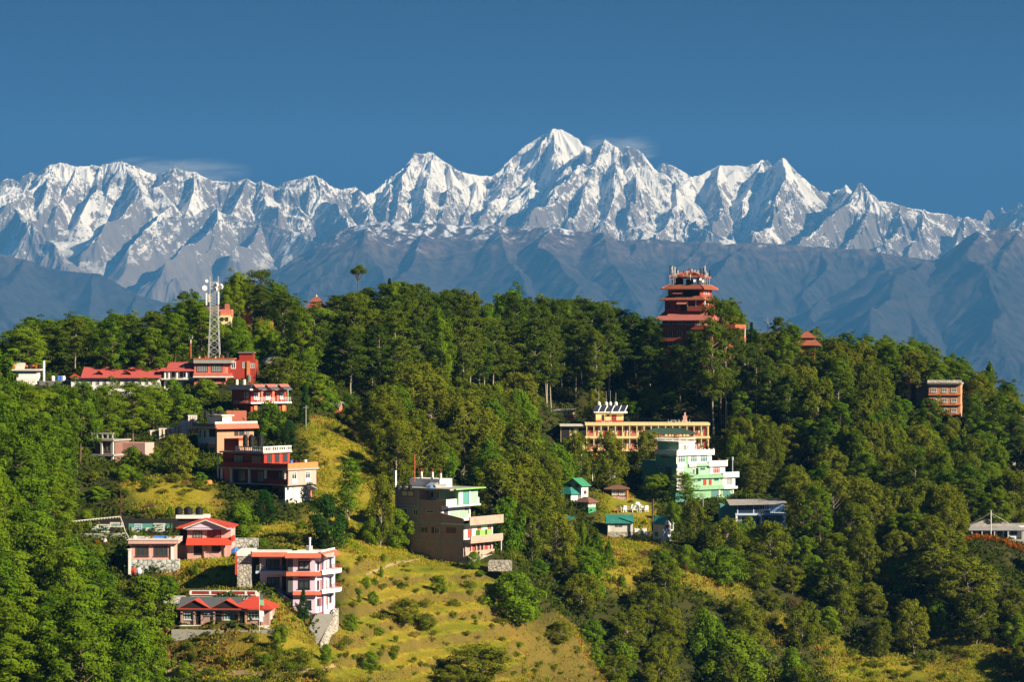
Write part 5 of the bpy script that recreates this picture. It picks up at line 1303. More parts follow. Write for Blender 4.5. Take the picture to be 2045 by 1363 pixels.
for px_, l in ((1212, 'left'), (1345, 'middle'), (1367, 'right')):
    e = empty('roof_table', at(px_, 846 if px_ != 1212 else 847, 722)); tag(e, l + ' set of white plastic furniture on the yellow hotel roof terrace', 'table', 'furniture on the yellow hotel roof')
    MB().box(-.7, .7, -.4, .4, .68, .74).obj('table_top', M['whitep'], e)
    for sx in (-.6, .6): MB().box(sx - .05, sx + .05, -.3, .3, 0, .68).obj('leg', M['whitep'], e)
    for sx in (-1.1, 1.1): MB().box(sx - .25, sx + .25, -.25, .25, .38, .44).box(sx + (.2 if sx > 0 else -.25), sx + (.25 if sx > 0 else -.2), -.25, .25, .44, .9).box(sx - .25, sx + .25, -.2, .2, 0, .08).obj('seat', M['whitep'], e)
e = MB().box(-.5, .5, -.4, .4, 0, 1.6).box(-.6, .6, -.5, .5, 1.6, 1.75).box(-.2, .2, -.2, .2, 1.75, 2.6).obj('chimney', M['pink']); e.location = at(1368, 845, 727); tag(e, 'pinkish chimney on the yellow hotel roof terrace', 'chimney')
h = House('rooftop_room', 'cream rooftop room carrying slanted solar heater panels', 'building', 1190, 847, 727, 0)
X, Z = h.X, h.Z
MB().box(0, X(1245), 0, 5, -1.5, Z(825)).obj('wall', M['yellow'], h.root); MB().box(0.01, X(1245) + .02, -.03, 5, -1.5, .9).obj('dado', M['brightred'], h.root)
MB().box(X(1220), X(1253), -.9, 5.4, Z(826), Z(822.5)).box(X(1186), X(1220), -.4, 5.4, Z(825), Z(823)).obj('roof_slab', M['white'], h.root)
h.door((0, -.03), FR, X(1222), X(1231), 0, Z(829), M['redwood']); h.win((0, 0), FR, X(1202), X(1207), Z(840), Z(829), M['wood'], M['glass'], 1); h.win((0, 0), FR, X(1212), X(1217), Z(832), Z(829), M['wood'], M['glass'], 1)
for i, px_ in enumerate((1190, 1203, 1217, 1231, 1243)):
    e = empty('solar_heater', at(px_, 823, 728)); tag(e, ['leftmost', 'second', 'middle', 'fourth', 'rightmost'][i] + ' slanted solar water heater panel on the cream rooftop room', 'solar panel', 'solar heaters on the cream rooftop room')
    MB().poly8([(-.8, -.2, .0), (.5, -.2, .0), (1.3, 2.2, 1.5), (.0, 2.2, 1.5), (-.8, -.2, .1), (.5, -.2, .1), (1.3, 2.2, 1.6), (.0, 2.2, 1.6)]).obj('panel', M['solar'], e)
    MB().poly8([(.5, -.22, .0), (.68, -.22, .0), (1.48, 2.2, 1.5), (1.3, 2.2, 1.5), (.5, -.22, .13), (.68, -.22, .13), (1.48, 2.2, 1.63), (1.3, 2.2, 1.63)]).obj('frame', M['white'], e)
tanks_px(((1196, 7), (1210.5, 7), (1219, 6), (1230, 7)), 814.5, 803, 731, 'white cylinder tank above the solar panels of the cream rooftop room', 'white tanks on the cream rooftop room', 'white')
for px_, tp in ((1196, 778), (1210.5, 782), (1219, 780), (1230, 785)):
    e = MB().bar((0, 0, 0), (0, 0, (804 - tp) / F * 731), .035).obj('aerial', M['offwhite']); e.location = at(px_, 804, 731); tag(e, 'thin pale aerial standing on a white tank of the cream rooftop room', 'aerial', 'aerials on the white tanks')
h = House('shed', 'small yellow shed with orange-red dado on the bank above the yellow hotel', 'shed', 1088, 840, 741, 0)
X, Z = h.X, h.Z
MB().box(0, X(1147), 0, 4, -2, Z(821)).obj('wall', M['yellow'], h.root); MB().box(-.02, X(1147) + .02, -.03, 4, -2, 1.2).obj('dado', M['salmon'], h.root)
MB().box(X(1084), X(1151), -.6, 4.6, Z(821), Z(818)).obj('roof', M['grey'], h.root)
h.door((0, -.03), FR, X(1113), X(1120), 0, Z(823), M['paleblue'])
for a in (1093, 1101, 1125, 1133, 1140): h.win((0, -.0), FR, X(a), X(a + 4), Z(829), Z(823), M['offwhite'], M['orange'], 1)

# green canopy pavilion between the two hotels
h = House('canopy_pavilion', 'dark green hipped canopy on posts between the yellow and green hotels', 'pavilion', 1290, 892, 704, 0)
X, Z = h.X, h.Z
MB().hip(X(1278), X(1394), 0, 8, Z(867), Z(856.5), 3.9).obj('canopy_roof', M['darkgreen'], h.root)
for p_ in (1290, 1318, 1350, 1384):
    for yy in (.5, 7.3): MB().box(X(p_) - .1, X(p_) + .1, yy, yy + .2, -1, Z(867)).obj('post', M['redwood'], h.root)
MB().box(X(1286), X(1388), .2, 7.6, Z(878), Z(875)).obj('deck', M['offwhite'], h.root)

# ------------------------------------------------------------------ green hotel
h = House('stepped_hotel', 'mint green and white hotel stepping down in balconied storeys', 'hotel', 1351, 1010, 679, -54)
X, Y, Z = h.X, h.Y, h.Z
xl = X(1312); yA, yB, yC = Y(1425), Y(1453), Y(1480)
G, Wt = M['green'], M['white']
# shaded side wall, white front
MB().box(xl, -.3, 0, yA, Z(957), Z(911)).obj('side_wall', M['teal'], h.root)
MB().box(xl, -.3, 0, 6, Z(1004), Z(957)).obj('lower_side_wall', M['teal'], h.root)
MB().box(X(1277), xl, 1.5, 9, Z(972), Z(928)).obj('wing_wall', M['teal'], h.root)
MB().box(X(1275), 0, -.12, .0, Z(934), Z(931)).box(xl, 0, -.12, 0, Z(958), Z(956)).obj('string_course', M['blue'], h.root)
MB().box(X(1275), xl, 1.2, 9.2, Z(928), Z(924)).obj('wing_parapet', M['teal'], h.root)
for a, b_, t0, t1 in ((1321, 1341, 917, 912.5), (1307.5, 1313, 943, 937), (1319.5, 1326, 943, 937), (1320, 1326, 967, 961), (1307, 1313, 967, 961)): h.win((0, 0) if a > 1312 else (0, 0), FR, X(a) if a > 1312 else xl + .1, X(b_) if a > 1312 else xl + .9, Z(t0), Z(t1), M['teal'], M['glass'], 2)
MB().ob((0, 0), FR, X(1331), X(1342), 0, .05, Z(955), Z(935)).ob((0, 0), FR, X(1331), X(1342), 0, .05, Z(980), Z(962)).obj('shutter', M['darkgreen'], h.root)
# storey A
MB().box(-.3, 0, 0, yA, Z(935), Z(911)).obj('front_wall', Wt, h.root)
MB().ob((0, 0), RT, Y(1369.5), Y(1376), .005, .03, Z(935), Z(911)).obj('green_strip', G, h.root)
MB().box(-.6, .5, -.3, yA + .5, Z(911), Z(909)).box(.3, .5, -.3, yA + .5, Z(909), Z(900)).box(xl, .3, -.3, -.1, Z(909), Z(900)).obj('roof_parapet', Wt, h.root)
m = MB()
for i in range(9): m.ob((.5, 0), RT, (yA) * i / 8, (yA) * i / 8 + .3, 0, .05, Z(909), Z(898))
m.obj('parapet_pier', Wt, h.root)
for a, b_ in ((1354, 1369), (1380, 1394), (1401, 1416)): h.win((0, 0), RT, Y(a), Y(b_), Z(925), Z(911.5), M['whitep'], M['tglass'], 3, 2, .1)
for a, b_ in ((1351, 1369), (1376, 1391)): MB().ob((0, 0), RT, Y(a), Y(b_), .0, .4, Z(934), Z(927.5)).obj('balcony_box', Wt, h.root)
# storey B
MB().box(-.3, -.02, 0, yA, Z(958), Z(935)).obj('green_wall', M['palegreen'], h.root)
MB().ob((0, 0), RT, 0, Y(1366), -.02, .1, Z(981), Z(935)).obj('stair_shaft', Wt, h.root)
MB().box(-3, 0.1, yA - .6, yB, Z(950), Z(935)).obj('corner_room', Wt, h.root)
MB().box(-3, .6, yA - 1.2, yB + .4, Z(935), Z(932.5)).box(.4, .6, yA - 1.2, yB + .4, Z(932.5), Z(923)).obj('corner_parapet', Wt, h.root)
MB().ob((0, 0), RT, Y(1391), yA - 1, .0, .5, Z(933), Z(927)).obj('green_parapet', M['palegreen'], h.root)
h.win((.1, 0), RT, Y(1427), Y(1442), Z(949), Z(936), M['white'], M['redglass'], 4, 2, .1)
h.door((-.02, 0), RT, Y(1392), Y(1397), Z(950), Z(937), M['dark']); h.win((-.02, 0), RT, Y(1401), Y(1411), Z(941), Z(936.5), M['teal'], M['glass'], 2); h.win((-.02, 0), RT, Y(1384), Y(1390), Z(948), Z(938), M['white'], M['tglass'], 1)
# storey C
MB().box(-3, -.3, yA, yC - 1, Z(981), Z(958)).box(-.3, -.02, Y(1366), yC - 1, Z(981), Z(958)).obj('lower_green_wall', M['palegreen'], h.root)
MB().ob((0, 0), RT, Y(1366), yB - 1, .0, .55, Z(958), Z(951)).obj('green_parapet', G, h.root)
MB().box(-3, .1, yB - .8, yC - .8, Z(981), Z(958)).obj('corner_room', Wt, h.root)
MB().box(-3, .7, yB - 1, yC, Z(958), Z(956)).box(.5, .7, yB - 1, yC, Z(956), Z(947)).obj('corner_parapet', Wt, h.root)
h.win((.1, 0), RT, Y(1456), Y(1469), Z(973), Z(959.5), M['white'], M['pglass'], 4, 1, .08)
for a, b_ in ((1407, 1414), (1419, 1425)): h.door((-.02, 0), RT, Y(a), Y(b_), Z(972), Z(961), M['redwood'])
for a, b_ in ((1395, 1402), (1430, 1440)): h.win((-.02, 0), RT, Y(a), Y(b_), Z(964), Z(959.5), M['teal'], M['glass'], 2)
MB().ob((0, 0), RT, Y(1373), yB - .8, .0, .5, Z(981), Z(973)).obj('green_parapet', M['green'], h.root)
MB().ob((.1, 0), RT, yB - .8, yC - .4, .0, .5, Z(981), Z(976)).obj('balcony_box', Wt, h.root)
# storey D and base
MB().box(-4, -.1, Y(1371), yC - 1.2, -5, Z(981)).obj('ground_wall', M['green'], h.root)
for a, b_ in ((1378, 1384), (1425, 1440), (1450, 1464)): h.win((-.1, 0), RT, Y(a), Y(b_), Z(996), Z(983), M['teal'], M['tglass'], 3, 1, .08)
MB().ob((-.1, 0), RT, Y(1440), Y(1443), .0, .15, Z(998), Z(982)).ob((-.1, 0), RT, yC - 1.5, yC - 1.2, 0, .15, Z(1008), Z(982)).obj('white_pier', Wt, h.root)
# penthouse
MB().box(X(1322) - 3, -1.0, 1.5, Y(1395), Z(909), Z(885)).obj('penthouse_wall', M['palegreen'], h.root)
MB().ob((-1, 0), RT, 1.6, 3.9, 0, .06, Z(905), Z(884)).ob((-1, 0), RT, Y(1366), Y(1395) , 0, .06, Z(905), Z(884)).obj('white_panel', Wt, h.root)
MB().box(X(1322) - 3.2, -.7, 1.2, Y(1396), Z(885), Z(883)).obj('penthouse_roof', Wt, h.root)
h.rail((-.8, 0), RT, 1.3, Y(1396), Z(883), .9, Wt); h.rail((0, 1.3), FR, X(1322) - 3, -.8, Z(883), .9, Wt)
h.win((-.94, 0), RT, Y(1371), Y(1377), Z(901), Z(891), M['teal'], M['pglass'], 1); h.win((-1, 0), RT, 4.6, 7.0, Z(904), Z(891), M['white'], M['tglass'], 3); h.door((-1, 0), RT, 4.0, 4.5, Z(905), Z(891), M['redwood'])
for i, px_ in enumerate((1402, 1436, 1452)):
    potted(px_, (898, 922, 922)[i], 690, 1.1, ['potted plant on the top white parapet of the green hotel', 'potted plant left on the middle corner terrace of the green hotel', 'potted plant right on the middle corner terrace of the green hotel'][i], 'flower' if i == 1 else 'bush')
e = MB().lathe((0, 0, 0), [(.1, 0), (.1, 3.4), (.22, 3.4), (.22, 4.2)], 8).obj('lamp_post', M['paleblue']); e.location = at(1463, 948, 690); tag(e, 'pale post on the lowest corner terrace of the green hotel', 'post')

# ------------------------------------------------------------------ blue house
h = House('sheet_roofed_house', 'blue two-storey house with open upper veranda under a flat sheet roof', 'house', 1471, 1060, 655, 0)
X, Z = h.X, h.Z
MB().box(0, X(1569), .6, 8, -3, Z(1029)).obj('lower_wall', M['blue'], h.root)  # blue darkened to put the shade around the house into its colour
MB().box(X(1440), 0, 2.5, 8, -3, Z(1010)).obj('side_wing', M['teal'], h.root)
MB().box(-.3, X(1570), -.4, 8.2, Z(1030), Z(1026)).obj('veranda_slab', M['paleblue'], h.root)
MB().box(0, X(1569), 4, 8, Z(1026), Z(1009)).obj('upper_wall', M['blue'], h.root)
MB().poly8([(X(1456), -1.4, Z(1009.5)), (X(1572), -1.4, Z(1007)), (X(1572), 8.6, Z(1004)), (X(1456), 8.6, Z(1006)), (X(1456), -1.4, Z(1008.5)), (X(1572), -1.4, Z(1006)), (X(1572), 8.6, Z(1001)), (X(1456), 8.6, Z(1002.5))]).obj('roof', M['tin'], h.root)
for p_ in (1473, 1505, 1537, 1567): MB().box(X(p_) - .12, X(p_) + .12, -.3, -.08, Z(1026), Z(1008)).obj('post', M['paleblue'], h.root)
for p_ in (1471, 1520, 1567): MB().box(X(p_) - .22, X(p_) + .22, -.3, .1, -2, Z(1030)).obj('column', M['white'], h.root)
h.rail((0, -.2), FR, X(1474), X(1568), Z(1026), .9, M['blue'])
for a, b_ in ((1480, 1496), (1510, 1525), (1535, 1550)): h.win((0, .6), FR, X(a), X(b_), Z(1048), Z(1034), M['white'], M['glass'], 2)
for a, b_ in ((1490, 1500), (1520, 1530)): h.win((0, 4), FR, X(a), X(b_), Z(1020), Z(1011), M['white'], M['glass'], 2)
h.door((0, .6), FR, X(1528), X(1534), 0, Z(1035), M['wood'])

# ------------------------------------------------------------------ cottages by the chairs
h = House('timber_cottage', 'two-storey white cottage with green gable roof and teal porch', 'cottage', 1161, 1004, 650, -38)
X, Y, Z = h.X, h.Y, h.Z
xl = X(1131); dy = Y(1175)
MB().box(xl, 0, 0, dy, -3, Z(970)).obj('wall', M['white'], h.root); MB().box(xl + .01, -.02, -.03, -.004, Z(990), Z(970)).obj('boarding', M['concrete'], h.root)
MB().gable_wall(xl, 0, 0, dy, Z(970), Z(957), 'y').obj('gable_wall', M['concrete'], h.root)
MB().gable(xl - .5, .55, -.5, dy + .5, Z(971.5), Z(956), 'y', .12).obj('roof', M['greenroof'], h.root)
for t0, t1 in ((988, 981), (974, 970)): h.win((0, 0), RT, dy * .35, dy * .75, Z(t0), Z(t1), M['redwood'], M['glass'], 2, 1, .1)
for a, b_ in ((1135, 1141), (1150, 1157)): h.win((0, -.03), FR, X(a), X(b_), Z(975), Z(968.5), M['wood'], M['glass'], 2)
MB().hip(X(1128), X(1158), -3.2, 0, Z(987), Z(974), 1.3).obj('porch_roof', M['tealroof'], h.root)
MB().box(X(1131), X(1155), -2.8, -.04, -3, Z(988)).obj('porch_wall', M['white'], h.root)
for a, b_ in ((1143, 1147), (1150, 1154)): h.win((0, -2.8), FR, X(a), X(b_), Z(996), Z(990), M['wood'], M['glass'], 1)
MB().box(X(1132), X(1140), -2.86, -2.8, -1, Z(990)).obj('porch_opening', M['dark'], h.root)
h = House('garden_kiosk', 'small glazed kiosk with brown hipped roof and green base', 'kiosk', 1175, 1023, 646, -40)
X, Y, Z = h.X, h.Y, h.Z
xl = X(1154); dy = Y(1190)
MB().box(xl, 0, 0, dy, -2, Z(1003)).obj('wall', M['offwhite'], h.root); MB().box(xl - .03, .04, -.04, dy + .03, -2, Z(1014)).obj('base', M['greenroof'], h.root)
MB().hip(xl - .6, .6, -.6, dy + .6, Z(1004), Z(994), 1.6).obj('roof', M['brownroof'], h.root)
for i in range(2): h.win((0, 0), RT, .2 + i * dy * .48, .2 + i * dy * .48 + dy * .4, Z(1013), Z(1005), M['white'], M['pglass'], 2, 2, .1)
for i in range(3): h.win((0, 0), FR, xl + .2 + i * .95, xl + .95 + i * .95, Z(1013), Z(1005), M['white'], M['glass'], 2, 1, .07)
h = House('garden_pavilion', 'low garden pavilion with brown roof and glazed front beside purple shrubs', 'pavilion', 1221, 992, 665, 0)
X, Z = h.X, h.Z
MB().box(0, X(1251), 0, 4, -1.5, Z(977)).obj('wall', M['redwood'], h.root); MB().box(X(1211), 0, 1.0, 4, -1.5, Z(977)).obj('side_wall', M['wood'], h.root)
MB().hip(X(1206), X(1258), -.9, 4.8, Z(976.5), Z(970), 2.4).obj('roof', M['brownroof'], h.root)
for a, b_ in ((1222, 1233), (1236, 1249)): h.win((0, 0), FR, X(a), X(b_), Z(990), Z(978), M['white'], M['pglass'], 3, 1, .12)
MB().box(X(1252), X(1255), -.3, 0, -1, Z(977)).obj('post', M['orange'], h.root); MB().box(X(1211), X(1250), -.8, -.02, -1.5, -.1).obj('step', M['stone'], h.root)
h = House('weatherboard_cottage', 'single-storey white boarded cottage with a teal sheet roof', 'cottage', 1214, 1069, 638, 0)
X, Z = h.X, h.Z
MB().box(0, X(1264), 0, 5, -.6, Z(1043)).obj('wall', M['offwhite'], h.root); MB().box(-.05, X(1264) + .05, -.06, 5, -3, Z(1063)).obj('stone_base', M['stone'], h.root)
MB().gable(X(1210), X(1266), -.5, 5.5, Z(1045), Z(1030), 'x', .14).obj('roof', M['tealroof'], h.root)
MB().gable_wall(0, X(1264), 0.02, 4.98, Z(1043), Z(1031.5), 'x').obj('gable_wall', M['offwhite'], h.root)
h.win((0, 0), FR, X(1229), X(1235), Z(1053), Z(1046), M['black'], M['pglass'], 2); h.win((0, 0), FR, X(1237), X(1243), Z(1053), Z(1046), M['black'], M['pglass'], 2)
MB().box(X(1214), X(1217), -.07, 0, Z(1063), Z(1044)).obj('corner_board', M['white'], h.root)
h = House('gabled_cottage', 'narrow tall white gabled cottage with dark teal roof and red window', 'cottage', 1325, 1084, 634, -42)
X, Y, Z = h.X, h.Y, h.Z
xl = X(1304); dy = Y(1341)
MB().box(xl, 0, 0, dy, -2.5, Z(1046)).obj('wall', M['white'], h.root); MB().gable_wall(xl, 0, 0, dy, Z(1046), Z(1034.5), 'x').obj('gable_wall', M['white'], h.root)
MB().gable(xl - .3, .45, -.4, dy + .4, Z(1047.5), Z(1033), 'x', .12).obj('roof', M['tealroof'], h.root)
h.win((0, 0), RT, dy * .32, dy * .68, Z(1056), Z(1049.5), M['redwood'], M['redwood'], 2, 2, .1)
MB().ob((0, 0), RT, .1, dy - .1, .01, .06, Z(1084), Z(1068)).obj('garage_door', M['whitep'], h.root)
skirt(h, 'porch_roof', M['white'], (-.3, dy), (-1, 0), 0, 2.2, Z(1048), Z(1044), 0, 1.6)
MB().box(-2.2, -.3, dy + .05, dy + 1.2, Z(1062), Z(1060)).box(-.45, -.3, dy + 1.1, dy + 1.25, Z(1062), Z(1046)).obj('porch', M['white'], h.root)
h.win((0, 0), FR, X(1308), X(1315), Z(1073), Z(1064), M['teal'], M['tglass'], 1)
h = House('garden_hut', 'tiny white hut with teal roof among young pines', 'hut', 1128, 1052, 638, -20)
MB().box(0, 1.4, 0, 1.4, -1.5, 1.2).obj('wall', M['white'], h.root); MB().gable(-.5, 2.0, -.6, 2.0, 1.1, 2.2, 'x').obj('roof', M['tealroof'], h.root); h.door((0, 0), FR, .4, 1.0, 0, 1.0, M['teal'])

def chair(pos, rz, label):
    e = empty('plastic_chair', pos, rz); e.scale = (1.25, 1.25, 1.25); tag(e, label, 'chair', 'white plastic garden chairs')
    MB().box(-.34, .34, -.34, .34, .5, .58).obj('seat', M['whitep'], e); MB().poly8([(-.36, .28, .56), (.36, .28, .56), (.36, .36, .56), (-.36, .36, .56), (-.3, .4, 1.25), (.3, .4, 1.25), (.3, .47, 1.25), (-.3, .47, 1.25)]).obj('backrest', M['whitep'], e)
    for sx in (-.3, .3):
        for sy in (-.3, .3): MB().box(sx - .04, sx + .04, sy - .04, sy + .04, 0, .5).obj('leg', M['whitep'], e)
        MB().box(sx - .05, sx + .05, -.34, .34, .78, .84).obj('armrest', M['whitep'], e)
for i, (px_, py_) in enumerate(((1239, 1024), (1247, 1025), (1258, 1022), (1264, 1024), (1273, 1018), (1279, 1020), (1284, 1022), (1276, 1025), (1290, 1024))):
    g = ground(px_, py_); chair(g, 2.6 + .9 * i, ['leftmost white plastic chair beside the orange stool', 'second white plastic chair from the left on the lawn', 'white plastic chair left of the lawn table', 'white plastic chair right behind the lawn table', 'white plastic chair farthest up the lawn', 'white plastic chair just below the farthest one on the lawn', 'white plastic chair right of centre on the lawn', 'white plastic chair nearest the lawn edge', 'rightmost white plastic chair by the shrubs'][i])
g = ground(1230, 1025); e = empty('stool', g); tag(e, 'orange plastic stool left of the white lawn chairs', 'stool'); MB().box(-.45, .45, -.4, .4, .55, .7).obj('seat', M['orange'], e)
for sx in (-.35, .35): MB().box(sx - .06, sx + .06, -.35, .35, 0, .55).obj('leg', M['orange'], e)
g = ground(1268, 1025); e = empty('garden_table', g); tag(e, 'low white plastic table among the lawn chairs', 'table'); MB().box(-.6, .6, -.6, .6, .6, .68).obj('table_top', M['whitep'], e)
for sx in (-.5, .5): MB().box(sx - .05, sx + .05, -.5, .5, 0, .6).obj('leg', M['whitep'], e)
o = MB().lathe((0, 0, 0), [(.9, 0), (1.0, .8), (.85, 1.9), (.3, 2.2)], 12).obj('water_tank', M['steel']); g = ground(1222, 962); o.location = g; tag(o, 'pale grey round water tank above the garden pavilion', 'water tank')
for a, tp, bt, l in ((1183, 905, 966, 'tall white pole right of the green-roofed cottage'), (1161, 900, 958, 'pale wooden pole above the green-roofed cottage')):
    g = ground(a, bt); o = MB().bar((0, 0, -.5), (0, 0, (bt - tp) / F * g.y), .13, 6).obj('pole', M['offwhite']); o.location = g; tag(o, l, 'pole', 'poles above the cottages')
g = ground(1302, 1082); o = MB().bar((0, 0, -.5), (.25, 0, 9.4), .2, 7).bar((.1, 0, 6), (.5, .1, 7.5), .08, 5).obj('dead_tree', MB_['brown']); o.location = g; tag(o, 'bare dark trunk standing left of the narrow gabled cottage', 'tree')
for i, (a, b_) in enumerate(((1272, 1066), (1280, 1068), (1287, 1064), (1294, 1070))):
    g = ground(a, b_); o = MB().box(-.5, .5, -.4, .4, 0, .8).box(-.55, .55, -.45, .45, .8, .88).obj('crate', M['whitep'] if i != 1 else M['mint']); o.location = g; o.rotation_euler = (0, 0, i * .7)
    tag(o, ['white box right against the teal-roofed cottage', 'mint green box between the cottages', 'white box uppermost between the cottages', 'white box lowest between the cottages'][i], 'box', 'boxes between the two cottages')
# ------------------------------------------------------------------ ridge buildings, left
h = House('long_lodge', 'long white lodge with red sheet roof and two small dormers', 'lodge', 142, 786, 640, 0)
X, Z = h.X, h.Z
MB().box(0, X(320), 0, 9, -2, Z(753)).obj('wall', M['white'], h.root)
MB().gable(X(162), X(322), -.8, 9.8, Z(754), Z(734), 'x', .2).obj('roof', M['lodgeroof'], h.root); MB().gable_wall(X(164), X(320), 0.02, 8.98, Z(753), Z(736.5), 'x').obj('gable_wall', M['white'], h.root)
MB().poly8([(X(140), -.6, Z(755)), (X(166), -.6, Z(755)), (X(166), 5, Z(749)), (X(140), 5, Z(749)), (X(140), -.6, Z(753.5)), (X(166), -.6, Z(753.5)), (X(166), 5, Z(747.5)), (X(140), 5, Z(747.5))]).obj('lean_to_roof', M['redroof'], h.root)
for p_ in (197, 253):
    d_ = MB().gable(X(p_ - 9), X(p_ + 9), .2, 4, Z(747), Z(740), 'y', .1).obj('dormer', M['redroof'], h.root); MB().gable_wall(X(p_ - 7), X(p_ + 7), .35, 2, Z(747), Z(741), 'y').obj('dormer_face', M['dark'], d_)
for p_ in range(150, 318, 14): h.win((0, 0), FR, X(p_), X(p_ + 7), Z(770), Z(760), M['offwhite'], M['glass'], 2, 1, .08)
MB().ob((0, 0), FR, 0, X(320), 0, .5, Z(757), Z(755.5)).obj('string_course', M['offwhite'], h.root)
h = House('rooftop_cabin', 'small white flat-roofed cabin with aerial frame at the left edge', 'building', 33, 768, 640, 0)
X, Z = h.X, h.Z
MB().box(0, X(73), 0, 5, -3, Z(741)).obj('wall', M['white'], h.root); MB().box(X(25), 0, 1, 5, -3, Z(743)).obj('side_wall', M['concrete'], h.root)
MB().box(X(21), X(81), -.7, 5.5, Z(741), Z(737.5)).obj('roof_slab', M['offwhite'], h.root)
MB().box(X(24), X(47), 1, 4, Z(737.5), Z(725)).obj('roof_room', M['offwhite'], h.root)
MB().box(X(36), X(70), -.03, 0, Z(758), Z(743)).obj('white_panel', M['whitep'], h.root)
m = MB()
for a, b_ in (((31, 725), (31, 714)), ((37, 725), (37, 705)), ((43, 725), (43, 706)), ((30, 715), (46, 715))): m.bar((X(a[0]), 2, Z(a[1])), (X(b_[0]), 2, Z(b_[1])), .06)
m.obj('aerial_frame', M['steel'], h.root)
for i, px_ in enumerate((27, 52, 60, 67, 73)):
    e = MB().lathe((0, 0, 0), [(.35, 0), (.5, .4), (.45, .8), (.2, .95)], 10).obj('clay_pot', M['rustp'] if i != 2 else M['dark']); e.location = at(px_, 737.5, 641 + i % 2); tag(e, ['clay pot at the left end of the white cabin roof', 'clay pot just right of the roof room on the white cabin', 'dark pot in the middle of the white cabin roof', 'clay pot second from the right on the white cabin roof', 'clay pot at the right end of the white cabin roof'][i], 'pot', 'pots on the white cabin roof')
o = MB().bar((0, 0, 0), (0, 0, 4.6), .28, 8).obj('pillar', M['white']); o.location = at(87.5, 762, 640); tag(o, 'white round pillar right of the white rooftop cabin', 'pillar')
o = MB().box(0, 9, 0, 6, -3, 1.2).obj('flat_roof_block', M['darkconc']); o.location = at(70, 772, 641); tag(o, 'low grey flat roof between the white cabin and the long lodge', 'building')
for i, (px_, c) in enumerate(((106, 'whitep'), (117, 'tarp'), (122, 'tarp'), (127, 'whitep'))):
    e = MB().lathe((0, 0, 0), [(.4, 0), (.4, .9), (.2, 1.1)], 10).obj('drum', M[c]); e.location = at(px_, 761, 642); tag(e, ['leftmost white drum on the grey roof left of the lodge', 'left blue drum on the grey roof left of the lodge', 'right blue drum on the grey roof left of the lodge', 'white drum nearest the long lodge'][i], 'drum', 'drums on the grey roof')
h = House('veranda_house', 'white veranda house with stepped red roofs beside the red flat-roofed house', 'house', 326, 780, 640, 0)
X, Z = h.X, h.Z
MB().box(0, X(388), 1.2, 8, -2, Z(741)).obj('wall', M['white'], h.root); MB().gable(X(332), X(384), .5, 8, Z(736), Z(724), 'x', .15).obj('roof', M['lodgeroof'], h.root)
skirt(h, 'veranda_roof', M['lodgeroof'], (0, 1.2), FR, X(320), X(388), Z(741), Z(735), 0, 1.6)
for p_ in (329, 337, 353, 372): MB().lathe((X(p_), .1, Z(756)), [(.22, 0), (.22, Z(741) - Z(756))], 8).obj('column', M['white'], h.root)
MB().box(X(322), X(388), -.2, 1.2, Z(759), Z(756)).obj('veranda_slab', M['offwhite'], h.root)
for a in (342, 358, 366, 377): h.win((0, 1.2), FR, X(a), X(a + 6), Z(754), Z(743), M['wood'], M['glass'], 1)
for a in (345, 365): h.win((0, 1.2), FR, X(a), X(a + 10), Z(775), Z(763), M['concrete'], M['tglass'], 2)
MB().box(X(366), X(390), .6, 4, Z(736), Z(726)).obj('slate_gable', M['slate'], h.root)
h = House('flat_roofed_lodge', 'red flat-roofed house with two wide windows and planted concrete parapet', 'house', 388, 768, 640, 0)
X, Z = h.X, h.Z
MB().box(0, X(450), 0, 8, -3, Z(726)).obj('wall', M['salmon'], h.root); MB().box(-.1, X(463), -.7, 8.3, Z(726), Z(718)).obj('roof_slab', M['concrete'], h.root)
MB().box(-.2, X(466), -.8, 8.4, Z(718), Z(716)).obj('planter', M['rustp'], h.root)
for a, b_ in ((393, 415), (422, 444)): h.win((0, 0), FR, X(a), X(b_), Z(744), Z(728), M['black'], M['pglass'], 5, 1, .1)
MB().box(-.1, X(464), -.9, 0, Z(752), Z(746)).obj('balcony_parapet', M['salmon'], h.root); MB().box(-.15, X(466), -.95, 0, Z(754.5), Z(752)).obj('balcony_slab', M['white'], h.root)
for i, px_ in enumerate((398, 410, 430, 445)): potted(px_, 716, 640.5, 1.0, ['leftmost pot on the red flat-roofed house below the mast', 'second pot on the red flat-roofed house below the mast', 'third pot on the red flat-roofed house below the mast', 'rightmost pot on the red flat-roofed house below the mast'][i], 'flower' if i % 2 else 'bush')
tanks_px(((453, 9),), 716, 704, 643, 'single black tank on the red flat-roofed house below the mast', None)
h = House('brick_annexe', 'dark red brick house with a white window and a shadowed roof storey', 'house', 451, 768, 646, 0)
X, Z = h.X, h.Z
MB().box(0, X(510), 0, 7, -3, Z(720)).obj('wall', M['red'], h.root); MB().box(X(476), X(504), 2, 6, Z(720), Z(706)).obj('roof_storey', M['maroon'], h.root); MB().box(X(474), X(506), 1.6, 6.4, Z(706), Z(703.5)).obj('roof', M['darkconc'], h.root)
h.win((0, 0), FR, X(461), X(471), Z(737), Z(723), M['white'], M['glass'], 2, 1, .16)
MB().ob((0, 0), FR, X(493), X(499), 0, .3, -2, Z(722)).obj('pier', M['orange'], h.root); h.win((0, 0), FR, X(500), X(509), Z(736), Z(726), M['offwhite'], M['pglass'], 2); h.win((0, 0), FR, X(484), X(491), Z(736), Z(724), M['offwhite'], M['pglass'], 2)
h = House('hip_roofed_house', 'small house with pale grey weathered hip roof by the ridge trees', 'house', 530, 745, 664, -25)
X, Z = h.X, h.Z
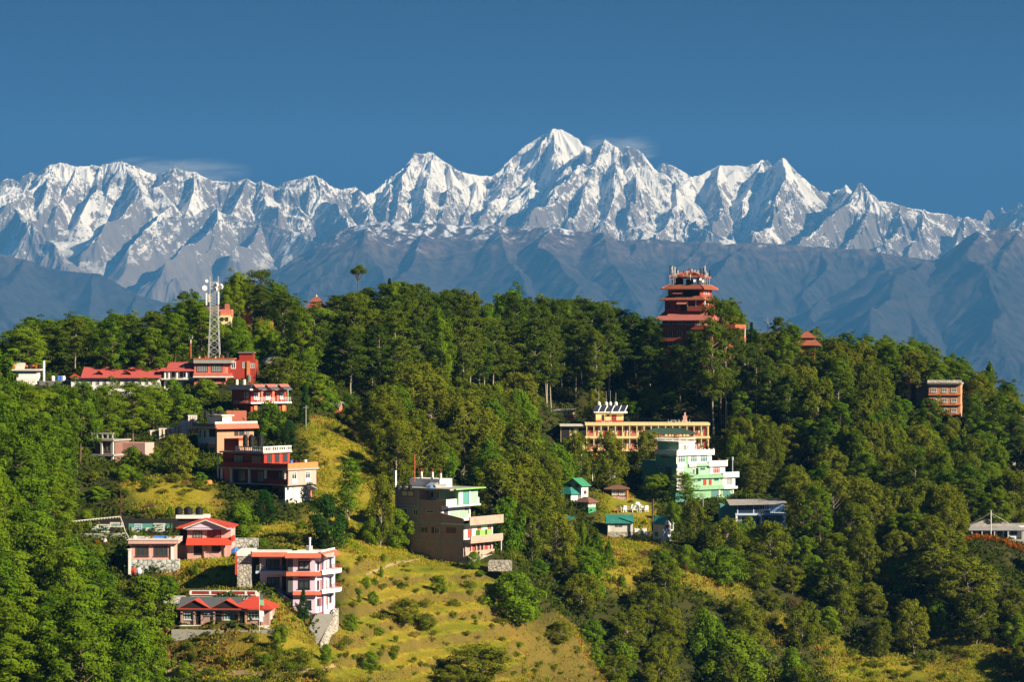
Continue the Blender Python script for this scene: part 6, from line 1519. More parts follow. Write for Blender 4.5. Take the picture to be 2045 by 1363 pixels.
MB().box(X(517), 2.6, 0, 5, -2, Z(727)).obj('wall', M['maroon'], h.root); MB().hip(X(513), 3.3, -.8, 5.8, Z(727), Z(705), 3.0).obj('roof', M['stone'], h.root); h.win((0, 0), FR, X(522), X(529), Z(741), Z(731), M['white'], M['glass'], 2)
h.win((2.6, 0), RT, 1, 2.4, Z(741), Z(731), M['white'], M['glass'], 2)
# house behind the mast
h = House('hilltop_house', 'yellow house with dark roof and pink chimney behind the lattice mast', 'house', 407, 662, 690, 0)
X, Z = h.X, h.Z
MB().box(0, X(460), 0, 6, -2, Z(630)).obj('wall', M['yellow'], h.root); MB().gable(X(400), X(440), -.6, 6.6, Z(630), Z(612), 'x', .2).obj('roof', M['brownroof'], h.root); MB().box(X(436), X(462), 1, 5, Z(632), Z(618)).obj('roof_block', M['salmon'], h.root); MB().box(X(448), X(456), 1.2, 2.4, Z(618), Z(607)).obj('chimney', M['pinkroof'], h.root)
for a in (440, 450): h.win((0, 0), FR, X(a), X(a + 6), Z(642), Z(634), M['wood'], M['glass'], 1)
h = House('pink_house', 'small pinkish house between tall pines right of the mast', 'house', 482, 650, 700, 0)
X, Z = h.X, h.Z
MB().box(0, X(500), 0, 5, -3, Z(622)).obj('wall', M['salmon'], h.root); MB().hip(X(480), X(503), -.6, 5.4, Z(622), Z(613), 1.4).obj('roof', M['pinkroof'], h.root)
o = MB().box(0, 3.6, 0, .5, -2, 1.2).box(.2, .9, -.1, .4, 1.2, 1.8).obj('terrace_wall', M['orange']); o.location = at(517, 652, 702); tag(o, 'orange terrace wall showing between the ridge pines', 'wall')

# lattice mast
e = empty('lattice_mast', at(428, 716, 662)); tag(e, 'tall galvanised lattice mast carrying round white dishes', 'mast')
Hm, zt = (716 - 552) / F * 662, (716 - 632) / F * 662
def mw(z): return 1.32 * (1 - z / zt) + .92 * z / zt if z < zt else .92
legs = MB(); br_ = MB(); cz = np.r_[np.linspace(0, zt, 7), np.linspace(zt, Hm * .93, 12)[1:]]
for sx, sy in ((-1, -1), (1, -1), (1, 1), (-1, 1)):
    L_ = MB()
    for z0, z1 in zip(cz[:-1], cz[1:]): L_.bar((sx * mw(z0), sy * mw(z0), z0), (sx * mw(z1), sy * mw(z1), z1), .085)
    if sx * sy > 0 or True: L_.bar((sx * .92, sy * .92, Hm * .93), (sx * .92, sy * .92, Hm), .06)
    L_.obj('leg', M['steel'], e)
for z0, z1 in zip(cz[:-1], cz[1:]):
    a, b_ = mw(z0), mw(z1)
    for s in ((-1, -1, 1, -1), (1, -1, 1, 1), (1, 1, -1, 1), (-1, 1, -1, -1)):
        br_.bar((s[0] * a, s[1] * a, z0), (s[2] * b_, s[3] * b_, z1), .04).bar((s[2] * a, s[3] * a, z0), (s[0] * b_, s[1] * b_, z1), .04).bar((s[0] * b_, s[1] * b_, z1), (s[2] * b_, s[3] * b_, z1), .04)
br_.obj('bracing', M['steel'], e)
for (px_, py_, r_, yy) in ((409, 576, .62, -1.0), (441, 573, .68, -.6), (433, 570, .5, -1.2), (432, 578, .45, -1.3), (413, 562, .4, -.9)):
    d = MB().lathe((0, 0, -.25), [(r_ * .6, 0), (r_, .12), (r_, .42), (r_ * .75, .5)], 16).obj('dish', M['whitep'], e)
    d.matrix_local = Matrix.Translation(((px_ - 428) / F * 662, yy, (716 - py_) / F * 662)) @ Matrix.Rotation(math.radians(90), 4, 'X') @ Matrix.Rotation(math.radians(18 if px_ < 428 else -30), 4, 'Y')
for px_, z0, z1, mt in ((413.5, 610, 586, 'whitep'), (437.5, 608, 583, 'whitep'), (419, 604, 588, 'yellow')): x_ = (px_ - 428) / F * 662; MB().box(x_ - .17, x_ + .17, -1.2, -1.0, (716 - z0) / F * 662, (716 - z1) / F * 662).obj('panel_antenna', M[mt], e)
e = empty('aerial_pole', at(381, 716, 652)); tag(e, 'slim red and white aerial pole with two small dishes left of the mast', 'aerial')
MB().bar((0, 0, 0), (0, 0, 3.4), .14, 6).obj('lower_pole', M['rustp'], e); MB().bar((0, 0, 3.4), (0, 0, 5.6), .11, 6).obj('upper_pole', M['white'], e)
for sx in (-.25, .3): MB().box(sx - .18, sx + .18, -.3, -.1, 4.5, 5.3).obj('dish', M['whitep'], e)

# ------------------------------------------------------------------ red pagoda tower
h = House('pagoda_tower', 'red tiered pagoda-style hotel tower with antennas around its top roof', 'tower', 1384, 720, 760, -22)
Z = h.Z; k = F / 760
def tier(hw, z0, z1, mat='red', hd=None): return MB().box(-hw, hw, -(hd or hw), (hd or hw), Z(z0), Z(z1)).obj('wall', M[mat], h.root)
def eave(hw, z0, z1, top, mat='rooftile', name='tier_roof'): return MB().hip(-hw, hw, -hw, hw, Z(z0), Z(z1), hw - top, th=.25).obj(name, M[mat], h.root)
cxs = -.75     # the upper tiers stand left of the lower wing
off = (1378 - 1384) / k
root_ = h.root
root_.location.x += off
# lower storeys
tier(5.8, 735, 640, 'towerred')
for t0, t1 in ((657, 651), (680, 674), (703, 697)):
    m = MB(); hw = 6.6
    m.box(-hw, hw, -hw, -hw + .25, Z(t0), Z(t1)).box(hw - .25, hw, -hw, hw, Z(t0), Z(t1)).box(-hw, hw, -hw, hw, Z(t0 + 2), Z(t0)); m.obj('gallery', M['towerred'], h.root)
for z0, z1 in ((650, 642), (673, 661), (696, 684)):
    for a in (-4.2, -1.6, 1.0, 3.4): h.win((0, -5.8), FR, a, a + 1.3, Z(z0), Z(z1), M['white'], M['glass'], 2); h.win((5.8, 0), RT, a, a + 1.3, Z(z0), Z(z1), M['white'], M['glass'], 2)
# wing on the right with open corner galleries
MB().box(6.6, 12.2, -4, 4, Z(735), Z(651)).obj('wing_wall', M['towerred'], h.root)
for t0, t1 in ((657, 649), (680, 673), (700, 694)): MB().box(11, 14.2, -5, 4.4, Z(t0), Z(t1)).obj('wing_gallery', M['towerred'], h.root)
for yy in (-4.8, 4): MB().box(13.8, 14.1, yy, yy + .3, Z(735), Z(657)).obj('wing_post', M['white'], h.root)
MB().poly8([(-7.6, -7.8, Z(641)), (7.2, -7.8, Z(641)), (7.2, -4.4, Z(623)), (-5.6, -4.4, Z(623)), (-7.6, -7.8, Z(640)), (7.2, -7.8, Z(640)), (7.2, -4.4, Z(622)), (-5.6, -4.4, Z(622))]).obj('broad_roof', M['pinkroof'], h.root)
MB().hip(-7.7, 7.3, -4.4, 7.5, Z(640), Z(622), 3.6).obj('broad_roof_back', M['pinkroof'], h.root)
tier(5.3, 640, 598, 'maroon')
MB().box(1.2, 6.2, -6.0, -5.3, Z(622), Z(612)).box(5.3, 6.4, -6, 3, Z(622), Z(609)).obj('balcony', M['towerred'], h.root)
for p in ((1.3, -5.9), (3.6, -5.9), (6.1, -5.9), (6.1, -2)): MB().lathe((p[0], p[1], Z(612)), [(.16, 0), (.16, Z(597) - Z(612))], 8).obj('column', M['white'], h.root)
skirt(h, 'awning', M['pinkroof'], (0, -5.3), FR, -1.6, 1.2, Z(608), Z(600), 0, 1.6)
MB().box(-.9, .9, -5.34, -5.3, Z(622), Z(609)).obj('opening', M['dark'], h.root)
eave(6.4, 599, 591, 4.6)
tier(4.6, 592, 577, 'red')
MB().box(4.6, 4.7, -3, 1.8, Z(592), Z(578)).obj('lit_side_panel', M['brightred'], h.root); MB().box(-.2, 4.0, -4.68, -4.6, Z(591), Z(578)).obj('opening', M['dark'], h.root)  # brighter red side panel puts the sunlight on this face into colour
skirt(h, 'awning', M['pinkroof'], (0, -4.6), FR, -2.9, -.3, Z(587), Z(579), 0, 1.3)
for a in (-4.0, 4.2): MB().box(a, a + .35, -4.9, -4.6, Z(592), Z(577)).obj('pier', M['towerred'], h.root)
eave(6.0, 577.5, 569.5, 4.4)
MB().box(-4.4, 4.4, -4.4, 4.4, Z(570), Z(568.5)).obj('roof_deck', M['darkconc'], h.root)
for sx in (-3.4, -1.0, 1.2, 3.4):
    for sy in (-3.4, 3.4): MB().box(sx - .22, sx + .22, sy - .22, sy + .22, Z(568.5), Z(554)).obj('pavilion_post', M['wood'], h.root)
MB().box(-3.3, -1.6, -3.2, -1, Z(568.5), Z(557)).box(-.8, .6, -1, 1, Z(568.5), Z(558)).obj('equipment', M['dark'], h.root)
eave(4.5, 554, 541, .15)
for a in (-4.6, -2.6, 2.8): h.win((0, -5.3), FR, a, a + .9, Z(618), Z(608), M['wood'], M['glass'], 2)
for a in (-3.6, -1.2, 1.4): h.win((5.3, 0), RT, a, a + 1.0, Z(618), Z(608), M['white'], M['glass'], 2); h.win((4.7, 0), RT, a * .8, a * .8 + .9, Z(589), Z(581), M['white'], M['glass'], 2)
h.rail((0, -4.3), FR, -4.3, 4.3, Z(568.5), .9, M['black'], 12); h.rail((4.3, 0), RT, -4.3, 4.3, Z(568.5), .9, M['black'], 12)
h.rail((0, -6.6), FR, -6.4, 6.4, Z(651), .5, M['white'], 14)
m = MB()
for sx in (-1, 1):
    for sy in (-1, 1): m.bar((sx * .15, sy * .15, Z(541)), (sx * 4.45, sy * 4.45, Z(553.5)), .13)
m.obj('hip_ridge', M['redtile'], h.root)
m = MB()
for sx in (-1, 1):
    for sy in (-1, 1): m.bar((sx * 4.4, sy * 4.4, Z(569.3)), (sx * 6, sy * 6, Z(577)), .14)
m.obj('hip_ridge', M['redtile'], h.root)
rt = random.Random(8)
for i, (px_, z0, z1, yy) in enumerate(((1338, 569, 529, -4.6), (1341, 569, 535, -4), (1345, 569, 540, -3.6), (1351, 555, 537, -4.4), (1343, 560, 531, 3.8), (1372, 553, 542, -4.5), (1376, 546, 536, -4), (1379, 560, 548, -5), (1388, 546, 539, -3), (1405, 569, 534, -4.3), (1402, 560, 537, -3.8), (1410, 566, 541, -4.4), (1417, 569, 538, -3.6), (1348, 566, 533, -4.5), (1354, 556, 540, 3.5), (1365, 552, 541, -4.4), (1382, 548, 537, -2), (1394, 553, 540, -4.4), (1399, 566, 535, -4.5), (1408, 568, 531, -4.0), (1413, 568, 545, 3.8))):
    e = empty('panel_antenna', at(px_, z0, 760 + yy)); tag(e, 'white panel antenna on a pole around the top of the red pagoda tower', 'antenna', 'antennas on the red pagoda tower')
    hh_ = (z0 - z1) / k
    MB().bar((0, 0, 0), (0, 0, hh_), .07).obj('pole', M['steel'], e); MB().box(-.12, .12, -.3, -.14, hh_ * .5, hh_ * .98).obj('panel', M['offwhite'] if i % 3 else M['dark'], e)
for px_, py_ in ((1387, 561), (1399, 558), (1404, 562)):
    e = MB().lathe((0, 0, -.2), [(.2, 0), (.36, .1), (.36, .3)], 12).obj('small_dish', M['whitep']); e.matrix_world = Matrix.Translation(at(px_, py_, 754.5)) @ Matrix.Rotation(math.pi / 2, 4, 'X'); tag(e, 'small round white dish under the top roof of the red pagoda tower', 'dish', 'dishes on the red pagoda tower')
m = MB(); m.bar(at(1336, 578, 756), at(1310, 636, 752), .05); tag(m.obj('cable', M['black']), 'dark cable slanting from the red pagoda tower into the trees', 'cable')

# small pagoda and hilltop temple
for nm, px_, py_, D_, s, l in (('pagoda', 1611, 704, 775, .82, 'small pagoda with two orange tiled roofs on the right ridge'), ('temple', 632, 626, 738, .62, 'orange hilltop temple with a pointed roof among trees')):
    e = empty(nm, at(px_, py_, D_)); tag(e, l, nm)
    MB().box(-2.6 * s, 2.6 * s, -2.6 * s, 2.6 * s, -2, 3.6 * s).obj('wall', M['orange'], e); MB().hip(-4.6 * s, 4.6 * s, -4 * s, 4 * s, 2.4 * s, 4.4 * s, 2.2 * s).obj('lower_roof', M['rooftile'], e)
    MB().box(-1.6 * s, 1.6 * s, -1.6 * s, 1.6 * s, 4.0 * s, 5.4 * s).obj('upper_wall', M['salmon'], e); MB().hip(-3 * s, 3 * s, -2.8 * s, 2.8 * s, 4.9 * s, 7.0 * s, 2.75 * s).obj('upper_roof', M['rooftile'], e)
    MB().lathe((0, 0, 6.9 * s), [(.35 * s, 0), (.28 * s, .3 * s), (.1 * s, .9 * s)], 8).obj('finial', M['yellow'] if nm == 'temple' else M['wood'], e)

# orange brick lodge on the right
h = House('brick_lodge', 'orange brick lodge with a hipped turret half hidden by pines on the right', 'lodge', 1855, 842, 757, -14)
X, Z = h.X, h.Z
MB().box(0, X(1916), 0, 8, -3, Z(768)).obj('wall', M['obrick'], h.root); MB().box(-.4, X(1918), -.5, 8.4, Z(768), Z(764)).obj('roof_slab', M['concrete'], h.root); skirt(h, 'parapet_roof', M['stone'], (0, -.4), FR, -.4, X(1918), Z(765), Z(759.5), -.9, .2)
for t0, t1 in ((784, 776), (804, 796), (824, 816)):
    for a in (1860, 1880, 1898): h.win((0, 0), FR, X(a), X(a + 10), Z(t0), Z(t1), M['white'], M['pglass'], 2, 1, .12, True)
for t in (790, 810, 830): MB().ob((0, 0), FR, -.1, X(1917), .0, .35, Z(t), Z(t - 2.5)).obj('floor_band', M['orange'], h.root)
MB().box(X(1828), 0, 3, 9, -3, Z(765)).obj('link_wall', M['dbrick'], h.root); MB().box(X(1826), .1, 2.6, 9.2, Z(765), Z(762)).obj('link_roof', M['slate'], h.root)
h = House('turret', 'square brick turret with grey hip roof beside the orange brick lodge', 'tower', 1818, 842, 762, -38)
X, Y, Z = h.X, h.Y, h.Z
MB().box(X(1795), 0, 0, Y(1838), -3, Z(752)).obj('wall', M['obrick'], h.root); MB().hip(X(1787), 1.0, -1, Y(1838) + 1, Z(752), Z(741), 2.2).obj('roof', M['slate'], h.root)
h.win((0, 0), RT, 1.6, 2.4, Z(761), Z(755), M['wood'], M['glass'], 1); h.win((0, 0), FR, X(1803), X(1808), Z(761), Z(755), M['wood'], M['glass'], 1)

# tin-roofed longhouse, its pole and marigold bank
h = House('longhouse', 'white longhouse with rusty corrugated hip roof and veranda at the right edge', 'house', 1937, 1077, 665, 0)
X, Z = h.X, h.Z
MB().box(0, X(2075), 1.5, 9, -2, Z(1052)).obj('wall', M['white'], h.root)
MB().hip(X(1937), X(2032), .6, 10, Z(1051.5), Z(1040.5), 4.6).obj('roof', M['tin'], h.root)
MB().poly8([(X(1932), -1.1, Z(1060)), (X(2045), -1.1, Z(1060)), (X(2035), 1.2, Z(1052)), (X(1940), 1.2, Z(1052)), (X(1932), -1.1, Z(1059)), (X(2045), -1.1, Z(1059)), (X(2035), 1.2, Z(1051)), (X(1940), 1.2, Z(1051))]).obj('veranda_roof', M['grey'], h.root)
MB().gable(X(2022), X(2090), .2, 8, Z(1058), Z(1048), 'x', .12).obj('annexe_roof', M['grey'], h.root); MB().box(X(2045), X(2080), .6, 7, -2, Z(1058)).obj('annexe_wall', M['white'], h.root)
for p_ in (1940, 1960, 1985, 2012, 2040): MB().box(X(p_) - .09, X(p_) + .09, -.9, -.72, -1, Z(1060)).obj('post', M['offwhite'], h.root)
for a, b_ in ((1942, 1950), (1994, 2004), (2020, 2034)): h.win((0, 1.5), FR, X(a), X(b_), Z(1072), Z(1061), M['blue'], M['glass'], 2, 1, .1)
for a in (1957, 1978, 2008): h.door((0, 1.5), FR, X(a), X(a + 7), -.2, Z(1060), M['dark'])
MB().box(-.4, X(2075), -1.2, 1.5, -2.5, -.15).obj('plinth', M['concrete'], h.root)
m = MB(); p = at(1979, 1072, 661); tp = at(1979, 1020, 661); m.bar(p - Vector((0, 0, 1)), tp, .14, 6)
for q in (at(1938, 1048, 662), at(2014, 1045, 664), at(1988, 1038, 668)): m.bar(tp - Vector((0, 0, .6)), q, .035)
tag(m.obj('mast_pole', M['offwhite']), 'pale guyed pole in front of the tin-roofed longhouse', 'pole')
o = MB().box(0, 3.4, 0, .3, -.6, .3).box(.3, .5, 0, .3, .3, 1.1).box(2.4, 2.6, 0, .3, .3, 1.2).obj('low_wall', M['offwhite']); o.location = at(1858, 1048, 676); tag(o, 'low pale wall at the wood edge left of the tin-roofed longhouse', 'wall')

# small buildings seen between trees
for nm, px_, py_, D_, w_, hh_, wm, rm, l in (('field_hut', 627, 798, None, 1.7, 1.5, 'orange', 'brownroof', 'tiny orange hut beside the dark cypress'), ('field_hut', 661, 822, None, 1.9, 1.2, 'salmon', 'grey', 'small orange hut with overhanging roof on the slope right of the cypress'), ('roadside_hut', 1579, 914, None, 3.4, 1.6, 'paleblue', 'grey', 'pale blue hut with sloping roof in the dark wood'), ('white_house', 2022, 935, None, 5, 3.2, 'white', 'offwhite', 'white house corner showing at the right edge of the wood'), ('white_house', 2030, 840, None, 4, 2.4, 'white', 'grey', 'distant white flat roof at the right edge below the ridge'),
        ('farmhouse', 1930, 866, None, 3.2, 1.8, 'pink', 'stone', 'little pink farmhouse roof among the right-hand pines'), ('farmhouse', 2005, 872, None, 3.6, 1.8, 'offwhite', 'stone', 'pale farmhouse roof near the right edge among pines'), ('forest_house', 928, 690, 755, 4.5, 3.2, 'lilac', 'slate', 'dim bluish house deep in the ridge wood')):
    if D_ is None: D_ = ground(px_, py_).y
    h = House(nm, l, 'hut' if 'hut' in nm else 'house', px_, py_, D_, -12)
    MB().box(0, w_, 0, 3, -2.5, hh_).obj('wall', M[wm], h.root); MB().gable(-.5, w_ + .5, -.6, 3.6, hh_ - .05, hh_ + 1.0, 'x', .14).obj('roof', M[rm], h.root); MB().gable_wall(0.02, w_ - .02, 0.02, 2.98, hh_, hh_ + .85, 'x').obj('gable_wall', M[wm], h.root)
    h.door((0, 0), FR, w_ * .2, w_ * .2 + .8, 0, hh_ * .85); h.win((0, 0), FR, w_ * .6, w_ * .6 + .8, hh_ * .35, hh_ * .8, M['wood'], M['glass'], 1)
# retaining bank wall below the cottage row, prayer flag
e = empty('prayer_flag', at(518, 1262, 466.5)); tag(e, 'tall striped prayer flag on a pole before the cottage row', 'flag')
MB().bar((0, 0, 0), (0, 0, 6.3), .05, 6).obj('pole', M['offwhite'], e)
for i, c in enumerate(('paleblue', 'white', 'maroon', 'green', 'slate')): MB().poly8([(.06, -.02, 1.6 + i * .9), (.6 + .2 * (i % 2), .12, 1.5 + i * .9), (.6 + .2 * (i % 2), .15, 1.5 + i * .9), (.06, .01, 1.6 + i * .9), (.06, -.02, 2.48 + i * .9), (.55 + .15 * (i % 2), .1, 2.38 + i * .9), (.55 + .15 * (i % 2), .13, 2.38 + i * .9), (.06, .01, 2.48 + i * .9)]).obj('cloth', M[c], e)
tanks_px(((507, 12),), 1187, 1172, 484, 'dark green tank half behind the cottage row', None)
o = MB().lathe((0, 0, 0), [(.55, 0), (.75, .5), (.6, 1.1), (.5, 1.2)], 12).obj('planter_bowl', M['orange']); o.location = at(417, 972, 560); tag(o, 'orange bowl planter left of the dark red guesthouse', 'planter')
# a low power line over the slope
pts_ = [(611, 858, 812, 'slim power pole beside the dark cypress'), (694, 1035, 985, 'slim power pole low on the grassy slope left of the unfinished house'), (1168, 968, 915, 'slim power pole right above the green-roofed cottage'), (1404, 1040, 990, 'slim power pole in front of the green hotel base')]
tops = []
for px_, bt, tp, l in pts_:
    g = ground(px_, bt); hh_ = (bt - tp) / F * g.y; o = MB().bar((0, 0, -.6), (0, 0, hh_), .1, 6).box(-.6, .6, -.05, .05, hh_ - .5, hh_ - .4).obj('power_pole', M['concrete']); o.location = g; tag(o, l, 'pole', 'power poles'); tops.append(g + Vector((0, 0, hh_ - .4)))
def wire(a, b, sag, l):
    m = MB(); P = [a.lerp(b, i / 12) - Vector((0, 0, sag * (1 - (2 * i / 12 - 1) ** 2))) for i in range(13)]
    for p, q in zip(P[:-1], P[1:]): m.bar(p, q, .022)
    tag(m.obj('power_line', M['black']), l, 'wire', 'power lines')
wire(tops[0], tops[1], 3.0, 'thin wire sagging down the grassy slope left of the unfinished house'); wire(tops[2], tops[3], 2.5, 'thin wire between the poles beside the green hotel')
# ------------------------------------------------------------------ trees
SKY = [(0,672),(20,660),(45,645),(64,634),(100,640),(153,630),(170,645),(180,664),(195,640),(229,627),(260,628),(285,640),(300,622),(331,611),(352,625),(366,600),(392,584),(410,620),(440,610),(473,545),(500,560),(520,535),(546,560),(560,574),(590,605),(610,612),(650,610),(678,591),(698,585),(734,576),(754,586),(779,558),(800,564),(831,568),(856,583),(882,578),(907,582),(943,586),(971,607),(999,588),(1025,579),(1051,596),(1066,604),(1085,594),(1127,598),(1165,598),(1203,604),(1229,618),(1254,627),(1313,637),(1330,650),(1400,655),(1420,600),(1440,591),(1465,600),(1476,655),(1502,650),(1519,673),(1545,660),(1580,648),(1598,664),(1630,660),(1652,677),(1686,666),(1713,688),(1737,673),(1766,677),(1788,688),(1820,681),(1854,693),(1878,714),(1894,710),(1926,722),(1948,746),(1977,732),(1993,744),(2006,765),(2033,805),(2045,830)]
_skx, _sky = zip(*SKY)
def skyline(px): return np.interp(px, _skx, _sky)

# parts of the view that nothing nearer may hide: (x0, y0, x1, y1, distance)
KEEP = [(20,705,82,760,640),(82,718,100,760,640),(95,740,325,770,640),(318,715,500,760,640),(372,665,386,715,650),(400,545,448,715,660),(520,705,562,738,660),
 (450,765,585,818,612),(386,828,516,905,590),(428,862,628,1028,556),(183,862,246,925,582),(310,835,390,880,600),(170,1040,345,1086,530),(230,1075,360,1146,495),(342,1008,470,1122,505),(468,1095,680,1235,480),(335,1180,545,1260,468),(600,1225,665,1285,475),
 (783,925,1006,1125,545),(1083,815,1150,840,740),(1185,800,1252,848,728),(1160,845,1420,868,720),(1160,868,1265,900,720),(1180,900,1215,925,720),(1275,855,1482,985,680),(1440,1000,1572,1030,656),(1118,952,1195,1024,648),(1205,966,1262,995,665),(1210,1000,1305,1030,655),(1208,1028,1268,1072,638),(1298,1032,1352,1086,632),
 (1928,1035,2045,1085,665),(1925,1070,2045,1130,655),(1315,525,1420,660,760),(1420,640,1482,690,760),(1592,650,1640,677,770),(1122,846,1165,876,720),(1785,738,1922,792,757),(608,585,655,612,740),(1575,885,1610,915,715),(620,772,645,800,640),(655,800,685,822,640),(2015,905,2045,935,735)]

ADJ = {'pine': ['dense dark green pine', 'broad bushy green pine', 'full-crowned green pine'],
       'tall': ['tall straight ridge tree', 'tall narrow green tree', 'tall loose-crowned pale-stemmed tree', 'tall dark layered tree', 'tall slim forest tree'],
       'alder': ['airy olive green tree', 'thin-leaved olive tree', 'feathery yellowish olive tree'],
       'leafy': ['bright green leafy tree', 'rounded yellow-green broadleaf tree', 'dense fresh green broadleaf tree'],
       'deep': ['deep green dense broadleaf tree', 'dark glossy broadleaf tree'], 'plume': ['young pine with upright bright plumes', 'plumed light green young pine'],
       'bush': ['low yellow-green bush', 'rounded green bush', 'scrubby olive bush'], 'bare': ['leafless pinkish brown shrub'], 'slim': ['slender bright tree on a thin stem'],
       'flat': ['flat-topped pine'], 'cypress': ['dark narrow cypress'], 'flower': ['orange flowering shrub'], 'purple': ['purple flowering shrub']}
LAND = [('the lattice mast', 425, 640), ('the long red-roofed white lodge', 235, 755), ('the white rooftop cabin', 50, 745), ('the hilltop temple', 630, 600), ('the red terraced hotel', 520, 795), ('the brick and white house', 450, 870), ('the dark red guesthouse', 525, 950), ('the grey brick house', 213, 895),
        ('the billboards', 250, 1060), ('the pink flat-roofed house', 305, 1100), ('the pink red-roofed house', 408, 1070), ('the lilac house', 590, 1160), ('the brick cottage row', 440, 1220), ('the unfinished brick house', 895, 1040), ('the yellow hotel', 1250, 880), ('the yellow shed', 1115, 828), ('the green hotel', 1390, 930), ('the blue house', 1505, 1025), ('the green-roofed cottage', 1147, 980), ('the garden pavilion', 1233, 980), ('the teal-roofed cottage', 1238, 1050), ('the white gabled house', 1325, 1060), ('the tin-roofed longhouse', 1985, 1055), ('the red pagoda tower', 1378, 610), ('the small pagoda roof', 1612, 675), ('the orange brick lodge', 1855, 785), ('the stone steps', 635, 1255), ('the white plastic chairs', 1265, 1015),
        ('the lone umbrella pine', 715, 560), ('the bare field terraces', 950, 1290), ('the lower right corner', 2045, 1363), ('the lower left corner', 0, 1363), ('the left edge of the view', 0, 1050), ('the right edge of the view', 2045, 930), ('the small blue hut', 1593, 900)]
USED = {}
def where(px, py):
    """ways of saying where a tree stands, the plainest first"""
    d = sorted((math.hypot(px - x, (py - y) * 1.3), n, x, y) for n, x, y in LAND)
    out = []
    for dist, n, x, y in d[:2]:
        dx, dy = px - x, py - y
        far = 'just ' if dist < 60 else ('' if dist < 130 else 'well ')
        a = math.degrees(math.atan2(-dy * 1.3, dx)) % 360
        s = ['right of', 'above and right of', 'above', 'above and left of', 'left of', 'below and left of', 'below', 'below and right of'][int((a + 22.5) // 45) % 8]
        out.append(far + s + ' ' + n)
    (_, n1, x1, y1), (_, n2, x2, y2) = d[0], d[1]
    if (px - x1) * (px - x2) + (py - y1) * (py - y2) < 0:
        out.insert(1, 'between ' + n1 + ' and ' + n2)
    return out
def tree_label(kind, px, py, H, extra=None):
    rel = H / PROTO[kind]['H']
    size = ('', 'big ', 'large ') if rel > 1.05 else (('', 'small ', 'low ') if rel < 0.8 else ('', 'middling ', 'medium-sized '))
    if kind == 'tall': size = ('',)
    for w in where(px, py):
        for a in ADJ[kind]:
            for sz in size:
                l = sz + a + ' ' + w
                if l not in USED and len(l.replace('-', ' ').split()) <= 16:
                    USED[l] = 1; return l, None
    l = ADJ[kind][0] + ' ' + where(px, py)[0]
    USED[l] = USED.get(l, 0) + 1
    return l, None

PLACED = []       # x, y, crown width
def hero(kind, px, top, base, wpx, D=None, label=None, v=None):
    """a tree that can be told apart in the photo: crown top and foot, or the distance of a hidden foot"""
    if D is None:
        g = ground(px, base); D = g.y
    X = (px - CX) / F * D
    z = float(hz_at(X, D)); topz = (CY - top) / F * D
    H = max(0.8, topz - z); W = wpx / F * D
    if label is None: label, gr = tree_label(kind, px, (top + (CY - z / D * F)) / 2, H)
    else: gr = None
    PLACED.append((X, D, W))
    return plant(kind, (X, D, z - 0.15), H, W, label, gr or GROUPS[kind], v=v)
GROUPS = {'pine': 'pines of the hillside woods', 'tall': 'tall trees of the ridge wood', 'alder': 'olive trees of the slopes', 'leafy': 'bright broadleaf trees of the slopes', 'deep': 'dark broadleaf trees among the houses', 'plume': 'young pines below the cottages', 'bush': 'bushes on the grassy slopes', 'bare': 'leafless shrubs', 'slim': 'slender trees among the houses', 'flat': 'flat-topped pines on the ridge', 'cypress': 'cypresses among the houses', 'flower': 'flowering shrubs', 'purple': 'purple flowering shrubs'}

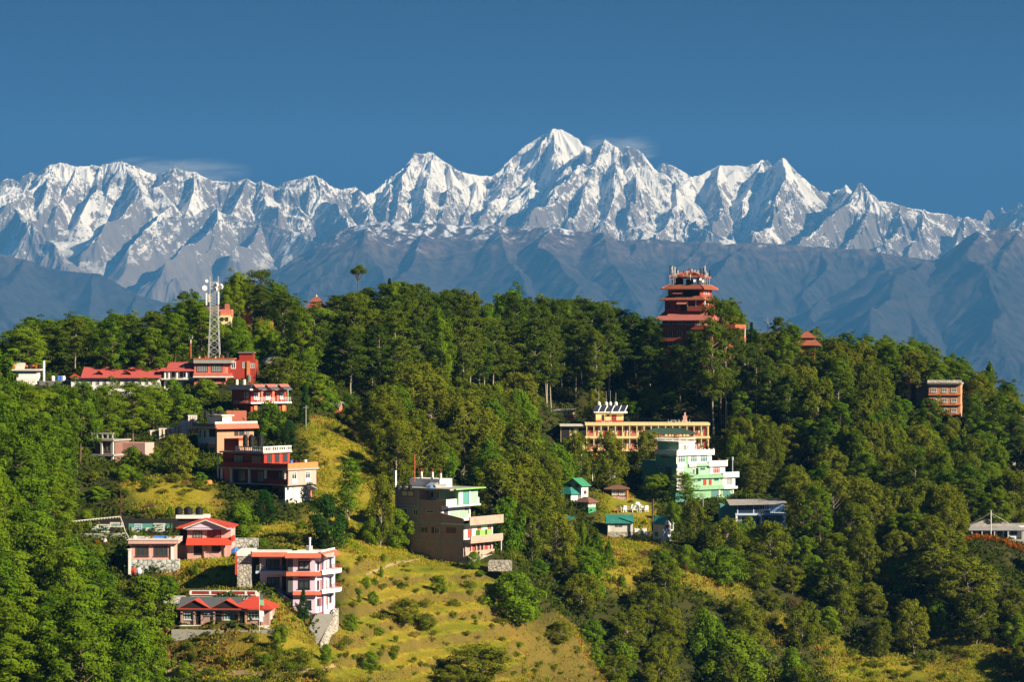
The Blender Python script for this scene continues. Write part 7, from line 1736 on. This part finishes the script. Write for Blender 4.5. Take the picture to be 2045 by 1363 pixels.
HERO = [
 # skyline, left to right
 ('pine',20,660,0,66,690),('pine',64,634,0,70,695),('pine',105,638,0,60,700),('pine',153,630,0,82,695),('slim',188,646,0,20,690),('pine',229,626,0,62,700),('pine',262,628,0,60,695),('pine',302,621,0,46,705),('pine',331,611,0,54,705),
 ('flat',366,580,0,30,705),('pine',392,584,0,42,700),('pine',350,640,0,50,690),('pine',455,575,0,40,695),('pine',474,545,0,44,700),('flat',521,534,0,56,705),('tall',503,566,0,28,700),('tall',528,570,0,40,700),('pine',561,574,0,48,712),
 ('pine',594,612,0,44,715),('pine',572,640,0,60,700),('tall',678,590,0,50,735),('tall',699,584,0,56,735),('tall',735,574,0,34,745),('cypress',779,556,0,26,750),('tall',800,563,0,56,750),('tall',831,568,0,60,755),('tall',857,583,0,50,755),('tall',885,580,0,40,760),('tall',908,578,0,44,765),('alder',943,585,0,48,765),('tall',972,606,0,40,760),('pine',999,588,0,44,765),('pine',1026,579,0,66,765),
 ('tall',1054,598,0,46,760),('tall',1086,594,0,54,760),('tall',1127,598,0,60,765),('tall',1165,597,0,70,770),('tall',1204,603,0,66,770),('tall',1240,619,0,60,765),('tall',1270,630,0,50,760),('tall',1298,634,0,50,755),
 ('flat',1440,590,0,74,742),('tall',1425,640,0,60,735),('tall',1450,655,0,50,738),('tall',1478,658,0,40,745),('cypress',1502,644,0,26,755),('tall',1519,672,0,40,750),('tall',1553,634,0,30,760),('pine',1581,648,0,46,765),('pine',1566,665,0,40,760),('pine',1632,657,0,36,785),('tall',1655,676,0,40,775),('pine',1687,666,0,50,775),('tall',1713,688,0,44,780),('pine',1738,672,0,58,780),('pine',1767,676,0,58,782),('pine',1795,688,0,50,785),('pine',1824,681,0,74,785),('pine',1855,693,0,50,788),('pine',1896,711,0,52,790),('pine',1927,722,0,50,790),('plume',1977,730,0,52,785),('pine',2008,765,0,52,790),('pine',2034,803,0,40,790),('pine',1950,748,0,48,780),
 # tall stems in front of the ridge wood
 ('tall',1092,620,816,50,None),('tall',1046,640,800,46,None),('tall',985,640,802,56,None),('tall',900,650,800,60,None),('tall',830,640,810,56,None),('tall',762,650,815,60,None),('tall',700,655,800,56,None),('tall',1150,640,800,56,None),('tall',1215,650,800,60,None),('tall',1290,690,812,60,None),('tall',1360,690,835,56,None),('tall',1488,690,830,50,None),('tall',1575,745,900,46,None),('tall',1540,740,880,56,None),
 ('leafy',1238,775,815,40,None),('leafy',1300,770,822,60,None),('leafy',1265,800,830,34,None),
 # among the houses on the left
 ('cypress',608,765,852,27,None),('slim',614,700,790,28,None),('leafy',540,800,880,66,None),('deep',655,985,1102,92,None),('leafy',480,1000,1078,72,None),('deep',526,978,1048,52,None),('alder',362,868,955,60,None),('leafy',790,1015,1098,66,None),('leafy',745,1030,1090,46,None),('alder',760,955,1095,50,None),('slim',696,922,1040,36,None),('cypress',605,1176,1224,26,478),('bush',535,1172,1190,26,482),('alder',575,715,790,66,None),('leafy',640,745,800,60,None),
 ('leafy',345,755,800,42,None),('leafy',410,755,795,60,None),('leafy',435,812,862,40,None),('deep',575,838,890,34,None),('leafy',370,785,840,70,None),('bush',560,1240,1262,24,470),
 # middle of the slope
 ('alder',845,750,880,112,None),('alder',790,850,975,66,None),('alder',925,800,960,100,None),('leafy',1076,1115,1152,44,None),('leafy',1030,1140,1245,120,None),('alder',806,1196,1252,54,None),('alder',952,1290,1372,118,None),('leafy',945,1100,1138,34,None),('alder',1155,868,975,56,None),('alder',1218,868,985,62,None),('alder',1292,862,985,58,700),('bare',1112,915,965,52,None),('leafy',1314,946,1004,76,None),('slim',1370,945,1015,40,None),('leafy',1345,1000,1050,40,None),
 ('leafy',1062,1205,1246,40,None),('alder',1120,1240,1290,44,None),('bush',1150,1285,1308,26,None),('leafy',1188,1290,1335,44,None),('bush',1205,1330,1352,30,None),('bush',1050,1228,1248,26,None),('alder',1222,1310,1372,56,None),('bush',1015,1180,1200,28,None),('alder',900,1330,1385,60,None),('bush',760,1215,1238,30,None),('leafy',700,1225,1262,36,None),('bush',690,1262,1290,34,None),('leafy',740,1300,1340,40,None),('alder',850,1225,1262,34,None),('bush',1000,1225,1250,30,None),('bush',905,1190,1212,30,None),('leafy',880,1150,1185,34,None),('bush',940,1150,1178,30,None),('bush',800,1150,1176,34,None),('leafy',745,1180,1212,30,None),('bush',850,1190,1215,36,None),
 ('plume',1165,1045,1110,40,None),('plume',1192,1062,1125,40,None),('plume',1140,1052,1105,36,None),('plume',1215,1085,1140,36,None),('leafy',1370,1088,1138,48,None),('leafy',1412,1098,1152,60,None),('leafy',1450,1090,1170,80,None),
 # lower right
 ('leafy',1470,1260,1390,140,None),('bare',1590,1188,1225,44,None),('bare',1738,1240,1280,44,None),('bare',1897,1165,1200,30,None),('alder',1940,1115,1230,110,None),('alder',1760,1235,1320,40,None),('alder',1825,1200,1310,60,None),('leafy',1655,1130,1180,44,None),('leafy',1610,1070,1130,60,None),('alder',1880,1060,1180,110,None),('alder',1950,1185,1290,70,None),
 # left wood, nearest
 ('pine',60,1010,1200,120,None),('pine',150,1080,1240,96,None),('pine',30,1130,1320,130,None),('pine',190,1140,1290,110,None),('pine',100,1200,1380,130,None),('pine',240,1230,1375,110,None),('pine',180,1270,1420,130,None),('pine',20,1280,1440,130,None),('pine',110,960,1110,90,None),
 ('pine',40,880,1070,120,None),('pine',20,800,960,100,None),('pine',75,780,930,80,None),('pine',120,790,965,70,None),('pine',160,765,930,80,None),('pine',215,768,910,80,None),('pine',265,765,890,90,None),('pine',305,770,870,76,None),('pine',130,850,985,60,None),
]
for h in HERO: hero(*h)
for _a in (('purple',1272,950,972,40,None),('purple',1258,955,972,24,None),('purple',1290,958,980,30,None)): hero(*_a)
hero('flat', 715, 527, 0, 40, 748, 'lone umbrella pine standing high above the ridge wood', v=0)

for px_, k, s_ in ((1930,'flower',1),(1940,'flower',.8),(1950,'flower',1.1),(1961,'flower',.9),(1972,'flower',1),(1984,'flower',1.1),(1996,'flower',.9),(2008,'flower',1.1),(2020,'flower',1),(2032,'flower',1.1),(2043,'flower',.9),(195,'flower',.7),(212,'flower',.6)):
    Dd = 660 if px_ > 1000 else 521
    gz = float(hz_at((px_ - CX) / F * Dd, Dd)); py_ = CY - gz / Dd * F
    l = tree_label('flower', px_, py_, 1.5)[0]
    plant('flower', ((px_ - CX) / F * Dd, Dd, gz - .2), 2.0 * s_, 2.6 * s_, l, GROUPS['flower'])
for px_, top, bot, l, D_ in ((1536,635,722,'bare dead trunk rising above the right ridge beside a slim tree',762),(1497,720,830,'pale forked trunk in the wood right of the yellow hotel',None),(1512,735,850,'thin pale leaning trunk in the wood right of the yellow hotel',None),(1452,760,840,'pale bare trunk above the right end of the yellow hotel',None),(845,660,790,'grey bare trunk in the middle of the ridge wood',None),(1092,690,816,'straight pale trunk above the yellow shed',None),(1810,905,985,'thin dead trunk among the right-hand pines',None)):
    if D_ is None: D_ = ground(px_, bot).y - 1.5
    X_ = (px_ - CX) / F * D_; z_ = float(hz_at(X_, D_)); h_ = (CY - top) / F * D_ - z_
    rs_ = np.random.default_rng(px_); tb_ = Tubes(); P_ = trunk_pts(rs_, h_, .03, .02); tb_.add(P_, np.interp(P_[:, 2], [-1.5, h_], [.2, .07]), 6)
    for q in range(4): zz = h_ * rs_.uniform(.55, .95); th = rs_.uniform(0, 6.28); limb(tb_, rs_, interp(P_, zz), interp(P_, zz) + np.array([math.cos(th), math.sin(th), .9]) * rs_.uniform(.8, 1.8), .07)
    o_ = link(bpy.data.objects.new('dead_tree', tb_.mesh('dead_tree', MB_['pale']))); o_.location = (X_, D_, z_); tag(o_, l, 'tree')
# bare earth tracks
def track(name, pts, w):
    V = []; q = []
    for (a, b) in zip(pts[:-1], pts[1:]):
        for k in range(8): t = k / 8; q.append(ground(a[0] * (1 - t) + b[0] * t, a[1] * (1 - t) + b[1] * t))
    for p in q:
        for s_ in np.linspace(-w, w, 5): V.append((p.x, p.y + s_, float(hz_at(p.x, p.y + s_)) + .12))
    t = NT('bare_earth'); g_ = t.n('NewGeometry'); t.bsdf(t.mix(t.noise(1.5, 5, .65, g_.outputs['Position']), (0.20, 0.14, 0.07), (0.46, 0.34, 0.19)), .95)
    me = mesh_from_arrays(name, V, grid_faces(5, len(q)), True); me.materials.append(t.mat); tag(link(bpy.data.objects.new(name, me)), None, None, None, 'structure')
track('path', [(300, 1352), (430, 1347), (560, 1350), (640, 1343), (676, 1330)], 1.3)
track('path', [(730, 1150), (790, 1128), (850, 1118)], .8)
track('path', [(1540, 890), (1520, 905), (1530, 925)], 1.5)

# ---- the woods in between
def keep_ok(px, top, bot, w, D):
    x0, x1 = px - w * 0.42, px + w * 0.42
    for (a, b, c, d, kd) in KEEP:
        if D < kd + 4 and x1 > a and x0 < c and bot > b and top < d: return False
    return True
GP = [np.array(g) for g in GRASS.values()]
def in_grass(px, py): return any(bool(in_poly(np.array([px]), np.array([py]), g)[0]) for g in GRASS.values())
# (polygon as seen at the feet of the trees, kinds with weights, height range, width range, spacing)
ZONES = [
 ([(-60,745),(330,775),(380,900),(250,960),(130,1000),(260,1130),(330,1270),(300,1500),(-60,1500)], (('pine', 1.0),), (11, 20), (7.5, 11), 6.6),
 ([(-60,640),(480,640),(560,700),(560,760),(330,740),(-60,745)], (('pine', .7), ('tall', .3)), (11, 17), (6.5, 9), 6.0),
 ([(540,640),(1500,690),(1500,835),(1090,835),(960,830),(760,815),(560,770)], (('tall', .75), ('pine', .25)), (17, 25), (6.5, 9), 5.2),
 ([(750,815),(960,830),(1100,850),(1130,960),(1110,1050),(1130,1180),(1010,1120),(960,960),(860,960),(780,1000)], (('alder', .7), ('leafy', .3)), (8, 14), (6.5, 9.5), 5.4),
 ([(1440,690),(2045,820),(2100,1060),(1920,1080),(1740,1050),(1600,1000),(1480,900),(1440,830)], (('pine', .35), ('alder', .45), ('tall', .2)), (11, 18), (6.5, 9), 5.4),
 ([(1560,930),(1740,1050),(1930,1090),(1990,1200),(1700,1160),(1580,1080)], (('alder', .7), ('pine', .3)), (10, 16), (7, 9.5), 5.4),
 ([(1060,1080),(1300,1120),(1500,1060),(1700,1160),(1990,1200),(2100,1150),(2100,1560),(1240,1560),(1220,1363),(1170,1270)], (('alder', .62), ('leafy', .25), ('bush', .13)), (4, 12), (5, 8.5), 5.2),
 ([(1100,850),(1180,850),(1290,1000),(1200,960),(1130,1000)], (('alder', .7), ('leafy', .3)), (8, 12), (5, 7), 5.4),
 ([(1430,860),(1560,900),(1600,1000),(1480,990)], (('alder', .6), ('leafy', .4)), (8, 13), (5, 8), 5.6),
 ([(620,800),(760,815),(800,960),(760,1000),(700,900)], (('leafy', .5), ('alder', .5)), (4, 8), (4, 6.5), 6.5),
 ([(230,880),(440,880),(450,1000),(330,1020),(140,1000)], (('leafy', .6), ('bush', .4)), (2.5, 5.5), (3, 5), 4.5),
 ([(250,1150),(350,1180),(330,1300),(290,1363),(260,1300)], (('leafy', .6), ('alder', .4)), (4, 8), (4, 7), 5),
]
cand = []
zr = np.random.default_rng(99)
for zi, (poly, kinds, hr, wr, sp) in enumerate(ZONES):
    poly = [(x, y) for x, y in poly]
    N = 26000
    X = zr.uniform(-160, 165, N); Y = zr.uniform(385, 830, N); Z = hz_at(X, Y)
    px, py = CX + X / Y * F, CY - Z / Y * F
    ok = in_poly(px, py, poly) & (px > -70) & (px < 2115)
    for x, y, z, a, b in zip(X[ok], Y[ok], Z[ok], px[ok], py[ok]):
        cand.append((x, y, z, a, b, zi))
zr.shuffle(cand)
cand = [tuple(c) for c in cand]
cell = {}
def near(x, y, r):
    ci, cj = int(x // 8), int(y // 8)
    for i in (ci - 1, ci, ci + 1):
        for j in (cj - 1, cj, cj + 1):
            for (a, b, w) in cell.get((i, j), ()):
                if math.hypot(a - x, b - y) < max(r, 0.30 * (w + r)): return True
    return False
def occupy(x, y, w): cell.setdefault((int(x // 8), int(y // 8)), []).append((x, y, w))
for p in PLACED: occupy(*p)
FILL = []
for (x, y, z, px, py, zi) in cand:
    poly, kinds, hr, wr, sp = ZONES[int(zi)]
    if near(x, y, sp): continue
    if in_grass(px, py): continue
    u = zr.random(); acc = 0
    for kind, w_ in kinds:
        acc += w_
        if u <= acc: break
    H = zr.uniform(*hr); W = zr.uniform(*wr)
    if kind == 'bush': H *= 0.6
    if kind == 'tall': W *= 0.85; H *= 1.1
    if kind == 'alder': W = min(W, 0.85 * H)
    if 640 < y < 692 and 425 < px < 600 and H > 6: H = 6; kind = 'leafy'; W = min(W, 6)
    limit = skyline(px) + 6
    topz = (CY - limit) / F * y
    if z + H > topz: H = topz - z
    if H < 0.45 * hr[0]: continue
    top = CY - (z + H) / y * F; wp = W / y * F
    crown_bot = py - (py - top) * (0.4 if kind == 'tall' else 0.12)
    if not keep_ok(px, top, crown_bot, wp, y):
        H2 = min(H, 4.5); W = min(W, 4.0); kind = 'leafy' if zr.random() < .6 else 'bush'
        H = H2 * zr.uniform(.6, 1); top = CY - (z + H) / y * F; wp = W / y * F
        if not keep_ok(px, top, py, wp, y): continue
    if in_grass(px, (top + py) / 2) or in_grass(px, top + 6): continue
    FILL.append((x, y, z, H, W, kind, px, top, py)); occupy(x, y, W)

# only what shows: paint crowns from the nearest back on a coarse raster and leave out the fully hidden ones
mask = np.zeros((350, 540), bool)
def cover(px, top, bot, w, mark=True):
    x0, x1 = int(max(0, (px - w / 2 + 60) / 4)), int(min(540, (px + w / 2 + 60) / 4 + 1)); y0, y1 = int(max(0, top / 4)), int(min(350, bot / 4 + 1))
    if x1 <= x0 or y1 <= y0: return 1.0
    sub = mask[y0:y1, x0:x1]; c = sub.mean()
    if mark:
        m = max(1, (x1 - x0) // 6); sub[:, m:max(m + 1, x1 - x0 - m)] = True
    return c
FILL.sort(key=lambda f: f[1])
n_fill = 0
for (x, y, z, H, W, kind, px, top, py) in FILL:
    c = cover(px, top, top + (py - top) * (0.62 if kind == 'tall' else 0.85), W / y * F)
    if c > 0.93: continue
    l, gr = tree_label(kind, px, (top + py) / 2, H)
    plant(kind, (x, y, z - 0.15), H, W, l, gr or GROUPS[kind], zr)
    n_fill += 1
print('heroes', len(HERO), 'fill', n_fill, 'of', len(FILL), 'shared labels', sum(1 for v in USED.values() if v > 1))

# ---- bushes on the open grass
nb = 0; br = np.random.default_rng(5)
BUSHZ = [('slope', 150, .55), ('garden', 26, .7), ('mound', 12, .5), ('cliff', 46, .8), ('below', 12, .6), ('corner', 20, .7), ('shelf', 16, .7), ('gap', 8, .8), ('clearing', 10, .8), ('verge', 6, .8), ('edge', 12, .8), ('lawn', 8, .4), ('bank', 5, .4)]
for zn, cnt, s in BUSHZ:
    pl = np.array(GRASS[zn], float); lo, hi = pl.min(0), pl.max(0); k = 0; tries = 0
    while k < cnt and tries < cnt * 30:
        tries += 1
        px, py = br.uniform(lo[0], hi[0]), br.uniform(lo[1], hi[1])
        if not bool(in_poly(np.array([px]), np.array([py]), GRASS[zn])[0]): continue
        if vnoise(np.array([px / 60.]), np.array([py / 25.]), 3)[0] < 0.42: continue
        g = ground(px, py)
        if zn == 'slope' and float(tm[min(np.searchsorted(gy, g.y), len(gy) - 1), min(np.searchsorted(gx, g.x), len(gx) - 1)]) > .5 and float(GN[min(np.searchsorted(gy, g.y), len(gy) - 1), min(np.searchsorted(gx, g.x), len(gx) - 1)]) > .86 and br.random() < .85: continue
        H = br.uniform(0.7, 2.6) * s * 1.5; W = br.uniform(1.2, 3.2) * s * 1.4
        if not keep_ok(px, py - H / g.y * F, py, W / g.y * F, g.y) or near(g.x, g.y, 1.6): continue
        kind = 'bush' if br.random() < .8 else ('leafy' if br.random() < .75 else 'bare')
        l, gr = tree_label(kind, px, py, H)
        plant(kind, (g.x, g.y, g.z - 0.1), H, W, l, gr or GROUPS[kind], br); occupy(g.x, g.y, W)
        k += 1; nb += 1
print('bushes', nb)

# ---- ground cover nobody could count: grass and weeds on the open slopes, undergrowth below the trees
def scatter_stuff(name, n, grass, mat, hgt, size, seed, dens=None, label=None):
    r = np.random.default_rng(seed)
    X = r.uniform(-150, 155, n * 6); Y = r.uniform(400, 800, n * 6); Z = hz_at(X, Y)
    px, py = CX + X / Y * F, CY - Z / Y * F
    i = np.clip(np.searchsorted(gx, X), 0, len(gx) - 1); j = np.clip(np.searchsorted(gy, Y), 0, len(gy) - 1)
    m = gmask[j, i]
    ok = (px > -20) & (px < 2065) & (py < 1400) & ((m > 0.35) if grass else (m < 0.35))
    cl = fbm(X / 5, Y / 5, seed + 3, 3)
    ok &= cl > (-0.14 if grass else -0.24)
    ok &= ~((px > 1218) & (px < 1303) & (py > 995) & (py < 1034))
    if dens is not None: ok &= (cl > dens) & ((GN[j, i] < 0.87) | ((fbm(X / 11, Y / 11, 71, 3) > 0.08) & (tm[j, i] < 0.5)))
    elif grass: ok &= np.where(tm[j, i] > 0.5, (GN[j, i] < 0.88) | (r.uniform(0, 1, len(X)) < 0.1), True)
    idx = np.nonzero(ok)[0][:n]
    X, Y, Z, cl = X[idx], Y[idx], Z[idx], cl[idx]
    lv = Leaves(r); k = len(X)
    tmk = tm[j[idx], i[idx]]
    hh = hgt * (1 - 0.72 * tmk) * (0.45 + 1.6 * np.clip(cl + 0.1, 0, 0.6)) * r.uniform(0.5, 1.3, k)
    per = 5 if grass else 9
    for _ in range(per):
        o = r.normal(0, 0.35 if grass else 0.55, (k, 3)); o[:, 2] = 0
        P = np.c_[X, Y, Z] + o + np.c_[np.zeros(k), np.zeros(k), hh * r.uniform(0.1, 0.9, k)]
        nr = np.c_[r.normal(0, .7, k), r.normal(-.45, .7, k), r.uniform(0.1, 1.0, k)]
        lv.add(P, nr, size * (1 - 0.45 * tmk) if grass else size, 0.32 if grass else 0.55, np.array([0, 0, 1.2]) if grass else None, np.clip(0.5 + cl * 1.6, 0, 1))
    o = link(bpy.data.objects.new(name, lv.mesh(name, mat)))
    tag(o, label, None, None, 'stuff')
gm1 = NT('dry_grass')
a_ = gm1.n('Attribute', attribute_name='tint')
gcol = gm1.ramp(a_.outputs['Fac'], [(0.0, (0.40, 0.26, 0.045)), (0.3, (0.40, 0.31, 0.03)), (0.55, (0.27, 0.28, 0.016)), (1.0, (0.12, 0.19, 0.01))])
_df = gm1.n('BsdfDiffuse'); gm1.l(gcol, _df.inputs['Color']); _tr = gm1.n('BsdfTranslucent'); gm1.l(gcol, _tr.inputs['Color'])
_mx = gm1.n('MixShader'); _mx.inputs[0].default_value = 0.3
gm1.l(_df.outputs[0], _mx.inputs[1]); gm1.l(_tr.outputs[0], _mx.inputs[2]); gm1.l(_mx.outputs[0], gm1.out.inputs['Surface'])
scatter_stuff('grass', 60000, True, gm1.mat, 0.7, 0.5, 41)
gm2 = NT('dry_weeds')
a_ = gm2.n('Attribute', attribute_name='tint')
_d2 = gm2.n('BsdfDiffuse'); gm2.l(gm2.ramp(a_.outputs['Fac'], [(0.0, (0.045, 0.035, 0.012)), (0.4, (0.16, 0.075, 0.02)), (0.7, (0.30, 0.16, 0.03)), (1.0, (0.10, 0.12, 0.012))]), _d2.inputs['Color']); gm2.l(_d2.outputs[0], gm2.out.inputs['Surface'])
scatter_stuff('dry_weeds', 30000, True, gm2.mat, 0.9, 0.6, 47, -0.1)
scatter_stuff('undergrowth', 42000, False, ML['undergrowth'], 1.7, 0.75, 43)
# things nothing tells apart share one group
_by = {}
for o in scene.objects:
    if o.parent is None and o.get('label') and o.get('category') in ('tree', 'bush', 'shrub'): _by.setdefault(o['label'], []).append(o)
for l, os_ in _by.items():
    if len(os_) > 1:
        for o in os_: o['group'] = 'trees ' + ' '.join(l.split()[-6:])
print('labels shared by', sum(len(v) for v in _by.values() if len(v) > 1), 'trees')
# ------------------------------------------------------------------ the air between here and the ranges
hz = NT('haze_air')
pv = hz.n('VolumePrincipled')
pv.inputs['Color'].default_value = (0.11, 0.40, 0.86, 1)
pv.inputs['Density'].default_value = 3.7e-5
pv.inputs['Anisotropy'].default_value = 0.0
hz.l(pv.outputs[0], hz.out.inputs['Volume'])
bm = bmesh.new()
bmesh.ops.create_cube(bm, size=1.0)
hx0, hx1, hy0, hy1, hz0, hz1 = -17000, 17000, -300, 33900, -1500, 2480
for v in bm.verts:
    v.co = Vector((hx0 if v.co.x < 0 else hx1, hy0 if v.co.y < 0 else hy1, hz0 if v.co.z < 0 else hz1))
me = bpy.data.meshes.new('haze'); bm.to_mesh(me); bm.free()
me.materials.append(hz.mat)
tag(link(bpy.data.objects.new('haze', me)), kind='stuff')
# spindrift streaming off the far side of the left crest, beyond the hazy box
cl = NT('spindrift')
tc = cl.n('TexCoord'); mp = cl.n('Mapping'); mp.inputs['Scale'].default_value = (0.0016, 0.004, 0.0095); cl.l(tc.outputs['Object'], mp.inputs['Vector'])
nn = cl.noise(1.0, 5, 0.6, mp.outputs[0], 0.4)
sx_ = cl.n('SeparateXYZ'); cl.l(tc.outputs['Generated'], sx_.inputs[0])
edge = cl.math('MULTIPLY', cl.math('MULTIPLY', cl.step(sx_.outputs['X'], 0.0, 0.25), cl.step(sx_.outputs['X'], 1.0, 0.35)), cl.math('MULTIPLY', cl.step(sx_.outputs['Z'], 1.0, 0.25), cl.step(sx_.outputs['Z'], 0.0, 0.2)))
pvc = cl.n('VolumePrincipled'); pvc.inputs['Color'].default_value = (0.95, 0.92, 0.88, 1)
cl.l(cl.math('MULTIPLY', cl.math('MULTIPLY', cl.step(nn, 0.40, 0.75), edge), 0.026), pvc.inputs['Density'])
cl.l(pvc.outputs[0], cl.out.inputs['Volume'])
for (pa, pb, ta, tb2) in ((185, 520, 308, 372), (1150, 1330, 262, 330)):
    a, b = at(pa, tb2, 34300), at(pb, ta, 34300)
    bm = bmesh.new(); bmesh.ops.create_icosphere(bm, subdivisions=3, radius=0.5)
    for v in bm.verts: v.co = Vector((v.co.x * (b.x - a.x), v.co.y * 500, v.co.z * (b.z - a.z)))
    me = bpy.data.meshes.new('cloud'); bm.to_mesh(me); bm.free(); me.materials.append(cl.mat)
    o = link(bpy.data.objects.new('cloud', me)); o.location = ((a.x + b.x) / 2, 34300, (a.z + b.z) / 2); tag(o, kind='stuff')
